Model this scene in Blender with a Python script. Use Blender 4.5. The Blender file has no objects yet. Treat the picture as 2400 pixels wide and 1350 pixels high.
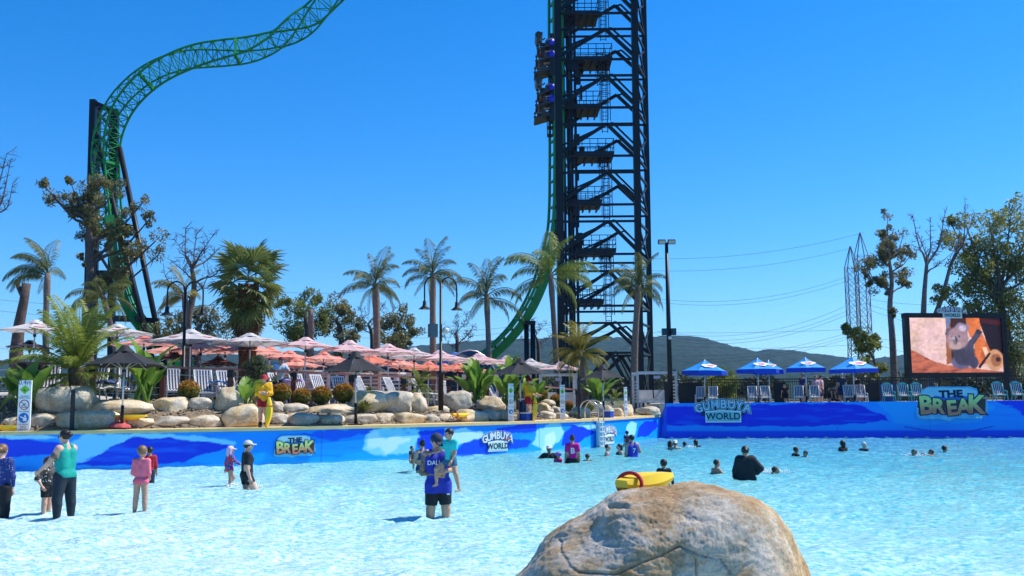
import bpy, math, random
import numpy as np
from mathutils import Vector, Matrix
R = math.radians
scene = bpy.context.scene
COL = scene.collection
# ---------------------------------------------------------------- camera, sky, sun, exposure
CAMZ = 2.0; FPX = 2333.0; PITCH = R(6.46); ROLL = R(-0.5)
cd = bpy.data.cameras.new('camera'); cam = bpy.data.objects.new('camera', cd); COL.objects.link(cam)
cd.sensor_width = 36; cd.lens = 36*FPX/2400; cd.clip_start = .1; cd.clip_end = 12000
CM = Matrix.Rotation(R(90)+PITCH, 4, 'X') @ Matrix.Rotation(ROLL, 4, 'Z')
cam.matrix_world = Matrix.Translation((0, 0, CAMZ)) @ CM
scene.camera = cam
SUN_AZ = R(72); SUN_EL = R(53)           # azimuth clockwise from +Y
world = bpy.data.worlds.new('World'); scene.world = world; world.use_nodes = True
nt = world.node_tree; bg = nt.nodes['Background']
sky = nt.nodes.new('ShaderNodeTexSky'); sky.sky_type = 'NISHITA'; sky.sun_disc = False
sky.sun_elevation = SUN_EL; sky.sun_rotation = SUN_AZ
sky.air_density = 1.0; sky.dust_density = .15; sky.ozone_density = 3.0; sky.altitude = 60
hs = nt.nodes.new('ShaderNodeHueSaturation'); hs.inputs['Saturation'].default_value = 1.2
tn = nt.nodes.new('ShaderNodeMix'); tn.data_type = 'RGBA'; tn.blend_type = 'MULTIPLY'; tn.inputs[0].default_value = 1; tn.inputs[7].default_value = (.67, .92, 1.22, 1)
nt.links.new(sky.outputs[0], tn.inputs[6]); nt.links.new(tn.outputs[2], hs.inputs['Color']); nt.links.new(hs.outputs[0], bg.inputs['Color'])
bg.inputs['Strength'].default_value = .122
sd = bpy.data.lights.new('sun', 'SUN'); sun = bpy.data.objects.new('sun', sd); COL.objects.link(sun)
sd.energy = 5.0; sd.angle = R(.53); sd.color = (1, .955, .88)
SV = Vector((math.sin(SUN_AZ)*math.cos(SUN_EL), math.cos(SUN_AZ)*math.cos(SUN_EL), math.sin(SUN_EL)))
sun.rotation_euler = SV.to_track_quat('Z', 'Y').to_euler()
vs = scene.view_settings; vs.view_transform = 'Standard'; vs.look = 'None'; vs.exposure = 0.38; vs.gamma = 1
scene.cycles.max_bounces = 6; scene.cycles.transparent_max_bounces = 8
scene.cycles.volume_bounces = 0

# ---------------------------------------------------------------- survey: turning sight lines into places
C0 = Vector((0, 0, CAMZ)); C3 = CM.to_3x3(); FWD = C3 @ Vector((0, 0, -1))
def ray(px, py): return C3 @ Vector(((px-1200)/FPX, (675-py)/FPX, -1))
def onPlane(px, py, P0, n):
    d = ray(px, py); return C0 + d*((Vector(P0)-C0).dot(n)/d.dot(n))
def onY(px, py, Y): return onPlane(px, py, (0, Y, 0), Vector((0, 1, 0)))
def onZ(px, py, z): return onPlane(px, py, (0, 0, z), Vector((0, 0, 1)))
def dep(P): return (Vector(P)-C0).dot(FWD)
def sz(px, P): return px*dep(P)/FPX
# the long wall bends along an arc, then runs straight into the deep-end corner
CC = (-19.77, 57.81); CR = 27.63
A = onZ(14, 1104, 0); B = onZ(1547, 1027.5, 0); Cc = onZ(2400, 1026, 0)
TH0 = math.atan2(A.y-CC[1], A.x-CC[0]); TH1 = math.atan2(43.4-CC[1], 3.6-CC[0]); S1 = (TH1-TH0)*CR
E1 = Vector((CC[0]+CR*math.cos(TH1), CC[1]+CR*math.sin(TH1), 0)); UL = Vector((B.x-E1.x, B.y-E1.y, 0)).normalized(); SLEN = S1+(Vector((B.x, B.y, 0))-E1).length
_s = np.arange(-16, SLEN+34, .1); _th = TH0+np.minimum(_s, S1)/CR; _e = np.maximum(_s-S1, 0)
CX = CC[0]+CR*np.cos(_th)+UL.x*_e; CY = CC[1]+CR*np.sin(_th)+UL.y*_e
NX = np.where(_s <= S1, -np.cos(_th), -UL.y); NY = np.where(_s <= S1, -np.sin(_th), UL.x)
_k = np.ones(31)/31; NX = np.convolve(np.pad(NX, 15, mode='edge'), _k, 'valid'); NY = np.convolve(np.pad(NY, 15, mode='edge'), _k, 'valid')
def Lnp(S, n): return np.interp(S, _s, CX)+np.interp(S, _s, NX)*n, np.interp(S, _s, CY)+np.interp(S, _s, NY)*n
def L(s, n, z): x, y = Lnp(s, n); return Vector((float(x), float(y), z))
def onN(px, py, n):
    if px > 1360 and n > 0: n = n*min(1, max(.22, (1560-px)/200))
    d = ray(px, py); ox = CX+NX*n; oy = CY+NY*n; c = ox*d.y-oy*d.x; q = np.where(c[:-1]*c[1:] <= 0)[0]
    q = min(q, key=lambda i: oy[i]) if len(q) else int(np.argmin(np.abs(c))); f = c[q]/(c[q]-c[q+1]) if c[q] != c[q+1] else 0
    x = ox[q]+(ox[q+1]-ox[q])*f; y = oy[q]+(oy[q+1]-oy[q])*f; t = (x*d.x+y*d.y)/(d.x**2+d.y**2); return C0+d*t
def sn(P):
    th = math.atan2(P[1]-CC[1], P[0]-CC[0]); s = (th-TH0)*CR
    if s <= S1: return s, CR-math.hypot(P[0]-CC[0], P[1]-CC[1])
    e = Vector((P[0], P[1], 0))-E1; return S1+e.dot(UL), e.dot(Vector((-UL.y, UL.x, 0)))
def angP(P): s, _ = sn(P); return (TH0+min(s, S1)/CR+math.pi/2) if s <= S1 else math.atan2(UL.y, UL.x)
UR = (Cc-B).normalized(); VR = Vector((-UR.y, UR.x, 0))           # along the deep-end wall, and away from the pool
def onR(px, py, n): return onPlane(px, py, B+VR*n, VR)
def LR(s, n, z): p = B+UR*s+VR*n; return Vector((p.x, p.y, z))
KERB = 1.14; DECK = 1.76
def tz(s): return 2.2-.029*max(-14, min(s, 30))                    # height of the terrace
ANG_R = math.atan2(UR.y, UR.x)

# ---------------------------------------------------------------- mesh and material helpers
class MB:
    def __init__(s): s.v = []; s.f = []
    def add(s, vs, fs):
        o = len(s.v); s.v += [tuple(v) for v in vs]; s.f += [tuple(i+o for i in f) for f in fs]; return s
    def box(s, c, d, rz=0, M=None):
        x, y, z = d[0]/2, d[1]/2, d[2]/2
        vs = [Vector((a*x, b*y, e*z)) for e in (-1, 1) for b in (-1, 1) for a in (-1, 1)]
        T = Matrix.Rotation(rz, 3, 'Z') if M is None else M
        return s.add([T @ v + Vector(c) for v in vs], [(0, 2, 3, 1), (4, 5, 7, 6), (0, 1, 5, 4), (2, 6, 7, 3), (0, 4, 6, 2), (1, 3, 7, 5)])
    def bar(s, p, q, w, h=None, up=(0, 0, 1)):
        p = Vector(p); q = Vector(q); h = h or w; d = (q-p)
        if d.length < 1e-6: return s
        d.normalize(); upv = Vector(up)
        if abs(d.dot(upv)) > .98: upv = Vector((0, 1, 0))
        a = d.cross(upv).normalized()*w/2; b = a.cross(d).normalized()*h/2
        return s.add([p-a-b, p+a-b, p+a+b, p-a+b, q-a-b, q+a-b, q+a+b, q-a+b],
                     [(0, 3, 2, 1), (4, 5, 6, 7), (0, 1, 5, 4), (1, 2, 6, 5), (2, 3, 7, 6), (3, 0, 4, 7)])
    def tube(s, pts, r, n=8, caps=True):
        pts = [Vector(p) for p in pts]; m = len(pts)
        rs = [r]*m if not hasattr(r, '__len__') else list(r)
        t0 = (pts[1]-pts[0]).normalized(); a = t0.orthogonal().normalized(); vs = []
        for i, p in enumerate(pts):
            t = (pts[min(i+1, m-1)]-pts[max(i-1, 0)])
            if t.length > 1e-9: t.normalize()
            else: t = t0
            a = (a-t*a.dot(t)); a = a.normalized() if a.length > 1e-6 else t.orthogonal().normalized()
            b = t.cross(a)
            for k in range(n):
                g = 2*math.pi*k/n; vs.append(p+(a*math.cos(g)+b*math.sin(g))*rs[i])
        fs = [(i*n+k, i*n+(k+1) % n, (i+1)*n+(k+1) % n, (i+1)*n+k) for i in range(m-1) for k in range(n)]
        if caps: fs += [tuple(range(n-1, -1, -1)), tuple((m-1)*n+k for k in range(n))]
        return s.add(vs, fs)
    def lathe(s, prof, n=16, c=(0, 0, 0)):
        c = Vector(c); vs = []; m = len(prof)
        for r, z in prof:
            for k in range(n): g = 2*math.pi*k/n; vs.append(c+Vector((r*math.cos(g), r*math.sin(g), z)))
        fs = [(i*n+k, i*n+(k+1) % n, (i+1)*n+(k+1) % n, (i+1)*n+k) for i in range(m-1) for k in range(n)]
        fs += [tuple(range(n-1, -1, -1)), tuple((m-1)*n+k for k in range(n))]
        return s.add(vs, fs)
    def ball(s, c, r, n=10, m=6):
        c = Vector(c); rx, ry, rz = (r, r, r) if not hasattr(r, '__len__') else r
        vs = [c+Vector((0, 0, -rz))]
        for i in range(1, m):
            e = -math.pi/2+math.pi*i/m
            vs += [c+Vector((rx*math.cos(e)*math.cos(2*math.pi*k/n), ry*math.cos(e)*math.sin(2*math.pi*k/n), rz*math.sin(e))) for k in range(n)]
        vs.append(c+Vector((0, 0, rz))); T = len(vs)-1
        fs = [(0, 1+(k+1) % n, 1+k) for k in range(n)]
        fs += [(1+i*n+k, 1+i*n+(k+1) % n, 1+(i+1)*n+(k+1) % n, 1+(i+1)*n+k) for i in range(m-2) for k in range(n)]
        fs += [(T, 1+(m-2)*n+k, 1+(m-2)*n+(k+1) % n) for k in range(n)]
        return s.add(vs, fs)
    def prism(s, poly, O, X, Y, th):                # outline in the plane O + x X + y Y, thickness th along X x Y
        O = Vector(O); X = Vector(X); Y = Vector(Y); N = X.cross(Y).normalized()*th; k = len(poly)
        vs = [O+X*a+Y*b for a, b in poly]; vs += [v+N for v in vs]
        return s.add(vs, [tuple(range(k-1, -1, -1)), tuple(range(k, 2*k))]+[(i, (i+1) % k, k+(i+1) % k, k+i) for i in range(k)])
    def ribbon(s, s0, s1, n0, n1, z0, z1, step=.6):         # a bar that follows the bend of the wall; z may be a function of s
        f0 = z0 if callable(z0) else (lambda q: z0); f1 = z1 if callable(z1) else (lambda q: z1); k = max(2, int((s1-s0)/step)+1); vs = []
        for q in np.linspace(s0, s1, k): vs += [L(q, n0, f0(q)), L(q, n1, f0(q)), L(q, n1, f1(q)), L(q, n0, f1(q))]
        fs = [(4*i+j, 4*i+4+j, 4*i+4+(j+1) % 4, 4*i+(j+1) % 4) for i in range(k-1) for j in range(4)]+[(0, 1, 2, 3), (4*k-1, 4*k-2, 4*k-3, 4*k-4)]
        return s.add(vs, fs)
    def build(s, name, m, parent=None, smooth=False, world=False, kind=None):
        me = bpy.data.meshes.new(name); vs = s.v
        if world and parent is not None:
            o = parent.location if parent.parent is None else parent.parent.location+parent.location
            vs = [(x-o.x, y-o.y, z-o.z) for x, y, z in vs]
        me.from_pydata([tuple(v) for v in vs], [], s.f); return fin(me, name, m, parent, smooth, kind)
def fin(me, name, m, parent=None, smooth=False, kind=None):
    if m: me.materials.append(m)
    if smooth: me.polygons.foreach_set('use_smooth', [True]*len(me.polygons))
    o = bpy.data.objects.new(name, me); COL.objects.link(o)
    if parent is not None: o.parent = parent
    if kind: o['kind'] = kind
    return o
def npmesh(name, Vv, F, m, parent=None, smooth=False, kind=None):
    Vv = np.asarray(Vv, np.float32); F = np.asarray(F, np.int32); k = F.shape[1]
    me = bpy.data.meshes.new(name); me.vertices.add(len(Vv)); me.vertices.foreach_set('co', Vv.ravel())
    me.loops.add(F.size); me.loops.foreach_set('vertex_index', F.ravel()); me.polygons.add(len(F))
    me.polygons.foreach_set('loop_start', np.arange(0, F.size, k, dtype=np.int32)); me.update(calc_edges=True)
    return fin(me, name, m, parent, smooth, kind)
def inst(o, parent, name=None):
    c = o.copy(); COL.objects.link(c); c.parent = parent
    if name: c.name = name
    return c
def tag(o, label, cat, group=None):
    o['label'] = label; o['category'] = cat
    if group: o['group'] = group
    return o
def thing(name, label, cat, loc=(0, 0, 0), rz=0, group=None):
    o = bpy.data.objects.new(name, None); COL.objects.link(o); o.empty_display_size = .2
    o.location = loc; o.rotation_euler = (0, 0, rz); return tag(o, label, cat, group)
def copy_tree(o, parent=None):
    c = o.copy(); COL.objects.link(c); c.parent = parent
    for ch in o.children: copy_tree(ch, c)
    return c
def struct(o): o['kind'] = 'structure'; return o
ORD = 'first second third fourth fifth sixth seventh eighth ninth tenth eleventh twelfth thirteenth fourteenth fifteenth sixteenth seventeenth eighteenth nineteenth twentieth'.split()

MATS = {}
def srgb(r, g, b):
    f = lambda c: ((c/255)/12.92 if c/255 <= .04045 else ((c/255+.055)/1.055)**2.4)
    return (f(r), f(g), f(b))
def _n(nt, t, **kw):
    n = nt.nodes.new(t)
    for k, v in kw.items(): setattr(n, k, v)
    return n
def newmat(name):
    m = bpy.data.materials.new(name); m.use_nodes = True; t = m.node_tree
    return m, t, t.nodes['Principled BSDF'], t.nodes['Material Output']
def noise(t, scale, detail=4, vec=None, rough=.6):
    tc = _n(t, 'ShaderNodeTexCoord'); n = _n(t, 'ShaderNodeTexNoise')
    n.inputs['Scale'].default_value = scale; n.inputs['Detail'].default_value = detail; n.inputs['Roughness'].default_value = rough
    t.links.new(tc.outputs['Object'] if vec is None else vec, n.inputs['Vector']); return n.outputs['Fac'], tc
def ramp(t, fac, stops):
    r = _n(t, 'ShaderNodeValToRGB'); e = r.color_ramp.elements
    while len(e) < len(stops): e.new(.5)
    for el, (p, c) in zip(e, stops): el.position = p; el.color = (*c[:3], 1) if hasattr(c, '__len__') else (c, c, c, 1)
    t.links.new(fac, r.inputs['Fac']); return r.outputs['Color']
def mat(name, c, rough=.6, metal=0, var=.14, scale=3, bump=0, bscale=20, c2=None, trans=0, spec=.4):
    if name in MATS: return MATS[name]
    m, t, p, out = newmat(name)
    f, tc = noise(t, scale, 5)
    a = tuple(x*(1-var) for x in c); b = c2 or tuple(min(1, x*(1+var)) for x in c)
    cr = ramp(t, f, [(.3, a), (.7, b)]); t.links.new(cr, p.inputs['Base Color'])
    p.inputs['Roughness'].default_value = rough; p.inputs['Metallic'].default_value = metal
    p.inputs['Specular IOR Level'].default_value = spec
    if bump:
        g, _ = noise(t, bscale, 6); bp = _n(t, 'ShaderNodeBump'); bp.inputs['Strength'].default_value = bump; bp.inputs['Distance'].default_value = .05
        t.links.new(g, bp.inputs['Height']); t.links.new(bp.outputs[0], p.inputs['Normal'])
    if trans:
        tr = _n(t, 'ShaderNodeBsdfTranslucent'); t.links.new(cr, tr.inputs['Color'])
        mx = _n(t, 'ShaderNodeMixShader'); mx.inputs[0].default_value = trans
        t.links.new(p.outputs[0], mx.inputs[1]); t.links.new(tr.outputs[0], mx.inputs[2]); t.links.new(mx.outputs[0], out.inputs['Surface'])
    MATS[name] = m; return m
def attrmat(name, rough=.5, emit=0, bump=0):
    if name in MATS: return MATS[name]
    m, t, p, out = newmat(name); a = _n(t, 'ShaderNodeAttribute', attribute_name='paint')
    t.links.new(a.outputs['Color'], p.inputs['Base Color']); p.inputs['Roughness'].default_value = rough; p.inputs['Specular IOR Level'].default_value = .35
    if emit:
        p.inputs['Base Color'].default_value = (.02, .02, .02, 1); t.links.remove(p.inputs['Base Color'].links[0])
        t.links.new(a.outputs['Color'], p.inputs['Emission Color']); p.inputs['Emission Strength'].default_value = emit
    MATS[name] = m; return m
def dotmat(name, c, c2, scale, size, c3=None):
    if name in MATS: return MATS[name]
    m, t, p, out = newmat(name); tc = _n(t, 'ShaderNodeTexCoord'); v = _n(t, 'ShaderNodeTexVoronoi')
    v.inputs['Scale'].default_value = scale; t.links.new(tc.outputs['Object'], v.inputs['Vector'])
    cr = ramp(t, v.outputs['Distance'], [(size, c2), (size+.04, c)])
    if c3:
        w = _n(t, 'ShaderNodeTexVoronoi'); w.inputs['Scale'].default_value = scale*.8; t.links.new(tc.outputs['Object'], w.inputs['Vector'])
        mx = _n(t, 'ShaderNodeMix', data_type='RGBA'); sp = _n(t, 'ShaderNodeSeparateColor'); t.links.new(w.outputs['Color'], sp.inputs[0])
        st = ramp(t, sp.outputs[0], [(.5, 0.), (.52, 1.)]); t.links.new(st, mx.inputs[0])
        t.links.new(cr, mx.inputs[6]); mx.inputs[7].default_value = (*c3, 1); cr = mx.outputs[2]
    t.links.new(cr, p.inputs['Base Color']); p.inputs['Roughness'].default_value = .7
    MATS[name] = m; return m
def stripemat(name, c, c2, period, axis=0, duty=.5):
    if name in MATS: return MATS[name]
    m, t, p, out = newmat(name); tc = _n(t, 'ShaderNodeTexCoord'); s = _n(t, 'ShaderNodeSeparateXYZ'); t.links.new(tc.outputs['Object'], s.inputs[0])
    q = _n(t, 'ShaderNodeMath', operation='MULTIPLY'); q.inputs[1].default_value = 1/period; t.links.new(s.outputs[axis], q.inputs[0])
    q2 = _n(t, 'ShaderNodeMath', operation='ADD'); q2.inputs[1].default_value = 100.25; t.links.new(q.outputs[0], q2.inputs[0])
    q3 = _n(t, 'ShaderNodeMath', operation='FRACT'); t.links.new(q2.outputs[0], q3.inputs[0])
    cr = ramp(t, q3.outputs[0], [(duty-.02, c), (duty+.02, c2)])
    t.links.new(cr, p.inputs['Base Color']); p.inputs['Roughness'].default_value = .75; MATS[name] = m; return m
rng = np.random.default_rng(7); rnd = random.Random(11)
def fbm(x, y, seed=0, octv=4):
    out = np.zeros_like(x, dtype=float); amp = .5
    for o in range(octv):
        g = np.random.default_rng(seed+o).random((64, 64)); X = x*2**o; Y = y*2**o
        xi = np.floor(X).astype(int); yi = np.floor(Y).astype(int); fx = X-xi; fy = Y-yi; fx = fx*fx*(3-2*fx); fy = fy*fy*(3-2*fy)
        a = g[xi % 64, yi % 64]; b = g[(xi+1) % 64, yi % 64]; c = g[xi % 64, (yi+1) % 64]; d = g[(xi+1) % 64, (yi+1) % 64]
        out += amp*((a*(1-fx)+b*fx)*(1-fy)+(c*(1-fx)+d*fx)*fy); amp *= .5
    return out-.47
def inpoly(x, y, P):
    ins = np.zeros(x.shape, bool); k = len(P)
    for i in range(k):
        x0, y0 = P[i]; x1, y1 = P[(i+1) % k]
        c = ((y0 > y) != (y1 > y))
        with np.errstate(divide='ignore', invalid='ignore'): ins ^= c & (x < (x1-x0)*(y-y0)/(y1-y0+1e-12)+x0)
    return ins
class Canvas:                                   # flat print worked out point by point over a fine grid
    def __init__(s, x, y, c): s.x = x; s.y = y; s.a = np.ones((*x.shape, 3))*np.array(c)
    def mixin(s, m, c, k=1): m = (np.asarray(m, float)*k)[..., None]; s.a = s.a*(1-m)+np.array(c)*m
    def poly(s, P, c, warp=0, ws=1., seed=1, k=1):
        if warp > .05:                          # brushy, feathered edge
            if not hasattr(s, 'wf'):
                s.wf = [(fbm(s.x*2.1, s.y*3.6, 2)*(.75+.07*j)*1.3+fbm(s.x*7, s.y*9, 80+j, 2)*.4, fbm(s.x*2.1+31, s.y*3.6+17, 11)*(.75+.07*j)*.7+fbm(s.x*6+3, s.y*9, 90+j, 2)*.34) for j in range(7)]
            m = 0
            for a, b in s.wf: m = m+inpoly(s.x+a*warp, s.y+b*warp, P)
            return s.mixin(m/7, c, k)
        wx = fbm(s.x*ws, s.y*ws, seed)*warp if warp else 0; wy = fbm(s.x*ws+31, s.y*ws+17, seed+9)*warp if warp else 0
        s.mixin(inpoly(s.x+wx, s.y+wy, P), c, k)
    def ell(s, cx, cy, rx, ry, c, soft=.1, warp=0, ws=1., seed=1, k=1, rot=0):
        wx = fbm(s.x*ws, s.y*ws, seed)*warp if warp else 0; dx = s.x-cx+wx; dy = s.y-cy+wx
        ca, sa = math.cos(rot), math.sin(rot); d = np.hypot((dx*ca+dy*sa)/rx, (-dx*sa+dy*ca)/ry)
        s.mixin(np.clip((1-d)/soft+.5, 0, 1), c, k)
def gridpaint(name, P3, colr, m, parent=None):
    h, w = P3.shape[:2]; idx = np.arange(h*w).reshape(h, w)
    F = np.stack([idx[:-1, :-1], idx[:-1, 1:], idx[1:, 1:], idx[1:, :-1]], -1).reshape(-1, 4)
    o = npmesh(name, P3.reshape(-1, 3), F, m, parent); at = o.data.color_attributes.new('paint', 'FLOAT_COLOR', 'POINT')
    at.data.foreach_set('color', np.concatenate([colr.reshape(-1, 3), np.ones((h*w, 1))], 1).astype(np.float32).ravel()); return o
def lin(a): a = np.clip(np.asarray(a)/255, 0, 1); return np.where(a <= .04045, a/12.92, ((a+.055)/1.055)**2.4)
GLY = {}
def glyph(txt, size=1., off=0., ext=.01):
    key = (txt, size, off, ext)
    if key not in GLY:
        c = bpy.data.curves.new('t', 'FONT'); c.body = txt; c.size = size; c.offset = off; c.extrude = ext; c.resolution_u = 3
        c.align_x = 'CENTER'; c.align_y = 'CENTER'
        o = bpy.data.objects.new('t', c); COL.objects.link(o)
        me = bpy.data.meshes.new_from_object(o.evaluated_get(bpy.context.evaluated_depsgraph_get()))
        GLY[key] = ([v.co.copy() for v in me.vertices], [tuple(p.vertices) for p in me.polygons])
        bpy.data.objects.remove(o); bpy.data.curves.remove(c); bpy.data.meshes.remove(me)
    return GLY[key]
def put(mb, txt, O, X, Y, size, x=0, y=0, rot=0, off=0, lift=0, ext=.004, sx=1):
    vs, fs = glyph(txt, 1., off, .001); N = X.cross(Y).normalized(); ca, sa = math.cos(rot), math.sin(rot)
    mb.add([O+X*(x+size*(v.x*sx*ca-v.y*sa))+Y*(y+size*(v.x*sx*sa+v.y*ca))+N*(lift+v.z/.001*ext) for v in vs], fs)
# ---------------------------------------------------------------- materials
M_black = mat('black_steel', (.006, .0065, .008), .45, .3, spec=.5)
M_dark = mat('dark_metal', (.02, .022, .03), .5, .2)
M_green = mat('green_steel', (.018, .25, .045), .4, .1, var=.2)
M_white = mat('white_plastic', (.62, .61, .59), .5)
M_alu = mat('bare_aluminium', (.55, .56, .58), .35, .7)
M_brown = mat('redbrown_timber', (.16, .045, .03), .6, scale=6, bump=.2)
M_rail = mat('handrail_timber', (.23, .10, .085), .55, scale=6)
M_yellow = mat('yellow_foam', (.80, .55, .02), .5, var=.06)
M_red = mat('red_cloth', (.45, .015, .02), .7)
M_concrete = mat('deck_concrete', (.42, .38, .31), .8, bump=.15, scale=2)
M_tan = mat('tan_kerb', (.72, .50, .22), .75, var=.12, scale=2.5, bump=.1)
M_navy = mat('navy_paint', (.015, .03, .10), .5)
M_stripe = stripemat('striped_sling', (.015, .02, .06), (.62, .61, .60), .105, 0, .58)
M_fabw = mat('offwhite_canvas', (.64, .60, .59), .8, var=.05, trans=.3)
M_fabp = mat('pinkish_canvas', (.74, .50, .50), .8, var=.06, trans=.3)
M_fabs = mat('salmon_canvas', (.90, .42, .33), .8, var=.06, trans=.4)
M_fabr = mat('orange_red_canvas', (.88, .27, .17), .8, var=.06, trans=.4)
M_fabk = mat('charcoal_canvas', (.016, .017, .02), .8, var=.15, bump=.15, bscale=8)
M_fabb = mat('bright_blue_canvas', (.03, .36, .85), .6, var=.1, trans=.25)
M_fabd = mat('deep_blue_canvas', (.01, .06, .55), .6, var=.1, trans=.2)
M_pinkdecal = mat('pink_print', (.75, .36, .34), .8, var=.04)
M_print_w = mat('white_print', (.78, .78, .78), .7, var=.04)
M_palmbark = mat('palm_bark', (.17, .135, .105), .85, scale=9, var=.35, bump=.8, bscale=14)
M_bark = mat('gum_bark', (.11, .085, .07), .85, scale=5, var=.4, bump=.5)
M_bark2 = mat('pale_gum_bark', (.19, .15, .13), .85, scale=4, var=.4, bump=.4)
M_barkd = mat('dead_bark', (.10, .07, .06), .9, scale=5, var=.4, bump=.5)
def leafm(n, a, b, sc=1.2, tr=.4): return mat(n, a, .5, 0, 0, sc, c2=b, trans=tr, spec=.35)
M_gum = leafm('gum_leaves', (.10, .105, .035), (.30, .27, .10))
M_gum2 = leafm('bright_gum_leaves', (.06, .115, .02), (.34, .33, .06), .9)
M_palm = leafm('palm_leaflets', (.045, .08, .018), (.22, .23, .06), 1.5)
M_palmy = leafm('yellowing_leaflets', (.09, .10, .016), (.42, .34, .05), 1.2)
M_palmg = leafm('green_leaflets', (.08, .15, .02), (.36, .38, .06), 1.2)
M_fan = leafm('fan_leaves', (.04, .08, .018), (.22, .25, .07), 1.)
M_ban = leafm('paddle_leaves', (.06, .17, .02), (.27, .42, .06), 1.5, .4)
M_grass = leafm('grassy_leaves', (.06, .10, .02), (.20, .22, .05))
def rockmat(name, a, b, c, s=1.6):
    m, t, p, out = newmat(name); f, tc = noise(t, s, 8, rough=.65); g, _ = noise(t, s*9, 6)
    cr = ramp(t, f, [(.32, a), (.5, b), (.66, c)])
    mx = _n(t, 'ShaderNodeMix', data_type='RGBA', blend_type='MULTIPLY'); mx.inputs[0].default_value = .55
    t.links.new(cr, mx.inputs[6]); t.links.new(ramp(t, g, [(.3, .45), (.6, 1.1)]), mx.inputs[7]); t.links.new(mx.outputs[2], p.inputs['Base Color'])
    p.inputs['Roughness'].default_value = .9; p.inputs['Specular IOR Level'].default_value = .2
    h, _ = noise(t, s*7, 9, rough=.7); bp = _n(t, 'ShaderNodeBump'); bp.inputs['Strength'].default_value = .5; bp.inputs['Distance'].default_value = .06
    t.links.new(h, bp.inputs['Height']); t.links.new(bp.outputs[0], p.inputs['Normal']); MATS[name] = m; return m
ROCKM = [rockmat('sandstone_a', (.40, .28, .14), (.60, .48, .32), (.72, .64, .51)), rockmat('sandstone_b', (.46, .30, .13), (.64, .50, .30), (.70, .63, .52)), rockmat('granite_grey', (.34, .27, .18), (.52, .45, .34), (.66, .59, .47))]
M_gravel = mat('pebbles', (.32, .25, .17), .9, var=.4, scale=14)
M_earth = mat('mulch_and_gravel', (.20, .145, .09), .95, var=.5, scale=9, bump=.8, bscale=16)

# ---------------------------------------------------------------- ground
gm = MB()
far = 2600
gm.add([(-far, -far, -.8), (far, -far, -.8), (far, far, -.8), (-far, far, -.8)], [(0, 1, 2, 3)])
zz = 1.0; edge = [Vector((-2500, 34, 0))]+[L(q, .6, 0) for q in np.linspace(-14, SLEN+.2, 30)]+[LR(400, .6, 0)]; ke = len(edge)
gm.add([(p.x, p.y, zz) for p in edge]+[(far, far, zz), (-far, far, zz)], [tuple(range(ke+2))])
gm.add([(p.x, p.y, zz) for p in edge]+[(p.x, p.y, -.8) for p in edge], [(i, i+ke, i+ke+1, i+1) for i in range(ke-1)])
struct(gm.build('ground', mat('dry_grass_ground', (.11, .11, .05), .95, var=.4, scale=.15)))
# the hazy wooded hills
def hills():
    prof = [(-900, 870), (-300, 850), (200, 838), (600, 828), (900, 815), (1040, 806), (1120, 799), (1240, 793), (1330, 789), (1450, 791), (1560, 788), (1610, 787), (1660, 794), (1720, 811), (1765, 822), (1800, 819), (1870, 822), (1930, 831), (1985, 836), (2030, 846), (2060, 838), (2105, 832), (2160, 824), (2240, 812), (2400, 800), (2900, 780)]
    px = np.linspace(-900, 2900, 760); py = np.interp(px, [p[0] for p in prof], [p[1] for p in prof])
    rows = []; nr = 22; top = np.array([onY(x, y, 1900.) for x, y in zip(px, py)])
    for j in range(nr):
        f = j/(nr-1); Y = 900+1000*f; 
        X = top[:, 0]*(Y/1900.); z = 1+(top[:, 2]-1)*(f**1.25)
        z = z+fbm(X*.012, np.full_like(X, Y*.012), 3)*26*math.sin(math.pi*min(1, f*.96))+fbm(X*.11, np.full_like(X, Y*.1), 8)*(4*f+1)
        rows.append(np.stack([X, np.full_like(X, Y), z], 1))
    back = rows[-1].copy(); back[:, 1] += 500; back[:, 2] = 0; rows.append(back)
    P = np.stack(rows); h, w = P.shape[:2]; idx = np.arange(h*w).reshape(h, w)
    F = np.stack([idx[:-1, :-1], idx[:-1, 1:], idx[1:, 1:], idx[1:, :-1]], -1).reshape(-1, 4)
    m, t, p, out = newmat('forest'); f, _ = noise(t, .06, 8, rough=.75); g, _ = noise(t, .006, 3)
    c = ramp(t, f, [(.35, (.012, .026, .012)), (.62, (.06, .10, .04))]); t.links.new(c, p.inputs['Base Color']); p.inputs['Roughness'].default_value = 1
    p.inputs['Specular IOR Level'].default_value = 0
    bp = _n(t, 'ShaderNodeBump'); bp.inputs['Distance'].default_value = 14; t.links.new(f, bp.inputs['Height']); t.links.new(bp.outputs[0], p.inputs['Normal'])
    struct(npmesh('hills', P.reshape(-1, 3), F, m, None, True))
hills()

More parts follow.
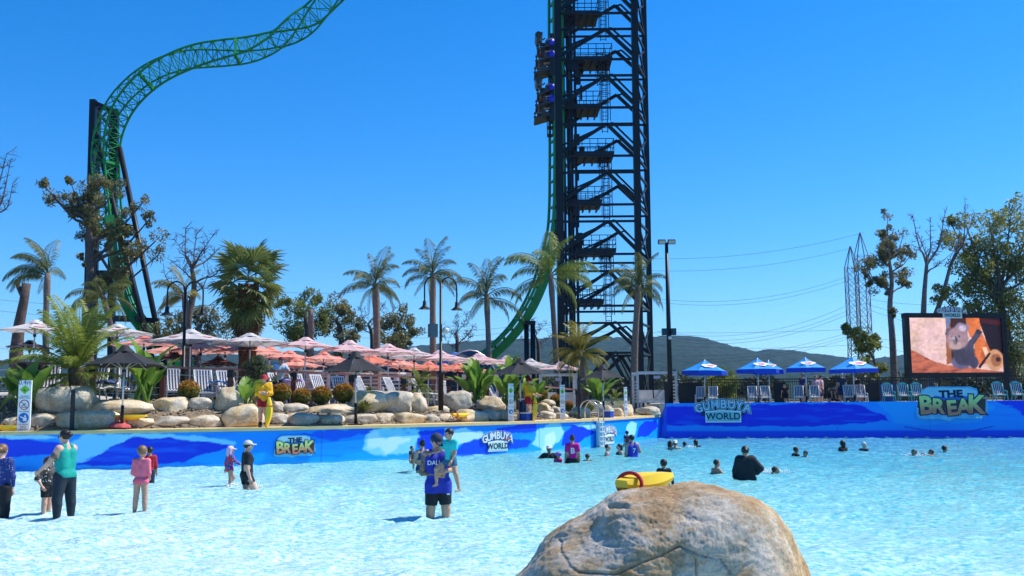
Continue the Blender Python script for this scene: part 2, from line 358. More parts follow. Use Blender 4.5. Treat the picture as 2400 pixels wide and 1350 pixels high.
# ---------------------------------------------------------------- water
def water():
    xs = np.arange(-24, 32, .105); ys = np.concatenate([np.arange(5.5, 24, .085), np.arange(24, 56, .17)])
    X, Y = np.meshgrid(xs, ys); Z = np.zeros_like(X); WF = [fbm(X*.3, Y*.3, 60+7*i, 2) for i in range(4)]; g = np.random.default_rng(5)
    for i in range(26):                       # short wind ripples over a low swell
        lam = g.choice([.34, .42, .5, .6, .75, 1.1]); th = R(-78+g.normal()*34); k = 2*math.pi/lam
        amp = .0088*lam**.8; Z += amp*np.sin(k*(math.cos(th)*X+math.sin(th)*Y)+g.random()*6.28+2.4*WF[i % 4])
    Z *= .5+.9*np.clip(fbm(X*.16, Y*.22, 31)+.5, 0, 1.2)
    Z = np.where(Y > 24, Z*.9, Z)
    for wx, wy in ((4, 1212), (108, 1209), (148, 1216), (328, 1203), (349, 1133), (537, 1139), (577, 1146), (990, 1109), (1020, 1212), (1036, 1212), (1342, 1084), (1749, 1125), (1679, 1111), (1800, 1108)):   # rings round the waders
        q = onZ(wx, wy, 0); r = np.hypot(X-q.x, Y-q.y); Z = Z+.014*np.cos(r*17)*np.exp(-r*1.3)
    P = np.stack([X, Y, Z], -1); h, w = X.shape; idx = np.arange(h*w).reshape(h, w)
    # keep only the water in front of the pool walls
    cx = np.where(Y < 43.4, np.where(X < E1.x+2, CR-np.hypot(X-CC[0], Y-CC[1]), -1), (X-E1.x)*-UL.y+(Y-E1.y)*UL.x); cr = (X-B.x)*VR.x+(Y-B.y)*VR.y
    ok = (cx < .12) & (cr < .12); ok = ok[:-1, :-1] | ok[1:, 1:]
    F = np.stack([idx[:-1, :-1], idx[:-1, 1:], idx[1:, 1:], idx[1:, :-1]], -1)[ok]
    used = np.unique(F); remap = np.full(h*w, -1, np.int64); remap[used] = np.arange(len(used))
    m, t, p, out = newmat('pool_water'); tc = _n(t, 'ShaderNodeTexCoord'); sp = _n(t, 'ShaderNodeSeparateXYZ'); t.links.new(tc.outputs['Object'], sp.inputs[0])
    # depth of the basin: a beach near the camera, the deep end to the right and back
    dv = _n(t, 'ShaderNodeVectorMath', operation='DOT_PRODUCT'); t.links.new(tc.outputs['Object'], dv.inputs[0]); dv.inputs[1].default_value = (.75, .66, 0)
    mr = _n(t, 'ShaderNodeMapRange'); mr.inputs[1].default_value = 6; mr.inputs[2].default_value = 48; t.links.new(dv.outputs['Value'], mr.inputs[0])
    nz, _ = noise(t, .35, 3); ad = _n(t, 'ShaderNodeMath', operation='MULTIPLY_ADD'); ad.inputs[1].default_value = .14; t.links.new(nz, ad.inputs[0]); t.links.new(mr.outputs[0], ad.inputs[2])
    body = ramp(t, ad.outputs[0], [(.05, (.72, .84, .77)), (.15, (.42, .76, .70)), (.31, (.11, .60, .57)), (.52, (.03, .46, .49)), (.92, (.005, .30, .46))])
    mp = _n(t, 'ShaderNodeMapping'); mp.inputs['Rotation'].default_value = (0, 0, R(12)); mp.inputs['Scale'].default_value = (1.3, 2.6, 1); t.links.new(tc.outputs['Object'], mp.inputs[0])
    st, _ = noise(t, 5.6, 6, mp.outputs[0], .72)  # streak mask: pale caustic glints and darker gaps painted into the water colour
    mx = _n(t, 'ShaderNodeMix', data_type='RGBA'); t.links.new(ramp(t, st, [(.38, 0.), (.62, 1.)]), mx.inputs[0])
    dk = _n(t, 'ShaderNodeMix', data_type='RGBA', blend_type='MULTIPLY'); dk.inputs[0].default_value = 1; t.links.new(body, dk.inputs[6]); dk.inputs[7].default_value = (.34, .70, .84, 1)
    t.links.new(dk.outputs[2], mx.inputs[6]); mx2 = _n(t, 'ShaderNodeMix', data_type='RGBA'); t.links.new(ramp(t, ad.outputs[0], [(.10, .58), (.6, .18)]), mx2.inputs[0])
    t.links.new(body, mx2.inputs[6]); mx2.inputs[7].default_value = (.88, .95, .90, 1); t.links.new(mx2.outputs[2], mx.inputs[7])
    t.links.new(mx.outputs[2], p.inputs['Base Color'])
    p.inputs['Roughness'].default_value = .10; p.inputs['IOR'].default_value = 1.33; p.inputs['Specular IOR Level'].default_value = .28
    b1, _ = noise(t, 9, 4, mp.outputs[0], .6); bp = _n(t, 'ShaderNodeBump'); bp.inputs['Strength'].default_value = 1; bp.inputs['Distance'].default_value = .04
    t.links.new(b1, bp.inputs['Height']); t.links.new(bp.outputs[0], p.inputs['Normal'])
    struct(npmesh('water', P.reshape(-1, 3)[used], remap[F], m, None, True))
water()

# ---------------------------------------------------------------- the two pool walls and their painted waves
def frame_sz(px, py, on): P = on(px, py, 0); return P
def lpt(px, py): P = onN(px, py, 0); return (sn(P)[0], P.z)
def rpt(px, py): P = onR(px, py, 0); return ((P-B).dot(UR), P.z)
def left_wall():
    w = thing('pool_wall', 'long low pool wall with sunlit mural of breaking blue waves below the rocks', 'wall', L(8, 0, 0))
    s = np.linspace(-14, SLEN, 1050); z = np.linspace(-.6, KERB, 64); S, Z = np.meshgrid(s, z)
    c = Canvas(S, Z, lin((0, 150, 255)))
    pl = lambda pts: [lpt(*p) for p in pts]
    n1 = fbm(S*.5, Z*2.2, 3); st = fbm(S*.9-Z*1.4, Z*7+S*.25, 12)
    c.mixin(np.clip(.55-Z*.75+n1*.6, 0, .75), lin((10, 186, 255)))
    c.mixin(np.clip(st*2.6-.15, 0, .5), lin((0, 112, 250)))
    def P(pts, col, warp=.25, ws=1.6, k=1, seed=2): c.poly(pl(pts), lin(col), warp, ws, seed, k)
    P([(-500, 1075), (-300, 1025), (0, 1030), (80, 1033), (150, 1045), (140, 1062), (60, 1068), (-100, 1075)], (0, 62, 226), .3)
    P([(-320, 1020), (0, 1022), (110, 1022), (140, 1030), (60, 1031), (-300, 1028)], (150, 222, 255), .25)
    P([(160, 1085), (165, 1040), (185, 1022), (250, 1017), (300, 1018), (290, 1034), (240, 1060), (200, 1080)], (130, 215, 255), .5, 1.8)
    P([(178, 1088), (230, 1064), (272, 1040), (310, 1026), (360, 1024), (450, 1028), (520, 1037), (553, 1048), (500, 1060), (430, 1082), (330, 1094), (230, 1092)], (0, 52, 222), .3, 1.3)
    P([(262, 1040), (280, 1020), (380, 1016), (470, 1021), (556, 1040), (550, 1046), (470, 1032), (380, 1027), (310, 1028)], (140, 220, 255), .3, 2)
    m = inpoly(S, Z, pl([(178, 1088), (272, 1040), (360, 1024), (520, 1037), (500, 1060), (330, 1094)])); c.mixin(m*np.clip(st*4, 0, 1), lin((0, 118, 250)), .6)
    P([(690, 1016), (760, 1010), (870, 1004), (860, 1022), (780, 1030), (720, 1026)], (8, 76, 240), .5, 1.2, .8)
    P([(570, 1085), (600, 1060), (700, 1075), (860, 1062), (960, 1066), (900, 1080), (700, 1094)], (0, 176, 255), .4, 1, .8)
    P([(846, 1052), (856, 1022), (870, 1008), (930, 1006), (985, 1012), (972, 1040), (958, 1058), (930, 1064), (895, 1066), (862, 1062)], (150, 225, 255), .6, 2.2)
    P([(862, 1050), (866, 1015), (884, 1012), (905, 1030), (935, 1014), (955, 1030), (930, 1052), (905, 1064), (888, 1050)], (225, 246, 255), .5, 2.5, .9)
    P([(975, 1050), (975, 1016), (1010, 1008), (1040, 1008), (1044, 1062), (1000, 1066)], (0, 62, 226), .35)
    P([(1040, 1006), (1090, 1002), (1130, 1014), (1142, 1026), (1100, 1032), (1075, 1040), (1062, 1056), (1046, 1060)], (205, 240, 255), .4, 2)
    P([(1062, 1064), (1090, 1036), (1130, 1028), (1190, 1026), (1250, 1034), (1240, 1048), (1150, 1060), (1090, 1070)], (0, 76, 232), .35)
    P([(1150, 1010), (1200, 996), (1262, 992), (1256, 1016), (1200, 1016)], (0, 66, 232), .4)
    P([(1252, 1044), (1258, 1012), (1275, 996), (1312, 992), (1324, 1012), (1314, 1036), (1290, 1054), (1268, 1052)], (165, 228, 255), .4, 2.2)
    P([(1268, 1060), (1276, 1020), (1296, 1010), (1302, 1030), (1288, 1066)], (225, 246, 255), .4, 2.5, .8)
    P([(1318, 1046), (1324, 1014), (1345, 994), (1396, 1000), (1398, 1010), (1368, 1030), (1345, 1046)], (0, 60, 226), .25)
    P([(1340, 996), (1394, 990), (1400, 1012), (1386, 1008), (1366, 1000)], (160, 226, 255), .25, 2.4)
    P([(1464, 1030), (1468, 996), (1482, 988), (1494, 994), (1490, 1018), (1476, 1034)], (160, 226, 255), .3, 2.2)
    P([(1492, 1026), (1498, 1000), (1512, 988), (1540, 988), (1542, 1000), (1518, 1022)], (0, 60, 226), .2)
    c.mixin((np.mod(S, 4.8) < .022), lin((0, 70, 190)), .45)
    c.mixin(np.clip((.09-Z)/.12, 0, 1)*(Z > 0), lin((150, 215, 245)), .3)
    P3 = np.zeros((*S.shape, 3)); gx, gy = Lnp(S, 0*S); P3[..., 0] = gx-w.location.x; P3[..., 1] = gy-w.location.y; P3[..., 2] = Z
    gridpaint('mural', P3, c.a, attrmat('wall_paint', .45), w)
    b = MB(); b.ribbon(-14, SLEN, .02, .36, -.6, KERB-.04); b.build('wall_core', M_concrete, w, world=True)
    k = MB(); k.ribbon(-14, SLEN+.1, -.07, 1.3, KERB-.04, KERB+.062); o = k.build('kerb', M_tan, w, world=True)
    return w
WALL_L = left_wall()
def right_wall():
    w = thing('pool_end_wall', 'tall shaded blue end wall with painted dark wave under the deck fence', 'wall', LR(8, 0, 0))
    s = np.linspace(.35, 40, 760); z = np.linspace(-.6, DECK+.04, 76); S, Z = np.meshgrid(s, z)
    c = Canvas(S, Z, lin((16, 158, 255))); pl = lambda pts: [rpt(*p) for p in pts]
    st = fbm(S*.7-Z*1.1, Z*6+S*.2, 22); n1 = fbm(S*.4, Z*1.5, 5)
    c.mixin(np.clip(st*2+.1, 0, .5), lin((0, 132, 252)))
    def P(pts, col, warp=.3, ws=1.2, k=1, seed=4): c.poly(pl(pts), lin(col), warp, ws, seed, k)
    P([(1560, 952), (1640, 953), (1760, 950), (1900, 946), (2000, 946), (2040, 957), (2070, 975), (2085, 988), (2040, 990), (1900, 1000), (1750, 1000), (1640, 997), (1560, 998)], (6, 44, 222), .35)
    m = inpoly(S, Z, pl([(1560, 952), (2040, 957), (2085, 988), (1560, 998)])); c.mixin(m*np.clip(st*4.5-.2, 0, 1), lin((0, 116, 250)), .65)
    P([(1562, 998), (1760, 1000), (1900, 1000), (2085, 990), (2110, 1000), (2400, 994), (2700, 990), (2700, 1010), (1562, 1012)], (6, 160, 255), .12)
    P([(2060, 942), (2140, 938), (2300, 936), (2330, 955), (2300, 985), (2180, 1000), (2100, 992), (2085, 975)], (30, 178, 255), .4)
    P([(2330, 940), (2420, 936), (2800, 930), (2800, 985), (2420, 985), (2390, 968)], (6, 66, 235), .4)
    c.mixin(np.clip((.42-Z)/.1, 0, 1), lin((0, 76, 235)), .95)
    P([(2120, 999), (2200, 1012), (2260, 1012), (2330, 998), (2335, 999), (2262, 1015), (2198, 1015), (2118, 1001)], (0, 80, 205), .02)
    c.mixin((np.mod(S, 4.4) < .025), lin((0, 80, 200)), .35)
    P3 = np.zeros((*S.shape, 3)); lean = (Z-.2)*.03
    P3[..., 0] = UR.x*(S-8)+VR.x*lean; P3[..., 1] = UR.y*(S-8)+VR.y*lean; P3[..., 2] = Z
    gridpaint('mural', P3, c.a, attrmat('wall_paint_deep', .4), w)
    # sloped return at the corner
    q = MB(); a0 = LR(-.02, -.25, -.5); a1 = LR(.36, 0, -.5); b0 = LR(.05, .22, DECK+.03); b1 = LR(.36, .05, DECK+.03)
    q.add([a0, a1, b1, b0], [(0, 1, 2, 3)]); q.build('corner_return', mat('blue_paint', (.005, .10, .72), .45), w, world=True)
    b = MB(); b.bar(LR(0, .26, .6), LR(40, .26, .6), .4, 2.3); b.build('wall_core', M_concrete, w, world=True)
    return w
WALL_R = right_wall()

# ---------------------------------------------------------------- terrace, bank of mulch, deck
def terrace():
    b = MB(); ss = np.linspace(-14, SLEN+1, 46); top = []
    vs = []; fs = []
    for i, s in enumerate(ss):
        vs += [L(s, 3.3, .6), L(s, 3.3, tz(s)), L(s, 20, tz(s)), L(s, 20, .6)]
        if i: o = 4*i; fs += [(o-4, o, o+1, o-3), (o-3, o+1, o+2, o-2), (o-2, o+2, o+3, o-1)]
    b.add(vs, fs); struct(b.build('terrace', M_concrete))
    S, T = np.meshgrid(np.linspace(-14, SLEN+.6, 300), np.linspace(0, 1, 22)); n = 1.1+T*2.35
    Zt = 2.2-.029*S; Z = 1.12+(Zt+.02-1.12)*np.clip(T*1.15, 0, 1)**.8+fbm(S*1.1, T*3, 14)*.22*np.sin(np.pi*np.clip(T, .02, .98))
    Z = np.minimum(Z, Zt+.04)
    gx, gy = Lnp(S, n); P = np.stack([gx, gy, Z], -1); h, w = S.shape; idx = np.arange(h*w).reshape(h, w)
    F = np.stack([idx[:-1, :-1], idx[:-1, 1:], idx[1:, 1:], idx[1:, :-1]], -1).reshape(-1, 4)
    struct(npmesh('rockery_bank', P.reshape(-1, 3), F, M_earth, None, True))
    # loose pebbles
    N = 2600; g = np.random.default_rng(3); base = []; ico = [(0, 0, 1), (.89, 0, .45), (.28, .85, .45), (-.72, .53, .45), (-.72, -.53, .45), (.28, -.85, .45), (0, 0, -.6)]
    ico = np.array(ico); fc = [(0, 1, 2), (0, 2, 3), (0, 3, 4), (0, 4, 5), (0, 5, 1), (6, 2, 1), (6, 3, 2), (6, 4, 3), (6, 5, 4), (6, 1, 5)]
    s = g.uniform(-4, SLEN, N); tt = g.uniform(.05, .97, N); nn = 1.1+tt*2.35; zt = 2.2-.029*s; z = 1.12+(zt+.02-1.12)*np.clip(tt*1.15, 0, 1)**.8+.02
    r = g.uniform(.03, .085, N); a = g.uniform(0, 6.28, N)
    vx = ico[None]*np.stack([r, r*g.uniform(.6, 1, N), r*.6], 1)[:, None]; ca, sa = np.cos(a)[:, None], np.sin(a)[:, None]
    X = vx[..., 0]*ca-vx[..., 1]*sa+Lnp(s, nn)[0][:, None]; Y = vx[..., 0]*sa+vx[..., 1]*ca+Lnp(s, nn)[1][:, None]; Z = vx[..., 2]+z[:, None]
    Vv = np.stack([X, Y, Z], -1).reshape(-1, 3); Fv = (np.array(fc)[None]+np.arange(N)[:, None, None]*7).reshape(-1, 3)
    o = npmesh('loose_pebbles', Vv, Fv, M_gravel); o['kind'] = 'stuff'; tag(o, 'small tan pebbles scattered between the rockery boulders', 'pebbles')
    d = MB(); pts = [LR(.1, .46, 0), LR(40, .46, 0), LR(40, 13, 0), LR(-1.0, 13, 0), LR(-.6, .46, 0)]
    vs = [(p.x, p.y, DECK) for p in pts]+[(p.x, p.y, .5) for p in pts]
    d.add(vs, [(0, 1, 2, 3, 4)]+[(i, i+5, (i+1) % 5+5, (i+1) % 5) for i in range(5)]); struct(d.build('pool_deck', M_concrete))
terrace()
# ---------------------------------------------------------------- roller coaster: steel tower, green track, trains
GZ = 1.0
def spline(pts, n):
    P = [Vector(p) for p in pts]; out = []
    for i in range(len(P)-1):
        a, b, c, d = P[max(i-1, 0)], P[i], P[i+1], P[min(i+2, len(P)-1)]
        for k in range(n):
            t = k/n; out.append(.5*((2*b)+(c-a)*t+(2*a-5*b+4*c-d)*t*t+(3*b-a-3*c+d)*t**3))
    return out+[P[-1]]
def coaster_tower():
    bl = onY(1318, 905, 75); bl.z = GZ
    T = thing('coaster_tower', 'tall black steel lattice lift tower of the coaster with platforms inside', 'tower', bl)
    def colm(px_t, px_b, Y, w):
        a = onY(px_b, 905, Y); b = onY(px_t, 0, Y); d = (b-a); a2 = a+d*((GZ-a.z)/d.z); b2 = a+d*((48-a.z)/d.z)
        MB().bar(a2, b2, w, w, up=(0, 1, 0)).build('column', M_black, T, world=True)
        return lambda z: a+d*((z-a.z)/d.z)
    fl = colm(1306, 1317, 75, .56); fr = colm(1486, 1501, 75, .5); bk = colm(1333, 1343, 80, .4); br = colm(1508, 1526, 80, .42)
    ysP = [-95, 18, 126, 239, 352, 466, 582, 703, 818]
    zP = [onY(1400, y, 75).z for y in ysP]; mids = []
    for i, z in enumerate(zP):
        zA = z-.45; zB = z-1.75; last = i == len(zP)-1
        for za in ((zA, zB) if not last else (z-.3,)):
            for p, q in (((fl, fr), (bk, br), (fl, bk), (fr, br)) if za == zA or last else ((fl, fr), (fr, br))):
                MB().bar(p(za), q(za), .15 if p in (fl, fr) else .11, .17).build('beam', M_black, T, world=True)
        zn = zP[i+1]-.45 if not last else GZ+.1
        zb = zB if not last else z-.3
        for p, q in ((fl, fr), (bk, br)):
            hub = (p(zb)+q(zb))*.5+(q(zb)-p(zb))*.12
            for e in (p, q):
                MB().bar(hub, e(zn+.2), .23, .25).build('brace', M_black, T, world=True)
                MB().bar(hub+Vector((.45, 0, .1)), e(zn+.75), .13, .13).build('brace', M_black, T, world=True)
        MB().bar(fr(zb), br(zn), .14, .16).build('brace', M_black, T, world=True)
        MB().bar(br(zb), fr(zn), .12, .14).build('brace', M_black, T, world=True)
        MB().bar(fl(zb), bk(zn), .17, .2).build('brace', M_black, T, world=True)
        if i > 0 and not last:                                     # service platform with its guard rail
            wide = i % 2 == 0
            x0, x1 = (1344, 1436) if wide else (1326, 1406)
            a = onY(x0, 400, 77.3); b = onY(x1, 400, 77.3); cx = (a.x+b.x)/2; w = b.x-a.x
            pf = MB().box((cx, 77.3, z), (w, 2.6, .36)).build('platform', M_dark, T, world=True)
            for k in range(5): MB().box((a.x+w*(k+.5)/5, 77.3, z-.3), (.12, 2.5, .26)).build('joist', M_black, T, world=True)
            g = MB()
            for yy in (76.05, 78.55):
                for zz in (.45, .8, 1.2): g.bar((a.x, yy, z+zz), (b.x, yy, z+zz), .05)
                for k in range(6): g.bar((a.x+w*k/5, yy, z), (a.x+w*k/5, yy, z+1.2), .05)
            for xx in (a.x, b.x):
                for zz in (.6, 1.2): g.bar((xx, 76.05, z+zz), (xx, 78.55, z+zz), .05)
            gr = g.build('guard_rail', M_black, T, world=True)
            # caged ladder up to the next platform
            lx = onY(1421 if not wide else 1412, 400, 77).x; top = zP[i-1] if not wide else z+1.0
            c = MB()
            for dx in (-.22, .22): c.bar((lx+dx, 77.4, z-1.8), (lx+dx, 77.4, top), .06)
            zz = z-1.7
            while zz < top: c.bar((lx-.22, 77.4, zz), (lx+.22, 77.4, zz), .04); zz += .32
            zz = z+.6 if not wide else z-1.2
            while zz < top:
                pts = [(lx+.42*math.cos(q), 77.4-.5+.5*math.sin(q), zz) for q in [math.pi*2*j/12 for j in range(13)]]; c.tube(pts, .03, 4); zz += .75
            for q in range(7):
                an = math.pi+math.pi*q/6; c.bar((lx+.42*math.cos(an), 76.9+.5*math.sin(an), z-1.0), (lx+.42*math.cos(an), 76.9+.5*math.sin(an), top), .03)
            c.build('caged_ladder', M_black, T, world=True)
            cab = MB(); rr = random.Random(i)
            for k in range(7): cab.box((a.x-.1+rr.uniform(-.2, .9), 77+rr.uniform(-1, 1), z+rr.uniform(-2.4, 1.4)), (rr.uniform(.15, .5), .3, rr.uniform(.3, 1.3)))
            cab.build('machinery', M_dark, T, world=True, kind='stuff')
    for dx in (.5, .8, 1.1, 1.4):
        p = fl(20); MB().bar((fl(GZ).x+dx, 76.6, GZ), (fl(44).x+dx, 76.6, 44), .2).build('cable_riser', M_black, T, world=True)
    ft = MB()
    for c in (fl, fr, bk, br): q = c(GZ); ft.box((q.x, q.y, GZ+.15), (1, 1, .3))
    ft.build('footing', M_concrete, T, world=True)
    # small inspection cage on the track side
    k = MB(); a = onY(1283, 318, 75.3); h = sz(38, a)
    for dx in (0, .22, .42): 
        for dy in (-.4, .4): k.bar((a.x+dx, 75.3+dy, a.z), (a.x+dx, 75.3+dy, a.z+h), .04)
    for f in (0, .5, 1): k.box((a.x+.21, 75.3, a.z+h*f), (.46, .86, .05))
    k.build('inspection_cage', M_black, T, world=True)
    return T, fl
TOWER, TFL = coaster_tower()
def ladder_track(name, label, pts, lat, outv, gauge, depth, rails=.11, tie=.9):
    """box-spine track: pts path, lat = sideways, outv(i) = from spine towards the rails"""
    P = spline(pts, 10); root = thing(name, label, 'coaster track', Vector((P[-1].x, P[-1].y, GZ)))
    n = len(P); o = [outv(P, i) for i in range(n)]
    s = MB(); vs = []; fs = []
    for i in range(n):
        c = P[i]; d = o[i]; a = lat*.26
        vs += [c-a-d*.3, c+a-d*.3, c+a+d*.3, c-a+d*.3]
        if i: q = 4*i; fs += [(q-4+j, q-4+(j+1) % 4, q+(j+1) % 4, q+j) for j in range(4)]
    s.add(vs, fs+[(0, 1, 2, 3)]); s.build('spine', M_green, root, world=True)
    for sg in (-1, 1):
        MB().tube([P[i]+o[i]*depth+lat*sg*gauge/2 for i in range(n)], rails, 8).build('rail', M_green, root, True, world=True)
    acc = 0; ties = MB()
    for i in range(1, n):
        acc += (P[i]-P[i-1]).length
        if acc > tie:
            acc = 0
            for sg in (-1, 1): ties.bar(P[i]+o[i]*.2, P[i]+o[i]*depth+lat*sg*gauge/2, .1)
            ties.bar(P[i]+o[i]*depth-lat*gauge/2, P[i]+o[i]*depth+lat*gauge/2, .09)
    ties.build('cross_ties', M_green, root, world=True, kind='stuff'); return root, P, o
def right_track():
    px = [(1311, -160), (1310, -60), (1310, 60), (1311, 180), (1312, 300), (1312, 400), (1311, 480), (1306, 545), (1290, 610), (1270, 672), (1245, 726), (1212, 776), (1172, 818), (1125, 855), (1070, 885)]
    pts = [onY(x, y, 75.6) for x, y in px]
    lat = Vector((.25, -.97, 0)).normalized()
    def outv(P, i):
        t = (P[min(i+1, len(P)-1)]-P[max(i-1, 0)]).normalized(); q = t.cross(lat); return -q.normalized() if q.x > 0 else q.normalized()
    return ladder_track('coaster_drop_track', 'green box spine coaster track dropping from the black tower and curving left', pts, lat, outv, 1.3, .62)
def sup(px, y0, Y):
    a = onY(px, y0, Y); r = thing('track_support', 'black twin post holding the bend of the green track beside the bare tree', 'support', (a.x, a.y, GZ))
    for dx in (-.24, .24): MB().tube([(a.x+dx, a.y, GZ), (a.x+dx, a.y, a.z)], .19, 12).build('post', M_black, r, True, world=True)
    MB().box((a.x, a.y, a.z+.1), (.9, .6, .3)).build('saddle', M_black, r, world=True)
TRK, TP, TO = right_track(); sup(1241, 760, 75.4)

def truss_track():
    """the twisted lattice loop at the upper left"""
    ctr = [(840, -75, 10), (785, -22, 12), (735, 35, 35), (690, 70, 80), (640, 98, 125), (585, 117, 150), (530, 125, 165), (480, 131, 182), (435, 140, 200), (385, 158, 215), (340, 185, 225), (300, 222, 232), (272, 262, 238), (253, 310, 245), (246, 360, 250), (247, 410, 255), (250, 460, 258), (256, 520, 262), (262, 560, 265)]
    P = spline([onY(x, y, 70+.0*x) for x, y, _ in ctr], 6); tw = np.interp(np.linspace(0, len(ctr)-1, len(P)), range(len(ctr)), [c[2] for c in ctr])
    root = thing('coaster_loop_track', 'twisted green lattice coaster track arching against the sky at upper left', 'coaster track', Vector((P[-1].x, 70, GZ)))
    n = len(P); ch = [[], [], [], []]
    for i in range(n):
        t = (P[min(i+1, n-1)]-P[max(i-1, 0)]).normalized(); a = t.cross(Vector((0, 1, 0))).normalized(); b = Vector((0, 1, 0))
        g = R(tw[i]); w = .78
        for k, (u, v) in enumerate(((-1, .75), (1, .75), (.85, -.75), (-.85, -.75))):
            ca, sa = math.cos(g), math.sin(g); ch[k].append(P[i]+(a*(u*ca-v*sa)+b*(u*sa+v*ca))*w)
    for k in range(4): MB().tube(ch[k], .085 if k < 2 else .07, 7).build('rail' if k < 2 else 'chord', M_green, root, True, world=True)
    st = list(range(0, n-1, 3)); lt = MB()
    for j, i in enumerate(st):
        for k in range(4):
            lt.bar(ch[k][i], ch[(k+1) % 4][i], .055)
            if j+1 < len(st):
                q = st[j+1]; k2 = (k+1) % 4
                if j % 2: lt.bar(ch[k][i], ch[k2][q], .045)
                else: lt.bar(ch[k2][i], ch[k][q], .045)
                if k in (0, 2): lt.bar(ch[k][i], ch[k2][q], .035); lt.bar(ch[k2][i], ch[k][q], .035)
    lt.build('lattice', M_green, root, world=True, kind='stuff')
    for j in st[2::9]:
        c = sum((ch[k][j] for k in range(4)), Vector())/4
        MB().bar(ch[0][j], ch[3][j], .2).bar(ch[0][j], ch[1][j], .2).build('splice_frame', M_green, root, world=True)
truss_track()
def left_drop():
    px = [(256, 505), (261, 560), (268, 610), (279, 665), (296, 715), (322, 757), (352, 792), (385, 825), (420, 852), (470, 878)]
    pts = [onY(x, y, 69.2) for x, y in px]; lat = Vector((.5, -.86, 0)).normalized()
    def outv(P, i):
        t = (P[min(i+1, len(P)-1)]-P[max(i-1, 0)]).normalized(); q = t.cross(lat).normalized(); return q if q.x > 0 else -q
    ladder_track('coaster_exit_track', 'bright green ladder-like coaster track sloping down behind the pink umbrellas', pts, lat, outv, 1.0, .55, .09, .75)
left_drop()
def left_support():
    base = onY(250, 880, 71); base.z = GZ
    r = thing('coaster_support', 'black steel frame and raking legs holding up the green lattice track', 'support', base)
    def leg(a, b, w, Ya, Yb, nm='column', tube=False):
        p = onY(*a, Ya); q = onY(*b, Yb)
        if b[1] >= 780: q = p+(q-p)*((GZ-p.z)/(q.z-p.z))
        (MB().tube([p, q], w/2, 12) if tube else MB().bar(p, q, w)).build(nm, M_black, r, tube, world=True)
    leg((219, 234), (203, 800), .42, 71, 71); leg((232, 244), (222, 800), .28, 73.5, 73.5)
    leg((272, 258), (262, 800), .36, 71, 71); leg((261, 262), (257, 800), .26, 73.5, 73.5)
    leg((280, 345), (370, 780), .38, 70.4, 69, 'raking_leg', True); leg((222, 305), (346, 800), .4, 70.6, 68, 'raking_leg', True)
    leg((219, 240), (272, 262), .3, 71, 71, 'beam'); leg((232, 246), (262, 264), .3, 73.5, 73.5, 'beam')
    leg((210, 505), (322, 535), .28, 71, 70, 'beam'); leg((207, 545), (320, 536), .3, 71.5, 70, 'beam'); leg((205, 640), (255, 640), .36, 71, 71, 'beam'); leg((203, 745), (330, 748), .42, 71, 69, 'beam')
    leg((330, 750), (372, 752), .36, 69, 69, 'beam')
    ys = [250, 300, 350, 400, 450, 500, 560, 640, 740, 800]
    for i in range(len(ys)-1):
        a, b = ys[i], ys[i+1]; xa = 219-(a-234)*.028; xb = 219-(b-234)*.028
        leg((xa, a), (260, b), .15, 71.4, 73, 'brace'); leg((xb, b), (262, a), .13, 71.2, 73, 'brace')
        leg((xa, a), (232-(a-244)*.018, a), .16, 71, 73.5, 'brace')
    MB().box(onY(221, 320, 70.9), (.7, .3, 1.6)).build('gusset', M_black, r, world=True)
left_support()

# trains standing on the vertical track
M_seat = mat('train_shell', (.05, .045, .036), .4, .2); M_wheel = mat('blue_wheels', (.01, .03, .5), .4)
def train(y0, label):
    a = onY(1290, y0, 75.2); T = thing('coaster_train', label, 'coaster train', a)
    MB().bar((.1, 0, .3), (.1, 0, -3.1), .34, 1.0).build('chassis', M_dark, T)
    f = MB(); f.prism([(-.9, -.35), (-.62, .18), (-1.0, .3), (-1.22, .1), (-1.1, -.28)], (0, 1.0, 0), (1, 0, 0), (0, 0, 1), 2.0); f.build('nose_shell', M_seat, T)
    for k in range(3):
        z = -.75-.95*k; q = -.12*k
        for j, yy in enumerate((-.75, -.25, .25, .75)):
            s = MB(); s.prism([(-.1, -.1), (-.8+q, -.38), (-1.05+q, -.42), (-1.08+q, -.30), (-.82+q, -.24), (-.5+q, -.1), (-.42+q, .32), (-.32+q, .34), (-.28, 0), (-.1, .04)], (0, yy+.2, 0), (1, 0, 0), (0, 0, 1), .4)
            s.v = [(x, y, zz+z) for x, y, zz in s.v]; s.build('seat', M_seat, T)
        b = MB(); b.tube([(-.45+q, -.9, z+.5), (-.9+q, -.9, z+.2), (-1.0+q, 0, z+.18), (-.9+q, .9, z+.2), (-.45+q, .9, z+.5)], .05, 6); b.build('lap_bar', M_dark, T, True)
        for sy in (-1, 1):
            w = MB()
            for dz in (.25,): w.tube([(.0, sy*.85, z+dz), (.0, sy*.62, z+dz)], .3, 14)
            if k < 2: w.build('wheel', M_wheel, T, True)
    return T
TR1 = train(92, 'upper of two dark coaster trains climbing the tower, riders leaning out'); TR2 = train(196, 'lower of two dark coaster trains climbing the tower, riders leaning out')

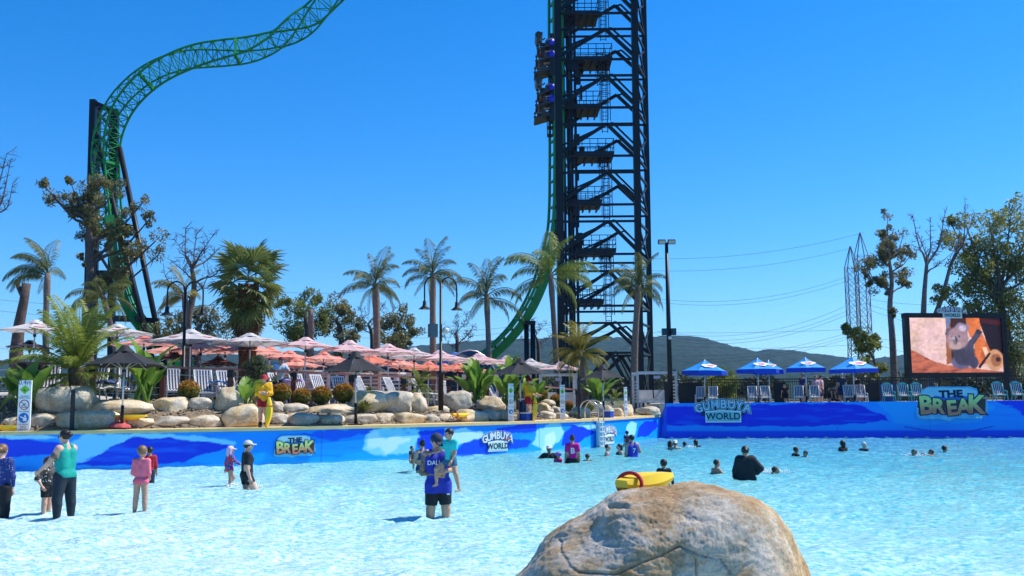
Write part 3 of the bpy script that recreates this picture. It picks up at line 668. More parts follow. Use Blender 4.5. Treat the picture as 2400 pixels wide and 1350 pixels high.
# ---------------------------------------------------------------- lamp posts, floodlight mast, speakers
def gooseneck(px, top, n, label, base_py=None):
    P = onN(px, top+40, n); s, _ = sn(P); z0 = tz(s) if n > 3.2 else KERB+.06+(.45 if n > 1.3 else 0)
    T = thing('lamp_post', label, 'street lamp', (P.x, P.y, z0), angP(P)*.6); h = P.z-z0; sc = dep(P)/FPX
    m = MB(); m.lathe([(.10, 0), (.10, h*.28), (.13, h*.28), (.13, h*.30), (.06, h*.31), (.048, h)], 12); m.build('post', M_black, T, True)
    for sg in (-1, 1):
        w = 40*sc; pts = [(sg*w*(.5-.5*math.cos(q)), 0, h-.2+w*.62*math.sin(q)) for q in [math.pi*j/12 for j in range(13)]]+[(sg*w, 0, h-.75)]
        arm = MB(); arm.tube(pts, .03, 8); arm.build('arm', M_black, T, True)
        sh = MB(); sh.lathe([(.04, 0), (.065, -.03), (.075, -.18), (.1, -.22), (.22, -.31), (.245, -.325), (.23, -.33), (.06, -.27)], 16, (sg*w, 0, h-.72)); sh.build('lamp_shade', M_black, T, True)
        MB().ball((sg*w, 0, h-1.03), .06).build('bulb', M_white, T, True)
    return T, h
gooseneck(435, 632, 4.2, 'black double gooseneck lamp post among the pale umbrellas at left')
GL, gh = gooseneck(1033, 622, 1.55, 'black double gooseneck lamp post rising from the rocks at centre')
MB().box((-.32, 0, gh*.62), (.3, .3, .5)).build('speaker_box', mat('teal_box', (.05, .09, .11), .6), GL); MB().ball((.16, -.1, gh*.62), .14).build('camera_dome', M_white, GL, True)
def mast():
    P = onY(1562, 570, 52.8); z0 = DECK-.6; T = thing('floodlight_mast', 'black floodlight mast with twin lamps and speaker boxes at the pool corner', 'light mast', (P.x, P.y, z0)); h = P.z-z0
    m = MB(); m.tube([(0, 0, 0), (0, 0, h)], [.15, .09], 12); m.build('post', M_black, T, True)
    MB().bar((-.35, 0, h), (.35, 0, h), .07).build('crossbar', M_black, T)
    for sg in (-1, 1):
        f = MB(); f.box((sg*.26, -.08, h+.06), (.4, .22, .22), M=Matrix.Rotation(R(25), 3, 'X')); fl = f.build('floodlight', M_dark, T)
        g = MB(); g.box((sg*.26, -.2, h+.02), (.34, .02, .17), M=Matrix.Rotation(R(25), 3, 'X')); g.build('lens', mat('lamp_lens', (.5, .5, .42), .2), fl)
    hb = onY(1558, 778, 52.8).z-z0
    for sg in (-1, 1): MB().box((sg*.24, -.05, hb), (.26, .3, .36)).build('speaker_box', mat('dark_teal_box', (.02, .05, .07), .5), T)
    MB().ball((.02, -.2, hb-.32), .1).build('camera_dome', M_white, T, True)
mast()

# ---------------------------------------------------------------- pylons and wires, far behind
M_galv = mat('galvanised_steel', (.22, .22, .22), .5, .5)
def pylon(px, top, w, label, py_base=888):
    a = onY(px, py_base, 260); a.z = GZ; b = onY(px, top, 260); h = b.z-GZ; T = thing('power_pylon', label, 'pylon', a)
    W0 = w*260/FPX; sh = h*.86
    def lev(z): q = W0*(.5+.38*max(0, 1-z/(sh*.4))**1.3) if z < sh else W0*.5*(1-(z-sh)/(h-sh)*.97); return [Vector((i*q, j*q, z)) for i, j in ((-1, -1), (1, -1), (1, 1), (-1, 1))]
    zs = list(np.linspace(0, sh, 13))+[h]
    for k in range(4): MB().tube([lev(z)[k] for z in zs], .13, 5).build('leg', M_galv, T, world=False)
    lt = MB()
    for i in range(len(zs)-2):
        p, q = lev(zs[i]), lev(zs[i+1])
        for k in range(4): lt.bar(p[k], q[(k+1) % 4], .1); lt.bar(p[(k+1) % 4], q[k], .1); lt.bar(q[k], q[(k+1) % 4], .08)
    lt.build('lattice', M_galv, T, kind='stuff')
    return T
pylon(2007, 577, 24, 'shorter nearer leg of the twin lattice power pylons behind the thin gum'); pylon(2032, 545, 25, 'taller lattice power pylon with pointed top behind the thin gum')
M_wire = mat('wire', (.05, .055, .06), .6)
WN = 0
def wire(p, q, sag, label, Y=250, r=.045):
    a = onY(*p, Y); b = onY(*q, Y); pts = []
    for i in range(25):
        t = i/24; c = a.lerp(b, t); c.z -= sag*4*t*(1-t); pts.append(c)
    o = MB().tube(pts, r, 4).build('power_line', M_wire, None, True); tag(o, label, 'power line', 'overhead power lines')
for i, (p, q, sg, d) in enumerate([((1520, 606), (2025, 545), 2, 'topmost thin wire running left from the pylon peak'), ((1520, 634), (2000, 580), 2, 'second thin wire below the pylon peak, running left'),
    ((1540, 700), (1995, 645), 3, 'upper wire of the pair meeting the pylon shoulder'), ((1540, 708), (1995, 655), 3, 'lower wire of the pair meeting the pylon shoulder'),
    ((1540, 776), (1995, 712), 4, 'highest of the middle bundle of wires right of the mast'), ((1540, 786), (1995, 724), 4, 'second of the middle bundle of wires right of the mast'), ((1540, 793), (1995, 733), 4, 'lowest of the middle bundle of wires right of the mast'),
    ((1200, 770), (2000, 772), 1, 'level wire crossing the sky just above the hill'), ((1500, 826), (2000, 776), 3, 'highest wire crossing in front of the hill slope'), ((1500, 835), (2000, 784), 3, 'second wire crossing in front of the hill slope'), ((1500, 842), (2000, 790), 3, 'third wire crossing in front of the hill slope'), ((1500, 806), (2000, 808), 1, 'level wire along the hill crest'),
    ((2032, 700), (2420, 670), 3, 'wire running right from the pylon above the bare tree fork'), ((2032, 712), (2420, 745), 3, 'wire falling right from the pylon towards the screen'), ((2032, 724), (2420, 770), 3, 'lower wire falling right from the pylon behind the screen'), ((2032, 790), (2420, 750), 3, 'wire rising right behind the screen edge'), ((2032, 800), (2420, 830), 3, 'lowest wire right of the pylon'),
    ((-40, 698), (620, 706), 2, 'highest wire behind the left palms'), ((-40, 724), (620, 736), 2, 'wire behind the left palm trunk'), ((-40, 812), (620, 820), 2, 'low wire behind the left umbrellas'), ((600, 678), (1000, 660), 2, 'faint wire above the middle gum trees'), ((700, 770), (1320, 752), 2, 'upper wire behind the middle palms'), ((700, 784), (1320, 764), 2, 'lower wire behind the middle palms')]):
    wire(p, q, sg, d, 250+i*.7)

# ---------------------------------------------------------------- big screen
def screen():
    Y = 64.; bl = onY(2133, 874, Y); br = onY(2349, 865, Y+1); h = onY(2130, 745, Y).z-bl.z
    X = (br-bl); X.z = 0; w = X.length; X.normalize(); Z = Vector((0, 0, 1)); base = Vector((bl.x, bl.y, DECK))
    T = thing('video_screen', 'large black framed video screen showing a koala on a branch', 'screen', base); N = X.cross(Z)   # towards the camera
    fr = MB(); t = .3; O = bl+N*.05
    fr.bar(O+X*(-t)+Z*(-t/2), O+X*(w+t)+Z*(-t/2), .5, t); fr.bar(O+X*(-t)+Z*(h+t/2), O+X*(w+t)+Z*(h+t/2), .5, t)
    fr.build('frame_bar', M_black, T, world=True)
    for x in (-t/2, w+t/2): MB().bar(O+X*x+Z*(h), O+X*x+Z*(-(bl.z-GZ)), t, .5).build('post', M_black, T, world=True)
    MB().box(bl+X*w/2+Z*h/2-N*.25, (w, .3, h), math.atan2(X.y, X.x)).build('cabinet', M_dark, T, world=True)
    u, v = np.meshgrid(np.linspace(0, 1, 190), np.linspace(0, 1, 112)); c = Canvas(u, v, lin((226, 188, 190)))
    K = lambda pts, col, wp=.012, k=1, sd=3: c.poly([((x-650)/795, (645-y)/445) for x, y in pts], lin(col), wp, 9, sd, k)
    c.mixin(np.clip(fbm(u*4, v*5, 8)*2+.1, 0, .6), lin((214, 180, 150))); c.mixin(np.clip(fbm(u*5+9, v*3, 18)*3-.1, 0, .7)*(u < .16)*(v < .6), lin((150, 140, 80)))
    K([(970, 195), (1060, 195), (1010, 560), (955, 580)], (150, 90, 50)); K([(975, 195), (1015, 195), (985, 300), (970, 300)], (90, 120, 170)); K([(1010, 195), (1150, 195), (1150, 560), (1000, 560)], (58, 30, 22))
    K([(1240, 180), (1460, 180), (1460, 520), (1330, 470), (1290, 330)], (28, 10, 16)); K([(1270, 200), (1450, 230), (1450, 260), (1280, 240)], (80, 18, 20), .02, .6)
    K([(1140, 180), (1255, 180), (1275, 330), (1345, 480), (1330, 560), (1240, 590), (1190, 560), (1205, 420), (1150, 300)], (212, 112, 56), .02)
    c.mixin(inpoly(u, v, [((x-650)/795, (645-y)/445) for x, y in [(1140, 180), (1255, 180), (1345, 480), (1240, 590), (1190, 560)]])*np.clip(fbm(u*14, v*6, 41)*3, 0, 1), lin((150, 66, 34)), .8)
    K([(1270, 440), (1310, 440), (1330, 500), (1300, 520)], (240, 190, 160), .02)
    K([(650, 455), (720, 490), (850, 555), (960, 585), (1100, 595), (1300, 625), (1450, 640), (1450, 660), (640, 660)], (190, 104, 76), .015)
    m = inpoly(u, v, [((x-650)/795, (645-y)/445) for x, y in [(650, 455), (850, 555), (1100, 595), (1450, 640), (1450, 660), (640, 660)]]); c.mixin(m*np.clip(fbm(u*8+v*14, v*22-u*8, 51)*3.4, 0, 1), lin((108, 48, 40)), .85)
    e = lambda cx, cy, rx, ry, col, sf=.15, wp=.02, k=1, rt=0: c.ell((cx-650)/795, (645-cy)/445, rx/795, ry/445, lin(col), sf, wp, 12, 5, k, rt)
    e(1375, 545, 75, 85, (206, 150, 110)); e(1385, 545, 48, 52, (160, 100, 68)); e(1400, 540, 22, 20, (60, 32, 26))
    e(1085, 560, 90, 55, (96, 92, 128), .25); e(1110, 490, 95, 100, (60, 58, 78), .2); e(1190, 560, 40, 55, (66, 62, 92), .2)
    K([(1120, 420), (1180, 370), (1240, 290), (1275, 310), (1255, 350), (1200, 420), (1180, 520), (1110, 520)], (70, 66, 88), .02)
    e(1105, 285, 58, 48, (134, 122, 150), .3, .05); e(985, 320, 30, 36, (96, 78, 104), .3, .05); e(1065, 365, 92, 88, (150, 122, 132), .2); e(1040, 425, 55, 34, (176, 150, 152), .3); e(1110, 285, 30, 26, (190, 176, 196), .4)
    e(1040, 385, 20, 34, (28, 32, 58), .2, .0); e(1030, 365, 9, 12, (130, 160, 210), .3, 0); e(1078, 350, 7, 7, (26, 18, 22), .2, 0); e(1012, 352, 6, 7, (26, 18, 22), .2, 0); e(1010, 400, 40, 60, (188, 160, 164), .5, 0, .4)
    for i, dx in enumerate((0, 14, 28)): K([(1222+dx, 315+i*6), (1248+dx, 292+i*8), (1254+dx, 300+i*8), (1230+dx, 325+i*6)], (44, 36, 46), .0)
    K([(1220, 600), (1330, 480), (1345, 490), (1240, 612)], (46, 24, 24), .01)
    c.a = c.a*(1+.55*np.repeat(fbm(u*38, v*24, 77, 3)[..., None], 3, 2)+.5*np.repeat(fbm(u*12, v*8, 78, 3)[..., None], 3, 2))
    c.a = np.clip(c.a, 0, 1)
    c.mixin((np.mod(v*56, 1) < .18), lin((60, 40, 45)), .12)
    P3 = np.zeros((*u.shape, 3)); OO = bl+N*.14-base
    for a in range(3): P3[..., a] = OO[a]+X[a]*w*u+Z[a]*h*v
    gridpaint('display', P3, c.a, attrmat('led_display', .5, .95), T)
    return T, X, Z, bl, h, w
SCR, SX, SZ, SBL, SH, SW = screen()

# ---------------------------------------------------------------- logos
M_lw = mat('sign_white', (.80, .84, .86), .5, var=.03); M_lnavy = mat('sign_navy', (.008, .02, .06), .5, var=.05); M_lblue = mat('sign_pale_blue', (.36, .66, .80), .5, c2=(.55, .80, .88), var=.1, scale=1.5)
M_lcyan = mat('sign_cyan', (.08, .42, .72), .5, c2=(.30, .66, .86), var=.1, scale=2.); M_lteal = mat('sign_teal', (.30, .58, .55), .5, var=.06); M_lplank = mat('sign_plank', (.10, .045, .035), .6, var=.3, scale=6); M_lred = mat('sign_red', (.6, .08, .06), .5)
def gradmat(name, c1, c2):
    m, t, p, out = newmat(name); tc = _n(t, 'ShaderNodeTexCoord'); s = _n(t, 'ShaderNodeSeparateXYZ'); t.links.new(tc.outputs['Generated'], s.inputs[0])
    t.links.new(ramp(t, s.outputs[2], [(.25, c1), (.75, c2)]), p.inputs['Base Color']); p.inputs['Roughness'].default_value = .5; return m
M_break = gradmat('letters_orange_to_green', (.80, .24, .12), (.74, .82, .24))
def gumbuya(par, O, X, Y, w, h, narrow=1, red=True, fill=None):
    """GUMBUYA arched over a WORLD plate, centred at O, w by h metres"""
    adv = [.118, .152, .152, .146, .138, .138, .138]; xs = np.cumsum([0]+[.5*(adv[i]+adv[i+1]) for i in range(6)]); xs = (xs-xs[-1]/2)*1.0
    lay = [('outline', .12, .002, M_lw), ('outline_shadow', .088, .010, M_lnavy), ('letter', .026, .018, fill or M_lblue)]
    for nm, off, lift, mm in lay:
        g = MB()
        for ch, x in zip('GUMBUYA', xs):
            k = (1-(x/.42)**2)
            put(g, ch, O, X, Y, h*.52, x*w*1.06, h*(.07+.17*k), -x*.55, off, lift, .004, .92*narrow)
        g.build(nm, mm, par, world=True)
    for nm, ex, lift, mm in (('plate_border', .05, .004, M_lw), ('plate', .0, .012, M_lteal if fill is None else mat('sign_pale_green', (.62, .76, .68), .5, var=.04))):
        q = ex*h*1.2; pl = [(-.31*w-q, -.50*h-q), (.31*w+q, -.50*h-q), (.31*w+q, -.12*h+q), (0, -.06*h+q), (-.31*w-q, -.12*h+q)]
        MB().prism(pl, O+X.cross(Y)*lift, X, Y, .006).build(nm, mm, par, world=True)
    g = MB(); put(g, 'WORLD', O, X, Y, h*.40, 0, -.30*h, 0, .02, .022, .004, 1.02*narrow); g.build('lettering', M_lnavy, par, world=True)
    if red: g = MB(); g.prism([(.22*w, .02*h), (.44*w, .14*h), (.46*w, .06*h), (.25*w, -.03*h)], O+X.cross(Y)*.026, X, Y, .003); g.build('red_streak', M_lred, par, world=True)
def thebreak(par, O, X, Y, w, h, th=.02):
    N = X.cross(Y)
    out = [(-.49, -.36), (-.47, -.02), (-.44, .08), (-.40, .36), (-.30, .47), (.26, .46), (.36, .40), (.38, .12), (.49, .1), (.485, -.10), (.50, -.12), (.48, -.34), (.30, -.44), (.05, -.42), (-.04, -.50), (-.16, -.44), (-.42, -.44)]
    MB().prism([(x*w, y*h) for x, y in out], O, X, Y, th).build('backing_border', M_lcyan, par, world=True)
    wv = [(-.39, .07), (-.40, .30), (-.32, .43), (.24, .42), (.36, .33), (.34, .10), (.1, .16)]
    MB().prism([(x*w, y*h) for x, y in wv], O+N*(th+.002), X, Y, .004).build('wave_crest', M_lblue, par, world=True)
    sh = [(-.28, .10), (-.22, .22), (-.05, .15), (.10, .24), (.32, .14), (.34, .06), (-.3, .04)]
    MB().prism([(x*w, y*h) for x, y in sh], O+N*(th+.006), X, Y, .004).build('wave_shade', mat('sign_mid_blue', (.02, .18, .62), .5), par, world=True)
    for i, (a, b, cc, d) in enumerate([(-.47, -.12, .47, .11), (-.46, -.30, .46, -.06)]):
        MB().prism([(a*w, b*h), ((cc-.01)*w, (b+.02)*h), (cc*w, d*h), ((a+.015)*w, (d-.03)*h)], O+N*(th+.008+.004*i), X, Y, .004).build('plank', M_lplank, par, world=True)
    let = list(zip('BREAK', (-.35, -.185, .0, .165, .33), (-.07, -.10, -.15, -.11, -.06), (1.15, .95, .95, .95, 1.15)))
    for nm, off, lift, mm in (('letter_outline', .085, .016, M_lnavy), ('letter', .04, .024, M_break)):
        g = MB()
        for ch, x, y, s in let: put(g, ch, O, X, Y, h*.60*s, x*w, y*h, (-.06 if ch in 'RK' else .05), off, th+lift, .004, 1.02*w/h/2.1)
        g.build(nm, mm, par, world=True)
    g = MB(); put(g, 'THE', O, X, Y, h*.27, -.0*w, .25*h, 0.03, .05, th+.02, .004, 1.35*w/h/2.1); g.build('lettering', M_lnavy, par, world=True)
    g = MB()
    for x in (.34, .39): g.prism([(x*w+.02*w*math.cos(q), -.40*h+.03*h*math.sin(q)) for q in [2*math.pi*j/10 for j in range(10)]], O+N*(th+.004), X, Y, .004)
    g.build('droplets', M_lw, par, world=True)
def wallbox(on, x0, y0, x1, y1, n): 
    c = on((x0+x1)/2, (y0+y1)/2, n); a = on(x0, (y0+y1)/2, n); b = on(x1, (y0+y1)/2, n); t = on((x0+x1)/2, y0, n); d = on((x0+x1)/2, y1, n); return c, (b-a).length, abs(t.z-d.z)
Z3 = Vector((0, 0, 1))
for (x0, y0, x1, y1, k) in ((1133, 1009, 1200, 1055, 'g'), (1412, 996, 1444, 1038, 'g'), (641, 1018, 740, 1073, 'b')):
    c, w, h = wallbox(onN, x0, y0, x1, y1, -.022)
    lg = bpy.data.objects.new('logo', None); COL.objects.link(lg); lg.parent = WALL_L; lg.location = c-WALL_L.location
    X_ = Vector((math.cos(angP(c)), math.sin(angP(c)), 0))
    gumbuya(lg, c, X_, Z3, w, h, fill=M_lw) if k == 'g' else thebreak(lg, c, X_, Z3, w, h)
c, w, h = wallbox(onR, 1632, 934, 1757, 987, -.10); sg = thing('park_sign', 'blue GUMBUYA WORLD sign on the shaded end wall', 'sign', c); gumbuya(sg, c, UR, Z3, w, h, red=False)
MB().box(c+VR*.03, (w*.8, .05, h*.5), ANG_R).build('backing', M_lnavy, sg, world=True)
c, w, h = wallbox(onR, 2143, 903, 2315, 987, -.12); sg = thing('park_sign', 'large THE BREAK sign with surfy planks below the video screen', 'sign', c); thebreak(sg, c, UR, Z3, w, h, .05)
O = SBL+SX*(SW*.455)+SZ*(SH+.36)+SX.cross(SZ)*.35; sg = thing('park_sign', 'small GUMBUYA WORLD sign on top of the video screen', 'sign', O); gumbuya(sg, O, SX, SZ, sz(74, O), sz(26, O), red=False)
MB().box(O-SX.cross(SZ)*.04, (sz(40, O), .05, sz(22, O)), math.atan2(SX.y, SX.x)).build('backing', M_lnavy, sg, world=True)
# ---------------------------------------------------------------- boulders of the rockery
from mathutils import noise as mn
def icos(n):
    import bmesh
    b = bmesh.new(); bmesh.ops.create_icosphere(b, subdivisions=n, radius=1); v = np.array([x.co[:] for x in b.verts]); f = [[y.index for y in x.verts] for x in b.faces]; b.free(); return v, np.array(f)
ICO3 = icos(4)
def boulder(P, rx, ry, rz, seed, label, grp, mi=None, rzrot=0):
    g = np.random.default_rng(seed); v, f = ICO3; e = g.uniform(2.4, 3.6); n = (np.abs(v)**e).sum(1)**(1/e); q = v/n[:, None]
    for k in range(7):
        d = g.normal(size=3); d /= np.linalg.norm(d); lim = g.uniform(.74, .95); t = q@d; q = q-np.clip(t-lim, 0, 1)[:, None]*d*.85
    off = g.uniform(0, 50, 3); dn = np.array([mn.noise(Vector(p*1.5+off))*.13+mn.noise(Vector(p*4+off))*.05+mn.noise(Vector(p*11+off))*.016 for p in q]); q = q*(1+dn)[:, None]
    q = q*np.array([rx, ry, rz]); o = npmesh('boulder', q, f, ROCKM[seed % 3 if mi is None else mi], None, True)
    o.location = P; o.rotation_euler = (g.uniform(-.06, .06), g.uniform(-.07, .07), angP(P)+g.uniform(-.15, .15)+rzrot); tag(o, label, 'boulder', grp); return o
low = [(10, 978, 40, 1003), (66, 972, 136, 1008), (138, 966, 272, 1009), (284, 982, 366, 1007), (360, 975, 441, 1006), (444, 975, 523, 1006), (516, 952, 611, 1006), (624, 971, 677, 1003), (668, 969, 742, 1002), (738, 974, 803, 1001), (803, 972, 878, 1000), (870, 970, 921, 999), (914, 967, 996, 997), (988, 971, 1031, 996), (1012, 971, 1066, 993), (1060, 961, 1141, 992), (1126, 962, 1167, 991), (1158, 962, 1198, 991), (1198, 972, 1236, 991), (1258, 964, 1302, 987), (1298, 968, 1328, 986), (1326, 956, 1386, 986), (1398, 952, 1442, 982), (1430, 958, 1460, 980), (1446, 950, 1488, 980), (1487, 953, 1552, 977)]
up = [(75, 909, 216, 977), (213, 938, 363, 982), (361, 934, 446, 976), (444, 933, 496, 964), (504, 911, 577, 968), (628, 943, 662, 972), (656, 947, 721, 974), (719, 949, 829, 979), (824, 919, 903, 972), (884, 921, 966, 973), (956, 921, 998, 969), (1000, 953, 1050, 973), (1040, 919, 1101, 964), (1113, 931, 1183, 964), (1257, 946, 1298, 972), (1282, 954, 1316, 982), (1264, 937, 1301, 954)]
lookl = ['cream', 'tan', 'long blue-grey shaded', 'small low', 'flat rounded', 'pale', 'big round grey', 'tan', 'grey', 'dark shaded', 'cream', 'wedge-shaped', 'pale angular', 'golden', 'pale blocky', 'smooth tan', 'brown', 'shaded grey', 'small', 'cream', 'small', 'broad tan', 'golden', 'small', 'grey', 'long block-like']
looku = ['large smooth cream', 'long tan', 'pale', 'blocky', 'tall round', 'small', 'flat grey', 'long low', 'tilted golden', 'large split', 'narrow golden', 'low', 'blue-grey', 'pale rounded', 'cream', 'grey', 'small']
for row, nn, looks, nm in ((low, 1.72, lookl, 'lower'), (up, 2.7, looku, 'upper')):
    for i, (x0, y0, x1, y1) in enumerate(row):
        P = onN((x0+x1)/2, (y0+y1)/2, nn); sc = dep(P)/FPX; rx = (x1-x0)/2*sc*1.1; rz = (y1-y0)/2*sc*1.12
        ry = min(max(rx*.75, .35), .62 if nn < 2 else .75); rz2 = rz
        k = (ORD[i]+' from the left' if i < 14 else ORD[len(row)-1-i]+' from the right')
        boulder(P, rx, ry, rz2, 40+i+(70 if nn > 2 else 0), f'{looks[i]} boulder in the {nm} row of the rockery, {k}', 'rockery boulders')

def big_boulder():
    out = [(1120, 1420), (1188, 1350), (1255, 1276), (1302, 1240), (1356, 1206), (1400, 1174), (1440, 1150), (1488, 1136), (1560, 1130), (1640, 1128), (1700, 1135), (1745, 1148), (1785, 1168), (1822, 1198), (1850, 1222), (1870, 1254), (1886, 1300), (1900, 1355), (1905, 1430)]
    Yb = 9.6; c = onY(1560, 1372, Yb); pts = [onY(x, y, Yb)-c for x, y in out]
    al = np.array([math.atan2(p.z, p.x) for p in pts][::-1]); rr = np.array([math.hypot(p.x, p.z) for p in pts][::-1])
    al[al < -1.5] += 2*math.pi; o = np.argsort(al); al, rr = al[o], rr[o]
    na, nb = 420, 220; a = np.linspace(al[0]-.35, al[-1]+.35, na); r = np.interp(a, al, rr)
    r = np.convolve(np.pad(r, 6, mode='edge'), np.ones(13)/13, mode='valid')
    b = np.linspace(-math.pi/2, math.pi/2, nb); Aa, Bb = np.meshgrid(a, b); Rr = np.interp(Aa, a, r)
    cb = np.abs(np.cos(Bb))**.72; sb = np.sign(np.sin(Bb))*np.abs(np.sin(Bb))**.9
    X = cb*Rr*np.cos(Aa); Z = cb*Rr*np.sin(Aa); Yy = sb*1.15
    Q = np.stack([X, Yy, Z], -1).reshape(-1, 3)
    nr = Q/np.linalg.norm(Q, axis=1)[:, None]
    d = np.zeros(len(Q)); 
    for i, q in enumerate(Q):
        v = Vector(q)
        d[i] = mn.noise(v*1.7+Vector((3, 1, 7)))*.10+abs(mn.noise(v*2.2+Vector((1, 9, 2))))*.04+mn.noise(v*6)*.012+mn.noise(Vector((v.x*12, v.y*12, v.z*26)))*.010+mn.noise(v*40)*.005+abs(mn.noise(v*80))*.003-.06
    def seg(P, poly):
        D = np.full(len(P), 9.)
        for p, q in zip(poly[:-1], poly[1:]):
            p = np.array(p); q = np.array(q); e = q-p; t = np.clip(((P-p)@e)/(e@e), 0, 1); D = np.minimum(D, np.linalg.norm(P-(p+t[:, None]*e), axis=1))
        return D
    fy = Yb-1.0
    def cr(pp):                                                # cracks on the near face
        L0 = [onY(x, y, fy)-c for x, y in pp]; return [(p.x, p.z) for p in L0]
    XZ = Q[:, [0, 2]]+.012*np.stack([fbm(Q[:, 0]*9, Q[:, 2]*9, 70), fbm(Q[:, 0]*9+5, Q[:, 2]*9, 75)], 1)
    front = Q[:, 1] < .25
    for poly, dpt, w in ((cr([(1352, 1345), (1440, 1342), (1475, 1325), (1530, 1300), (1590, 1272)]), .03, .009), (cr([(1302, 1288), (1315, 1312), (1335, 1335), (1352, 1346)]), .018, .008), (cr([(1632, 1300), (1634, 1360)]), .03, .01), (cr([(1595, 1272), (1640, 1290), (1700, 1300), (1735, 1340)]), .02, .009), (cr([(1440, 1200), (1480, 1195)]), .03, .018), (cr([(1620, 1210), (1650, 1218)]), .02, .03)):
        D = seg(XZ, poly); d -= np.where(front, dpt*np.exp(-(D/w)**2), 0)
    Q = Q+nr*d[:, None]
    idx = np.arange(na*nb).reshape(nb, na); F = np.stack([idx[:-1, :-1], idx[:-1, 1:], idx[1:, 1:], idx[1:, :-1]], -1).reshape(-1, 4)
    m, t, p, outn = newmat('weathered_granite'); f, tc = noise(t, 1.5, 9, rough=.72); g, _ = noise(t, 34, 8, rough=.85); w, _ = noise(t, 110, 4)
    base = ramp(t, f, [(.34, (.34, .19, .08)), (.46, (.42, .31, .19)), (.54, (.50, .44, .36)), (.72, (.62, .58, .51))])
    sp = _n(t, 'ShaderNodeSeparateXYZ'); t.links.new(tc.outputs['Object'], sp.inputs[0]); mr = _n(t, 'ShaderNodeMapRange'); mr.inputs[1].default_value = .72; mr.inputs[2].default_value = 1.05; t.links.new(sp.outputs[0], mr.inputs[0])
    mp = _n(t, 'ShaderNodeMapping'); mp.inputs['Scale'].default_value = (5, 1, 1.1); mp.inputs['Rotation'].default_value = (0, R(-18), 0); t.links.new(tc.outputs['Object'], mp.inputs[0]); vn, _ = noise(t, 2.2, 7, mp.outputs[0])
    och = ramp(t, vn, [(.36, (.36, .19, .06)), (.52, (.56, .38, .18)), (.64, (.66, .55, .40))])
    mx = _n(t, 'ShaderNodeMix', data_type='RGBA'); mu = _n(t, 'ShaderNodeMath', operation='MULTIPLY'); mu.inputs[1].default_value = .8; t.links.new(mr.outputs[0], mu.inputs[0]); t.links.new(mu.outputs[0], mx.inputs[0]); t.links.new(base, mx.inputs[6]); t.links.new(och, mx.inputs[7])
    mm = _n(t, 'ShaderNodeMix', data_type='RGBA', blend_type='MULTIPLY'); mm.inputs[0].default_value = .7; t.links.new(mx.outputs[2], mm.inputs[6]); t.links.new(ramp(t, g, [(.34, .3), (.56, 1.15)]), mm.inputs[7]); t.links.new(mm.outputs[2], p.inputs['Base Color'])
    p.inputs['Roughness'].default_value = .92; p.inputs['Specular IOR Level'].default_value = .15
    bp = _n(t, 'ShaderNodeBump'); bp.inputs['Strength'].default_value = .6; bp.inputs['Distance'].default_value = .02; t.links.new(g, bp.inputs['Height'])
    b2 = _n(t, 'ShaderNodeBump'); b2.inputs['Strength'].default_value = .5; b2.inputs['Distance'].default_value = .012; t.links.new(w, b2.inputs['Height']); t.links.new(bp.outputs[0], b2.inputs['Normal']); t.links.new(b2.outputs[0], p.inputs['Normal'])
    ob = npmesh('boulder', Q, F, m, None, True); ob.location = c; tag(ob, 'huge weathered grey and ochre boulder in the foreground water', 'boulder')
big_boulder()

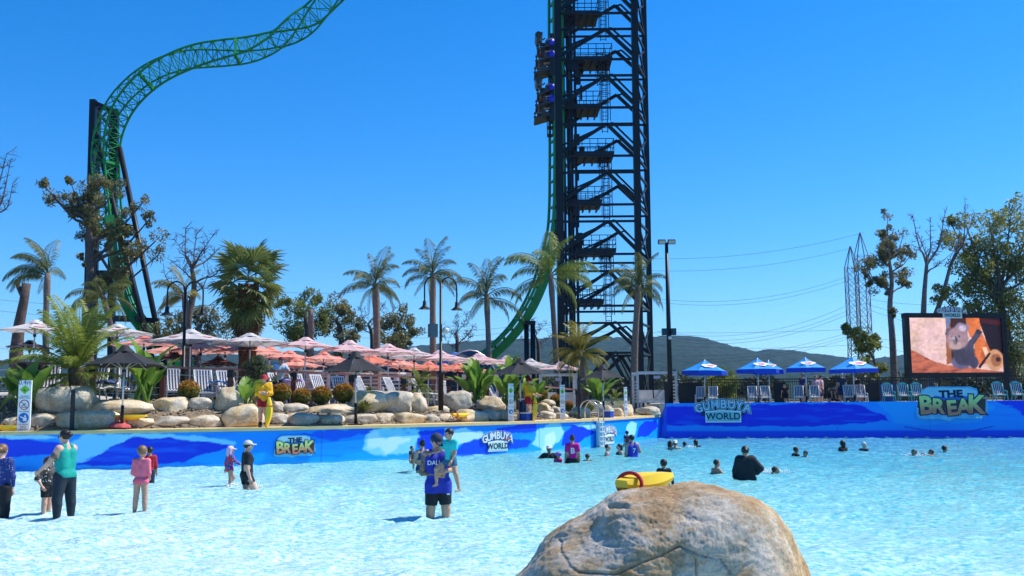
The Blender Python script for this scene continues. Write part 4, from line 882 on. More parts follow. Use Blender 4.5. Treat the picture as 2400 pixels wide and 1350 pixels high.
# ---------------------------------------------------------------- plants
def leafcloud(C, Rr, n, la, lb, g, shell=0., flat=1., up=.0):
    d = g.normal(size=(n, 3)); d /= np.linalg.norm(d, axis=1)[:, None]; r = (shell+(1-shell)*g.random(n)**.45)
    c = np.asarray(C)+d*r[:, None]*np.array([Rr, Rr, Rr*flat]); u = g.normal(size=(n, 3)); u[:, 2] -= up; u /= np.linalg.norm(u, axis=1)[:, None]
    w = np.cross(u, g.normal(size=(n, 3))); w /= np.linalg.norm(w, axis=1)[:, None]; s = g.uniform(.7, 1.3, n)[:, None]
    Vv = np.stack([c-u*la*s, c+w*lb*s-u*la*s*.15, c+u*la*s, c-w*lb*s-u*la*s*.15], 1); return Vv.reshape(-1, 3)
def quads(Vv): return np.arange(len(Vv)).reshape(-1, 4)
def gum(name, label, base, top, clusters, Y, rt, bark, leafmt, seed, leaf=.2, dens=1., bare=False, grp=None, gz=GZ, dj=1.5):
    g = np.random.default_rng(seed); rr = random.Random(seed)
    b = onY(*base, Y); b.z = gz; tops = [onY(x, y, Y+rr.uniform(-.3, .3)) for x, y in top]
    T = thing(name, label, 'tree', b, 0, grp); path = spline([b]+tops, 8); m = len(path)
    MB().tube(path, [rt*(1-.6*i/(m-1)) for i in range(m)], 9).build('trunk', bark, T, True, world=True)
    crown = []
    for (x, y, rp) in clusters:
        c = onY(x, y, Y+rr.uniform(-dj, dj)); r = rp*Y/FPX
        # where the limb leaves the trunk
        best = min(range(m//3, m), key=lambda i: abs((c.z-path[i].z)-.75*math.hypot(c.x-path[i].x, c.y-path[i].y))+.3*(c-path[i]).length)
        s0 = path[best]; mid = s0.lerp(c, .5)+Vector((rr.uniform(-.3, .3), rr.uniform(-.3, .3), -.12*(c-s0).length+.1)); 
        lp = spline([s0, s0.lerp(mid, .5)+Vector((rr.uniform(-.1, .1), 0, .05)), mid, c], 5); k = len(lp); r0 = max(.03, rt*.36*min(1, (c-s0).length/5+.25))
        lm = MB(); lm.tube(lp, [r0*(1-.8*i/(k-1)) for i in range(k)], 6, False)
        for j in range(9 if not bare else 16):
            st = lp[rr.randint(k//2, k-1)]; dv = Vector((rr.gauss(0, 1), rr.gauss(0, .6), rr.gauss(.45, .7))).normalized()*r*rr.uniform(.6, 1.25 if not bare else 1.7)
            md = st+dv*.5+Vector((rr.uniform(-.12, .12), 0, rr.uniform(-.1, .1)))*r; en = st+dv
            lm.tube([st, md, en], [max(.018, r0*.28), max(.014, r0*.18), .008], 4, False)
            if bare:
                for _ in range(2):
                    e2 = md+Vector((rr.gauss(0, 1), rr.gauss(0, .5), rr.gauss(.5, .7))).normalized()*r*.6; lm.tube([md, e2], [.014, .006], 3, False)
            elif rr.random() < .75: crown.append(leafcloud(en, r*.58, int(95*dens), leaf*.55, leaf*.2, g, up=.5))
        lm.build('limb', bark, T, True, world=True)
        if not bare: crown.append(leafcloud(c, r, int(190*dens*max(.4, r*r/.6)), leaf*.55, leaf*.2, g, .25, .8, .5))
    if crown:
        Vv = np.concatenate(crown)-np.array(b); npmesh('crown', Vv, quads(Vv), leafmt, T, kind='stuff')
    return T
gum('gum_tree', 'sparse twisted gum tree in front of the left coaster support', (210, 880), [(206, 740), (214, 640), (208, 560), (215, 500)], [(98, 430, 16), (122, 458, 24), (160, 465, 26), (205, 440, 26), (225, 420, 22), (268, 438, 22), (165, 425, 11), (330, 480, 21), (352, 512, 18), (375, 555, 26), (335, 590, 24), (300, 600, 24), (368, 600, 22), (240, 550, 24), (222, 505, 22), (300, 535, 13), (188, 500, 20), (268, 640, 18), (185, 600, 8)], 62, .42, M_bark, M_gum, 1, .2, .9)
gum('bare_tree', 'leafless branching tree between the left lamp and the fan palm', (428, 880), [(440, 760), (455, 680), (450, 630)], [(408, 560, 20), (435, 535, 18), (462, 540, 18), (500, 550, 20), (515, 580, 18), (480, 590, 18), (530, 610, 16), (400, 610, 18), (490, 640, 18), (385, 640, 16)], 61, .3, M_bark, None, 2, bare=True)
gum('gum_tree', 'grey leafed gum behind the left lamp post', (470, 870), [(462, 800), (470, 760)], [(400, 770, 24), (440, 745, 26), (480, 735, 26), (520, 755, 26), (545, 790, 22), (385, 740, 18), (500, 780, 26), (430, 790, 24), (350, 770, 22)], 66, .3, M_bark, M_gum, 3, .2, .8)
gum('gum_tree', 'leafy gum just right of the fan palm', (722, 870), [(722, 790), (715, 745)], [(660, 697, 17), (690, 722, 26), (735, 692, 22), (713, 745, 30), (678, 770, 26), (762, 730, 22), (742, 772, 26), (650, 760, 18)], 64, .3, M_bark, M_gum2, 4, .2, .9)
gum('gum_tree', 'open gum with leaning right limb left of the middle palms', (792, 870), [(800, 800), (788, 750)], [(785, 698, 20), (808, 728, 22), (830, 752, 19), (775, 765, 22), (818, 784, 19), (850, 762, 12)], 65, .26, M_bark, M_gum, 5, .2, .8)
gum('gum_tree', 'round gum crown behind the second middle palm', (930, 870), [(925, 810), (932, 780)], [(912, 760, 24), (945, 748, 22), (962, 778, 22), (986, 776, 13), (898, 786, 18), (940, 790, 22)], 66, .24, M_bark, M_gum, 6, .2, .9)
gum('bare_tree', 'bare twiggy tree behind the first middle palm', (868, 870), [(872, 800), (862, 760)], [(850, 722, 16), (838, 745, 12), (905, 705, 15), (925, 720, 12), (890, 745, 13)], 68, .2, M_bark, None, 7, bare=True)
gum('bare_tree', 'bare bush-like tree between the second and third middle palms', (1072, 880), [(1072, 810), (1068, 780)], [(1046, 765, 14), (1068, 742, 14), (1095, 735, 14), (1115, 758, 14), (1040, 790, 10), (1100, 775, 12)], 68, .2, M_barkd, None, 8, bare=True)
gum('bare_tree', 'bare tree under the bend of the green drop track', (1262, 880), [(1262, 820), (1256, 790)], [(1228, 765, 13), (1250, 748, 13), (1280, 760, 13), (1292, 785, 11), (1218, 790, 10)], 80, .2, M_barkd, None, 9, bare=True)
gum('bare_tree', 'thin leafless branches reaching in at the left edge', (-40, 880), [(-30, 700), (-25, 520)], [(16, 360, 22), (30, 430, 16), (10, 460, 16), (-10, 400, 25), (24, 380, 14)], 60, .25, M_bark, None, 10, bare=True)
gum('gum_tree', 'tall thin gum with tufted crown left of the screen', (2096, 900), [(2092, 800), (2086, 720), (2090, 660), (2084, 610)], [(2080, 508, 13), (2062, 545, 12), (2088, 552, 22), (2118, 545, 15), (2140, 590, 17), (2030, 618, 24), (2052, 598, 18), (2008, 628, 13), (2102, 648, 18), (2130, 636, 16), (2096, 730, 9), (2076, 588, 18), (2070, 660, 10)], 68, .26, M_bark2, M_gum, 12, .19, .8)
gum('gum_tree', 'small leaning gum sapling in front of the power pylons', (2065, 900), [(2050, 850), (2030, 815)], [(1980, 768, 11), (1998, 785, 17), (2025, 776, 18), (2042, 806, 18), (2008, 816, 17), (2070, 858, 13), (2056, 800, 12), (2020, 845, 12)], 66, .12, M_bark, M_gum2, 13, .19, 1.)
gum('bare_tree', 'tall forked dead gum just behind the screen', (2168, 900), [(2164, 800), (2166, 700), (2172, 620)], [(2140, 510, 16), (2150, 545, 14), (2180, 520, 14), (2215, 498, 16), (2222, 540, 14), (2205, 575, 14), (2235, 590, 14)], 72, .3, M_bark2, None, 14, bare=True)
gum('bare_tree', 'slanting dead gum limb right of the forked one', (2178, 900), [(2184, 780), (2210, 690), (2228, 620)], [(2262, 480, 16), (2240, 560, 14), (2285, 500, 16), (2250, 520, 14), (2270, 640, 12)], 73, .26, M_bark2, None, 15, bare=True)
gum('gum_tree', 'big dense dark green gum filling the right edge above the screen', (2366, 900), [(2362, 820), (2350, 740), (2340, 690)], [(2228, 565, 30), (2262, 520, 32), (2318, 520, 38), (2368, 512, 40), (2412, 535, 44), (2250, 620, 34), (2310, 590, 42), (2370, 600, 48), (2420, 630, 46), (2236, 682, 26), (2290, 672, 38), (2350, 690, 40), (2405, 710, 48), (2208, 694, 20), (2390, 780, 42), (2330, 745, 34), (2415, 830, 40), (2280, 730, 24), (2225, 515, 16), (2390, 870, 30)], 74, .5, M_bark, leafm('sunny_gum_leaves', (.09, .14, .03), (.40, .38, .09), .9, .5), 16, .27, .8)
gum('shrub_tree', 'round bushy green tree behind the first blue umbrella', (1688, 910), [(1688, 900)], [(1665, 900, 22), (1688, 890, 24), (1712, 898, 22), (1690, 915, 24)], 74, .2, M_bark, M_gum2, 17, .2, 1.3)
def farwood():
    g = np.random.default_rng(5); Vs = []
    for i in range(150):
        x = g.uniform(-100, 2500); y = 908+g.normal()*3; c = onY(x, y, g.uniform(120, 190)); Vs.append(leafcloud(c, g.uniform(1.5, 3), 220, .4, .2, g, .5, .7))
    Vv = np.concatenate(Vs); o = npmesh('far_woodland', Vv, quads(Vv), leafm('far_leaves', (.02, .028, .012), (.07, .08, .03), .15), kind='stuff'); tag(o, 'far belt of dull green woodland below the hills', 'woodland')
farwood()
def snag():
    P = onN(45, 830, 14); b = Vector((P.x, P.y, GZ)); T = thing('dead_snag', 'sawn-off dark dead trunk with one stub branch at far left', 'tree', b)
    MB().tube([b, onN(38, 830, 14), onN(45, 760, 14), onN(56, 705, 14), onN(62, 664, 14)], [.34, .30, .24, .2, .2], 10).build('trunk', M_barkd, T, True, world=True)
    MB().tube([onN(52, 690, 14), onN(45, 676, 14), onN(38, 657, 14)], [.13, .11, .09], 8).build('limb', M_barkd, T, True, world=True)
snag()

# feather palms ------------------------------------------------
FR = {}
def frond_mesh(key, e0, e1, leaf, n, hang, seed, wid=.02, matl=None, curl=0):
    k = (key, matl.name)
    if k in FR: return FR[k]
    g = random.Random(seed); pts = []; p = Vector((0, 0, 0)); N = 22
    for i in range(N+1):
        t = i/N; e = R(e0+(e1-e0)*t**1.25); pts.append(p.copy()); p = p+Vector((math.cos(e), curl*t, math.sin(e)))/N
    mb = MB(); mb.tube(pts, [.016*(1-.85*i/N) for i in range(N+1)], 4, False); V0, F0 = list(mb.v), list(mb.f)
    for i in range(n):
        t = .10+.9*(i+.5)/n; q = t*N; j = min(int(q), N-1); c = pts[j].lerp(pts[j+1], q-j); tg = (pts[j+1]-pts[j]).normalized()
        sd = Vector((0, 1, 0)); ln = leaf*(math.sin(math.pi*(.12+.8*t))**.7)*g.uniform(.8, 1.15)
        for sg in (-1, 1):
            d = (sd*sg*(1-hang*.5)+tg*(.75+.4*t)+Vector((0, 0, g.uniform(-.1, .25)-hang*.9))).normalized(); d2 = (d+Vector((0, 0, -.55-hang))).normalized()
            nv = d.cross(tg).normalized()*wid; m1 = c+d*ln*.55; e = m1+d2*ln*.45; o = len(V0)
            V0 += [c, m1+tg*wid, e, m1-tg*wid]; F0 += [(o, o+1, o+2, o+3)]
    me = bpy.data.meshes.new('frond'); me.from_pydata([tuple(v) for v in V0], [], F0); me.materials.append(matl); FR[k] = me; return me
STYLES = {  # e0, e1, leaflet, count, hang
    'queen': [(84, 30, .26, 46, .4), (64, -30, .30, 52, .7), (46, -58, .30, 52, .9), (24, -72, .30, 50, 1.0), (2, -82, .27, 44, 1.1)],
    'date': [(86, 55, .20, 46, .05), (70, 22, .22, 46, .08), (52, -5, .22, 46, .12), (32, -28, .22, 46, .2), (8, -50, .20, 42, .3)],
    'pygmy': [(84, 30, .24, 40, .2), (60, -10, .26, 42, .35), (40, -40, .26, 42, .5), (18, -62, .26, 40, .6), (-10, -80, .24, 36, .7)]}
def palm(label, base, crown, Yp, length, style, count, seed, matl, az=None, trunk=None, z0=None, shaft=True, name='palm_tree', grp=None, wid=.0078, tmat=None, tiers=(0, 4)):
    """crown, base: places in metres"""
    g = random.Random(seed); T = thing(name, label, 'palm', base, 0, grp); h = crown-base
    r0, r1 = trunk; k = 14; sh = Vector((g.uniform(-.12, .12), 0, 0))
    pts = [base+h*(i/k)+sh*math.sin(math.pi*i/k) for i in range(k+1)]; rs = [r0+(r1-r0)*i/k+.012*(i % 2) for i in range(k+1)]
    if shaft: rs[-2] = r1*1.2; rs[-3] = r1*1.3; rs[-4] = r1*1.15
    MB().tube(pts, rs, 10).build('trunk', tmat or M_palmbark, T, True, world=True)
    for i in range(count):
        f = i/max(1, count-1); ti = min(tiers[1], tiers[0]+int(f*(tiers[1]-tiers[0]+.999))); vr = g.randint(0, 1); e0, e1, lf, n, hg = STYLES[style][ti]
        me = frond_mesh((style, ti, vr), e0, e1-vr*9, lf, n, hg, ti*7+vr, wid, matl, (.25 if vr else -.25))
        o = bpy.data.objects.new('frond', me); COL.objects.link(o); o.parent = T; o.location = h+Vector((0, 0, -.08*ti*length*.3))
        a = (i*2.39996+g.uniform(-.3, .3)) if az is None else R(g.choice(az)+g.uniform(-22, 22)); s = length*g.uniform(.85, 1.12)
        o.rotation_euler = (g.uniform(-.12, .12), g.uniform(-.12, .12), a); o.scale = (s, s, s)
    return T
def palm_px(label, bx, cx, cy, n, lenpx, style, count, seed, matl, tr=(11, 9), **kw):
    c = onN(cx, cy, n); s, _ = sn(c); b = onN(bx, cy+200, n); z = kw.pop('z0', None); b.z = tz(sn(b)[0]) if z is None else z; sc = dep(c)/FPX
    return palm(label, b, c, 0, lenpx*sc*1.14, style, count, seed, matl, trunk=(tr[0]*sc*.82, tr[1]*sc*.78), **kw)
palm_px('tall windswept palm with grey trunk beside the dead snag at far left', 116, 112, 640, 11, 92, 'queen', 13, 21, M_palm, (10, 8), az=[180, 165, 150, 195, 100], tiers=(0, 3))
palm_px('ragged drooping palm hidden behind the date palm and coaster legs', 292, 240, 690, 13, 80, 'queen', 14, 22, M_palm, (10, 7), tiers=(1, 4))
palm_px('yellowing palm behind the left lamp post', 442, 432, 690, 10, 76, 'queen', 12, 23, M_palmy, (9, 8), az=[170, 190, 200, 230, 160, 60], tiers=(0, 4))
palm_px('first of the middle palms, arching dark fronds against open sky', 883, 880, 665, 12, 82, 'queen', 17, 24, M_palm, (10, 9), tiers=(0, 4))
palm_px('second of the middle palms, behind the centre lamp post', 1018, 1014, 640, 12, 76, 'queen', 17, 25, M_palm, (10, 8), tiers=(0, 4))
palm_px('third of the middle palms, spreading fronds left of the green track', 1146, 1140, 690, 12, 88, 'queen', 17, 26, M_palm, (8, 7), tiers=(0, 4))
palm_px('tall palm crossing the foot of the green track left of the tower', 1308, 1290, 640, 9, 105, 'queen', 15, 27, M_palmg, (9, 7), az=[175, 190, 160, 10, -10, 30, 90, 265], tiers=(0, 4))
palm_px('tall leaning palm in front of the right tower leg', 1484, 1497, 668, 8, 76, 'queen', 17, 28, M_palm, (12, 8), tiers=(0, 4))
palm_px('short palm without crown, bare grey trunk among the gums', 730, 728, 725, 14, 14, 'queen', 4, 38, M_palmy, (6, 7), tiers=(3, 4))
palm_px('young date palm with upright fronds behind the left black umbrella', 182, 180, 862, 3.1, 150, 'date', 34, 29, M_palmg, (28, 26), shaft=False, wid=.010, tiers=(0, 4), tmat=mat('shaggy_palm_base', (.10, .07, .045), .95, scale=14, var=.6, bump=1., bscale=26))
palm_px('stout dwarf date palm in front of the tower with full round crown', 1375, 1362, 828, 3.6, 72, 'pygmy', 34, 30, M_palmy, (13, 11), shaft=False, wid=.010)
palm_px('small feathery palm right of the striped chairs near the centre lamp', 980, 980, 905, 3.3, 44, 'pygmy', 22, 31, M_palmg, (5, 5), shaft=False)
palm_px('tiny palm beside the pool ladder', 1441, 1441, 935, 2.8, 26, 'pygmy', 14, 32, M_palmg, (3, 3), shaft=False, z0=1.75)

def fan_palm():
    c = onN(582, 668, 9); b = onN(580, 860, 9); b.z = tz(sn(b)[0]); sc = dep(c)/FPX; h = c-b; g = random.Random(4)
    T = thing('fan_palm', 'stout fan palm with thick scaly trunk and stiff fan leaves', 'palm', b)
    tm = mat('scaly_palm_trunk', (.13, .055, .035), .95, scale=10, var=.7, bump=1., bscale=12)
    k = 16; MB().tube([h*(i/k) for i in range(k+1)], [(19+2*(i % 2))*sc for i in range(k+1)], 12).build('trunk', tm, T, True)
    nub = MB()
    for i in range(200):
        z = g.uniform(.45, .98); a = g.uniform(0, 6.28); p = h*z+Vector((math.cos(a), math.sin(a), 0))*20*sc; nub.bar(p, p+Vector((math.cos(a)*.08, math.sin(a)*.08, .2)), .09, .04)
    nub.build('leaf_bases', tm, T, kind='stuff')
    var = []
    for v in range(4):
        mb = MB(); pet = [Vector((.1*i, 0, -.004*i*i)) for i in range(10)]; mb.tube(pet, .018, 4, False); o = pet[-1]; nseg = 26; rr = random.Random(v)
        for j in range(nseg):
            a = R(-105+210*j/(nseg-1)); ln = (1.0-.25*abs(a)/2.2)*rr.uniform(.88, 1.08); d = Vector((math.cos(a), math.sin(a), -.06)); w = Vector((-math.sin(a), math.cos(a), 0))*.040
            m1 = o+d*ln*.62; e = o+d*ln+Vector((0, 0, -.22*rr.uniform(.5, 1.5))); z = Vector((0, 0, .03 if j % 2 else -.03))
            mb.add([o, m1+w+z, e, m1-w-z], [(0, 1, 2, 3)])
        me = bpy.data.meshes.new('fan_leaf'); me.from_pydata(mb.v, [], mb.f); me.materials.append(M_fan); var.append(me)
    S = 88*sc
    for i in range(58):
        f = i/57; el = 80-150*f**.9; o = bpy.data.objects.new('fan_leaf', var[i % 4]); COL.objects.link(o); o.parent = T; a = i*2.4+g.uniform(-.2, .2)
        o.location = h+Vector((0, 0, S*(.42-.75*f))); o.rotation_euler = (g.uniform(-.5, .5), -R(el), a); s = S*g.uniform(.75, 1.02)*(.5 if f < .05 else .62); o.scale = (s, s, s)
    dead = leafm('dead_fan_leaves', (.10, .075, .03), (.22, .17, .08))
    for i in range(16):
        o = bpy.data.objects.new('dead_leaf', var[i % 4].copy()); o.data.materials[0] = dead; COL.objects.link(o); o.parent = T; o.location = h+Vector((0, 0, -S*.45)); o.rotation_euler = (0, R(60+g.uniform(0, 22)), i*2.4); s = S*.55; o.scale = (s, s, s)
fan_palm()

# paddle-leaved plants, shrubs, tufts ------------------------------------------------
def paddle(w, seed):
    g = random.Random(seed); mb = MB(); N = 12; rows = []; e = R(84); p = Vector((0, 0, 0)); pts = []
    for i in range(N+1): pts.append(p.copy()); e -= R(1.0+6.5*(i/N)**1.6); p = p+Vector((math.cos(e), 0, math.sin(e)))/N
    mb.tube(pts[:6], .022, 5, False)
    for i in range(N+1):
        t = i/N; ww = 0 if t < .36 else w*math.sin(math.pi*min(1, ((t-.36)/.64)**.75))**.8; tg = (pts[min(i+1, N)]-pts[max(i-1, 0)]).normalized(); up = Vector((0, 1, 0)).cross(tg)
        rip = .02*math.sin(i*2.1+seed); rows.append([pts[i]-Vector((0, 1, 0))*ww-up*ww*(.35+rip*6), pts[i]-Vector((0, 1, 0))*ww*.5-up*ww*.05, pts[i], pts[i]+Vector((0, 1, 0))*ww*.5-up*ww*.05, pts[i]+Vector((0, 1, 0))*ww-up*ww*(.35-rip*6)])
    for i in range(4, N): mb.add(rows[i]+rows[i+1], [(j, j+1, j+6, j+5) for j in range(4)])
    me = bpy.data.meshes.new('leaf'); me.from_pydata([tuple(v) for v in mb.v], [], mb.f); me.materials.append(M_ban); me.polygons.foreach_set('use_smooth', [True]*len(me.polygons)); return me
PAD = [paddle(.13, 1), paddle(.16, 2), paddle(.11, 3), paddle(.14, 4)]
def banana(label, px, base_py, top_py, n, count, seed, spread=28, z0=None):
    c = onN(px, base_py, n); s, _ = sn(c)
    if z0 is not None: c.z = z0
    hpx = base_py-top_py; Ln = sz(hpx, c)*1.08; g = random.Random(seed); T = thing('paddle_leaf_plant', label, 'plant', c, 0, 'broad-leaved plants of the rockery')
    for i in range(count):
        o = bpy.data.objects.new('leaf', PAD[i % 4]); COL.objects.link(o); o.parent = T; a = i*2.4+g.uniform(-.4, .4); s = Ln*g.uniform(.6, 1.05)
        o.location = (g.uniform(-.18, .18)*Ln*.5, g.uniform(-.1, .1)*Ln, 0); o.rotation_euler = (g.uniform(-.12, .12), R(g.uniform(-6, spread)), a); o.scale = (s*.9, s*1.15, s)
banana('broad paddle-leaved plant behind the depth sign at far left', 62, 965, 838, 2.2, 13, 1, 40); banana('tall paddle-leaved plant beside the first black umbrella pole', 335, 945, 790, 3.1, 12, 2, 22)
banana('small clump of upright paddle leaves beside the first lifeguard', 577, 962, 872, 2.3, 9, 3, 22); banana('big lush clump of paddle leaves right of the centre lamp post', 1122, 945, 835, 2.9, 26, 4, 30)
banana('yellow-green paddle leaves under the third black umbrella', 1190, 950, 850, 3.2, 16, 5, 34); banana('dark paddle-leaved clump behind the fourth black umbrella pole', 1400, 945, 868, 3.2, 16, 6, 34); banana('leafy clump behind the second lifeguard', 1252, 950, 870, 3.2, 12, 7, 40)
banana('paddle leaves against the sky beyond the third black umbrella', 1195, 900, 828, 5, 7, 8, 30)
def shrubmat():
    m, t, p, out = newmat('golden_shrub'); tc = _n(t, 'ShaderNodeTexCoord'); s = _n(t, 'ShaderNodeSeparateXYZ'); t.links.new(tc.outputs['Generated'], s.inputs[0]); f, _ = noise(t, 7, 3)
    ad = _n(t, 'ShaderNodeMath', operation='MULTIPLY_ADD'); ad.inputs[1].default_value = .7; t.links.new(f, ad.inputs[0]); t.links.new(s.outputs[2], ad.inputs[2])
    cr = ramp(t, ad.outputs[0], [(.45, (.05, .075, .012)), (.85, (.20, .19, .02)), (1.0, (.42, .20, .02)), ]); t.links.new(cr, p.inputs['Base Color']); p.inputs['Roughness'].default_value = .6
    tr = _n(t, 'ShaderNodeBsdfTranslucent'); t.links.new(cr, tr.inputs['Color']); mx = _n(t, 'ShaderNodeMixShader'); mx.inputs[0].default_value = .3; t.links.new(p.outputs[0], mx.inputs[1]); t.links.new(tr.outputs[0], mx.inputs[2]); t.links.new(mx.outputs[0], out.inputs['Surface']); return m
M_shrub = shrubmat()
def shrub(px, py, rpx, n, label, seed, ry=.9):
    c = onN(px, py, n); r = sz(rpx, c); g = np.random.default_rng(seed); T = thing('golden_shrub', label, 'shrub', (c.x, c.y, c.z-r*ry), 0, 'golden shrubs on the rockery')
    Vv = np.concatenate([leafcloud((0, 0, r*ry), r*.93, 1500, .055, .022, g, .72, ry, -.8), leafcloud((0, 0, r*ry), r*.7, 300, .06, .03, g, .2, ry)]); npmesh('foliage', Vv, quads(Vv), M_shrub, T, kind='stuff')
    st = MB()
    for i in range(5): a = i*1.26; st.tube([(0, 0, -.1), (math.cos(a)*r*.5, math.sin(a)*r*.5, r*.9)], [.025, .012], 4)
    st.build('stem', M_bark, T, kind='stuff')
for i, (x, y, r, d) in enumerate([(443, 914, 27, 'round golden shrub in front of the striped chairs at left'), (659, 920, 25, 'dark golden shrub just right of the first lifeguard'), (707, 928, 22, 'smallest golden shrub in the middle of the row of four'), (754, 926, 25, 'orange-tipped golden shrub, third in the row of four'), (805, 921, 27, 'largest golden shrub at the right end of the row of four'), (1268, 928, 18, 'golden shrub beside the second lifeguard'), (1303, 938, 16, 'low golden shrub left of the second depth sign'), (1332, 950, 12, 'tiny golden shrub right of the second depth sign')]): shrub(x, y, r, 3.0, d, 60+i)
def tuft(px, py, hpx, n, label, seed, count=130, m=None):
    c = onN(px, py, n); h = sz(hpx, c); g = np.random.default_rng(seed); az = g.uniform(0, 6.28, count); el = g.uniform(.5, 1.45, count); Lh = h*g.uniform(.7, 1.15, count)
    d = np.stack([np.cos(az)*np.cos(el), np.sin(az)*np.cos(el), np.sin(el)], 1); m1 = d*Lh[:, None]*.6; e = m1+(d*np.array([1.3, 1.3, .25]))*Lh[:, None]*.4; w = np.stack([-np.sin(az), np.cos(az), 0*az], 1)*.014
    Vv = np.stack([np.zeros_like(d)-w, m1-w, e, m1+w], 1).reshape(-1, 3); o = npmesh('grass_tuft', Vv, quads(Vv), m or M_grass); o.location = c; tag(o, label, 'grass tuft', 'grass tufts')
tuft(853, 968, 42, 1.9, 'tall green grass tuft right of the second black umbrella pole', 1, 260); tuft(600, 872, 46, 3.2, 'dark leafy clump behind the first lifeguard, lower spread', 2, 10, M_palm); tuft(1385, 965, 26, 2.0, 'grass tuft beside the pool ladder', 3); tuft(865, 925, 26, 3.0, 'low grass behind the tilted golden boulder', 4); tuft(505, 985, 18, 2., 'small weed tuft left of the big round grey boulder', 5, 60); tuft(1290, 960, 20, 2.5, 'small grass tuft right of the second lifeguard', 6, 70)
def rhapis():
    c = onN(602, 905, 3.3); T = thing('lady_palm', 'dense dark bushy palm clump behind the first lifeguard', 'plant', c); g = np.random.default_rng(9); sc = dep(c)/FPX; Vs = []
    for i in range(46):
        a = g.uniform(0, 6.28); r = g.uniform(0, 38)*sc; z = g.uniform(22, 76)*sc*(1-.35*(r/(40*sc))**2); o = np.array([math.cos(a)*r, math.sin(a)*r, z]); n = 11
        az = np.linspace(0, 5.6, n)+g.uniform(0, 6); d = np.stack([np.cos(az), np.sin(az), g.uniform(-.5, .3, n)], 1); ln = 17*sc*g.uniform(.8, 1.2, n)[:, None]; w = np.stack([-np.sin(az), np.cos(az), 0*az], 1)*.03
        Vs.append(np.stack([o+0*d, o+d*ln*.5+w, o+d*ln+[0, 0, -.08], o+d*ln*.5-w], 1).reshape(-1, 3))
    Vv = np.concatenate(Vs); npmesh('foliage', Vv, quads(Vv), leafm('lady_palm_leaves', (.02, .05, .012), (.13, .17, .05)), T, kind='stuff')
    st = MB()
    for i in range(8): a = i*.8; st.tube([(math.cos(a)*.15, math.sin(a)*.15, -.2), (math.cos(a)*.3, math.sin(a)*.3, 60*sc)], .02, 5)
    st.build('cane', M_palmbark, T, kind='stuff')
rhapis()
# ---------------------------------------------------------------- umbrellas
def canopy(T, r, zt, ze, sides, m, vent=True, rot=0, sag=.06, mv=None, val=0., thick=.012):
    mb = MB(); rings = 5; seg = 4; n = sides*seg; vs = []
    for i in range(rings+1):
        t = i/rings
        for k in range(n):
            a = 2*math.pi*k/n+rot; f = (k % seg)/seg; ca = math.cos(math.pi/sides); cut = ca/math.cos((f-.5)*2*math.pi/sides)   # straight hem between the ribs
            q = abs(f-.5)*2; rr = r*(.0+t)*(1-(1-cut)*1.0)*(1-.05*(1-q**2)*t); zz = zt-(zt-ze)*(t**.86)-(sag*(1-q**2)*math.sin(math.pi*t)*.5)+(.03*(1-q**2) if t == 1 else 0)
            vs.append((rr*math.cos(a), rr*math.sin(a), zz))
    fs = [(i*n+k, (i+1)*n+k, (i+1)*n+(k+1) % n, i*n+(k+1) % n) for i in range(rings) for k in range(n)]
    if val:
        o = rings*n; vs += [(x*1.005, y*1.005, z-val) for x, y, z in vs[o:o+n]]; fs += [(o+k, o+n+k, o+n+(k+1) % n, o+(k+1) % n) for k in range(n)]
    mb.add(vs, fs); c = mb.build('canopy', m, T, False)
    if vent:
        v = MB(); zr = zt-(zt-ze)*(.24**.86); pr = [(0, zt+.06), (.10, zt+.05), (.16*r, zr+.06), (.22*r, zr+.015)]; nn = 16; vv = []
        for rr, zz in pr:
            for k in range(nn): a = 2*math.pi*k/nn; w = 1+.07*math.sin(k*math.pi/2); vv.append((rr*w*math.cos(a), rr*w*math.sin(a), zz+.025*math.sin(k*math.pi/2)*(rr/r)*3))
        v.add(vv, [(i*nn+k, (i+1)*nn+k, (i+1)*nn+(k+1) % nn, i*nn+(k+1) % nn) for i in range(3) for k in range(nn)]); v.build('vent', mv or m, c, True)
    for k in range(sides):
        a = 2*math.pi*k/sides+rot; d = Vector((math.cos(a), math.sin(a), 0))
        MB().bar(Vector((0, 0, zt-.06)), d*r*.98+Vector((0, 0, ze-.03)), .025).build('rib', M_alu, T)
        MB().bar(Vector((0, 0, ze-.12)), d*r*.5+Vector((0, 0, zt-(zt-ze)*(.5**.86)-.05)), .02).build('strut', M_alu, T)
    return c
def decal(T, r, zt, ze, angs, m, size=.10):
    for a in angs:
        d = Vector((math.cos(a), math.sin(a), 0)); rm = r*.88; t = .58; dn = Vector((0, 0, -1))*(zt-ze)*.86*t**-.14+d*rm; dn.normalize(); P = d*rm*t+Vector((0, 0, zt-(zt-ze)*(t**.86)+.012)); X = Vector((-d.y, d.x, 0))
        MB().prism([(r*size*1.5*math.cos(q), r*size*.62*math.sin(q)) for q in [2*math.pi*j/18 for j in range(18)]], P, X, -dn, .004).build('printed_oval', m, T)
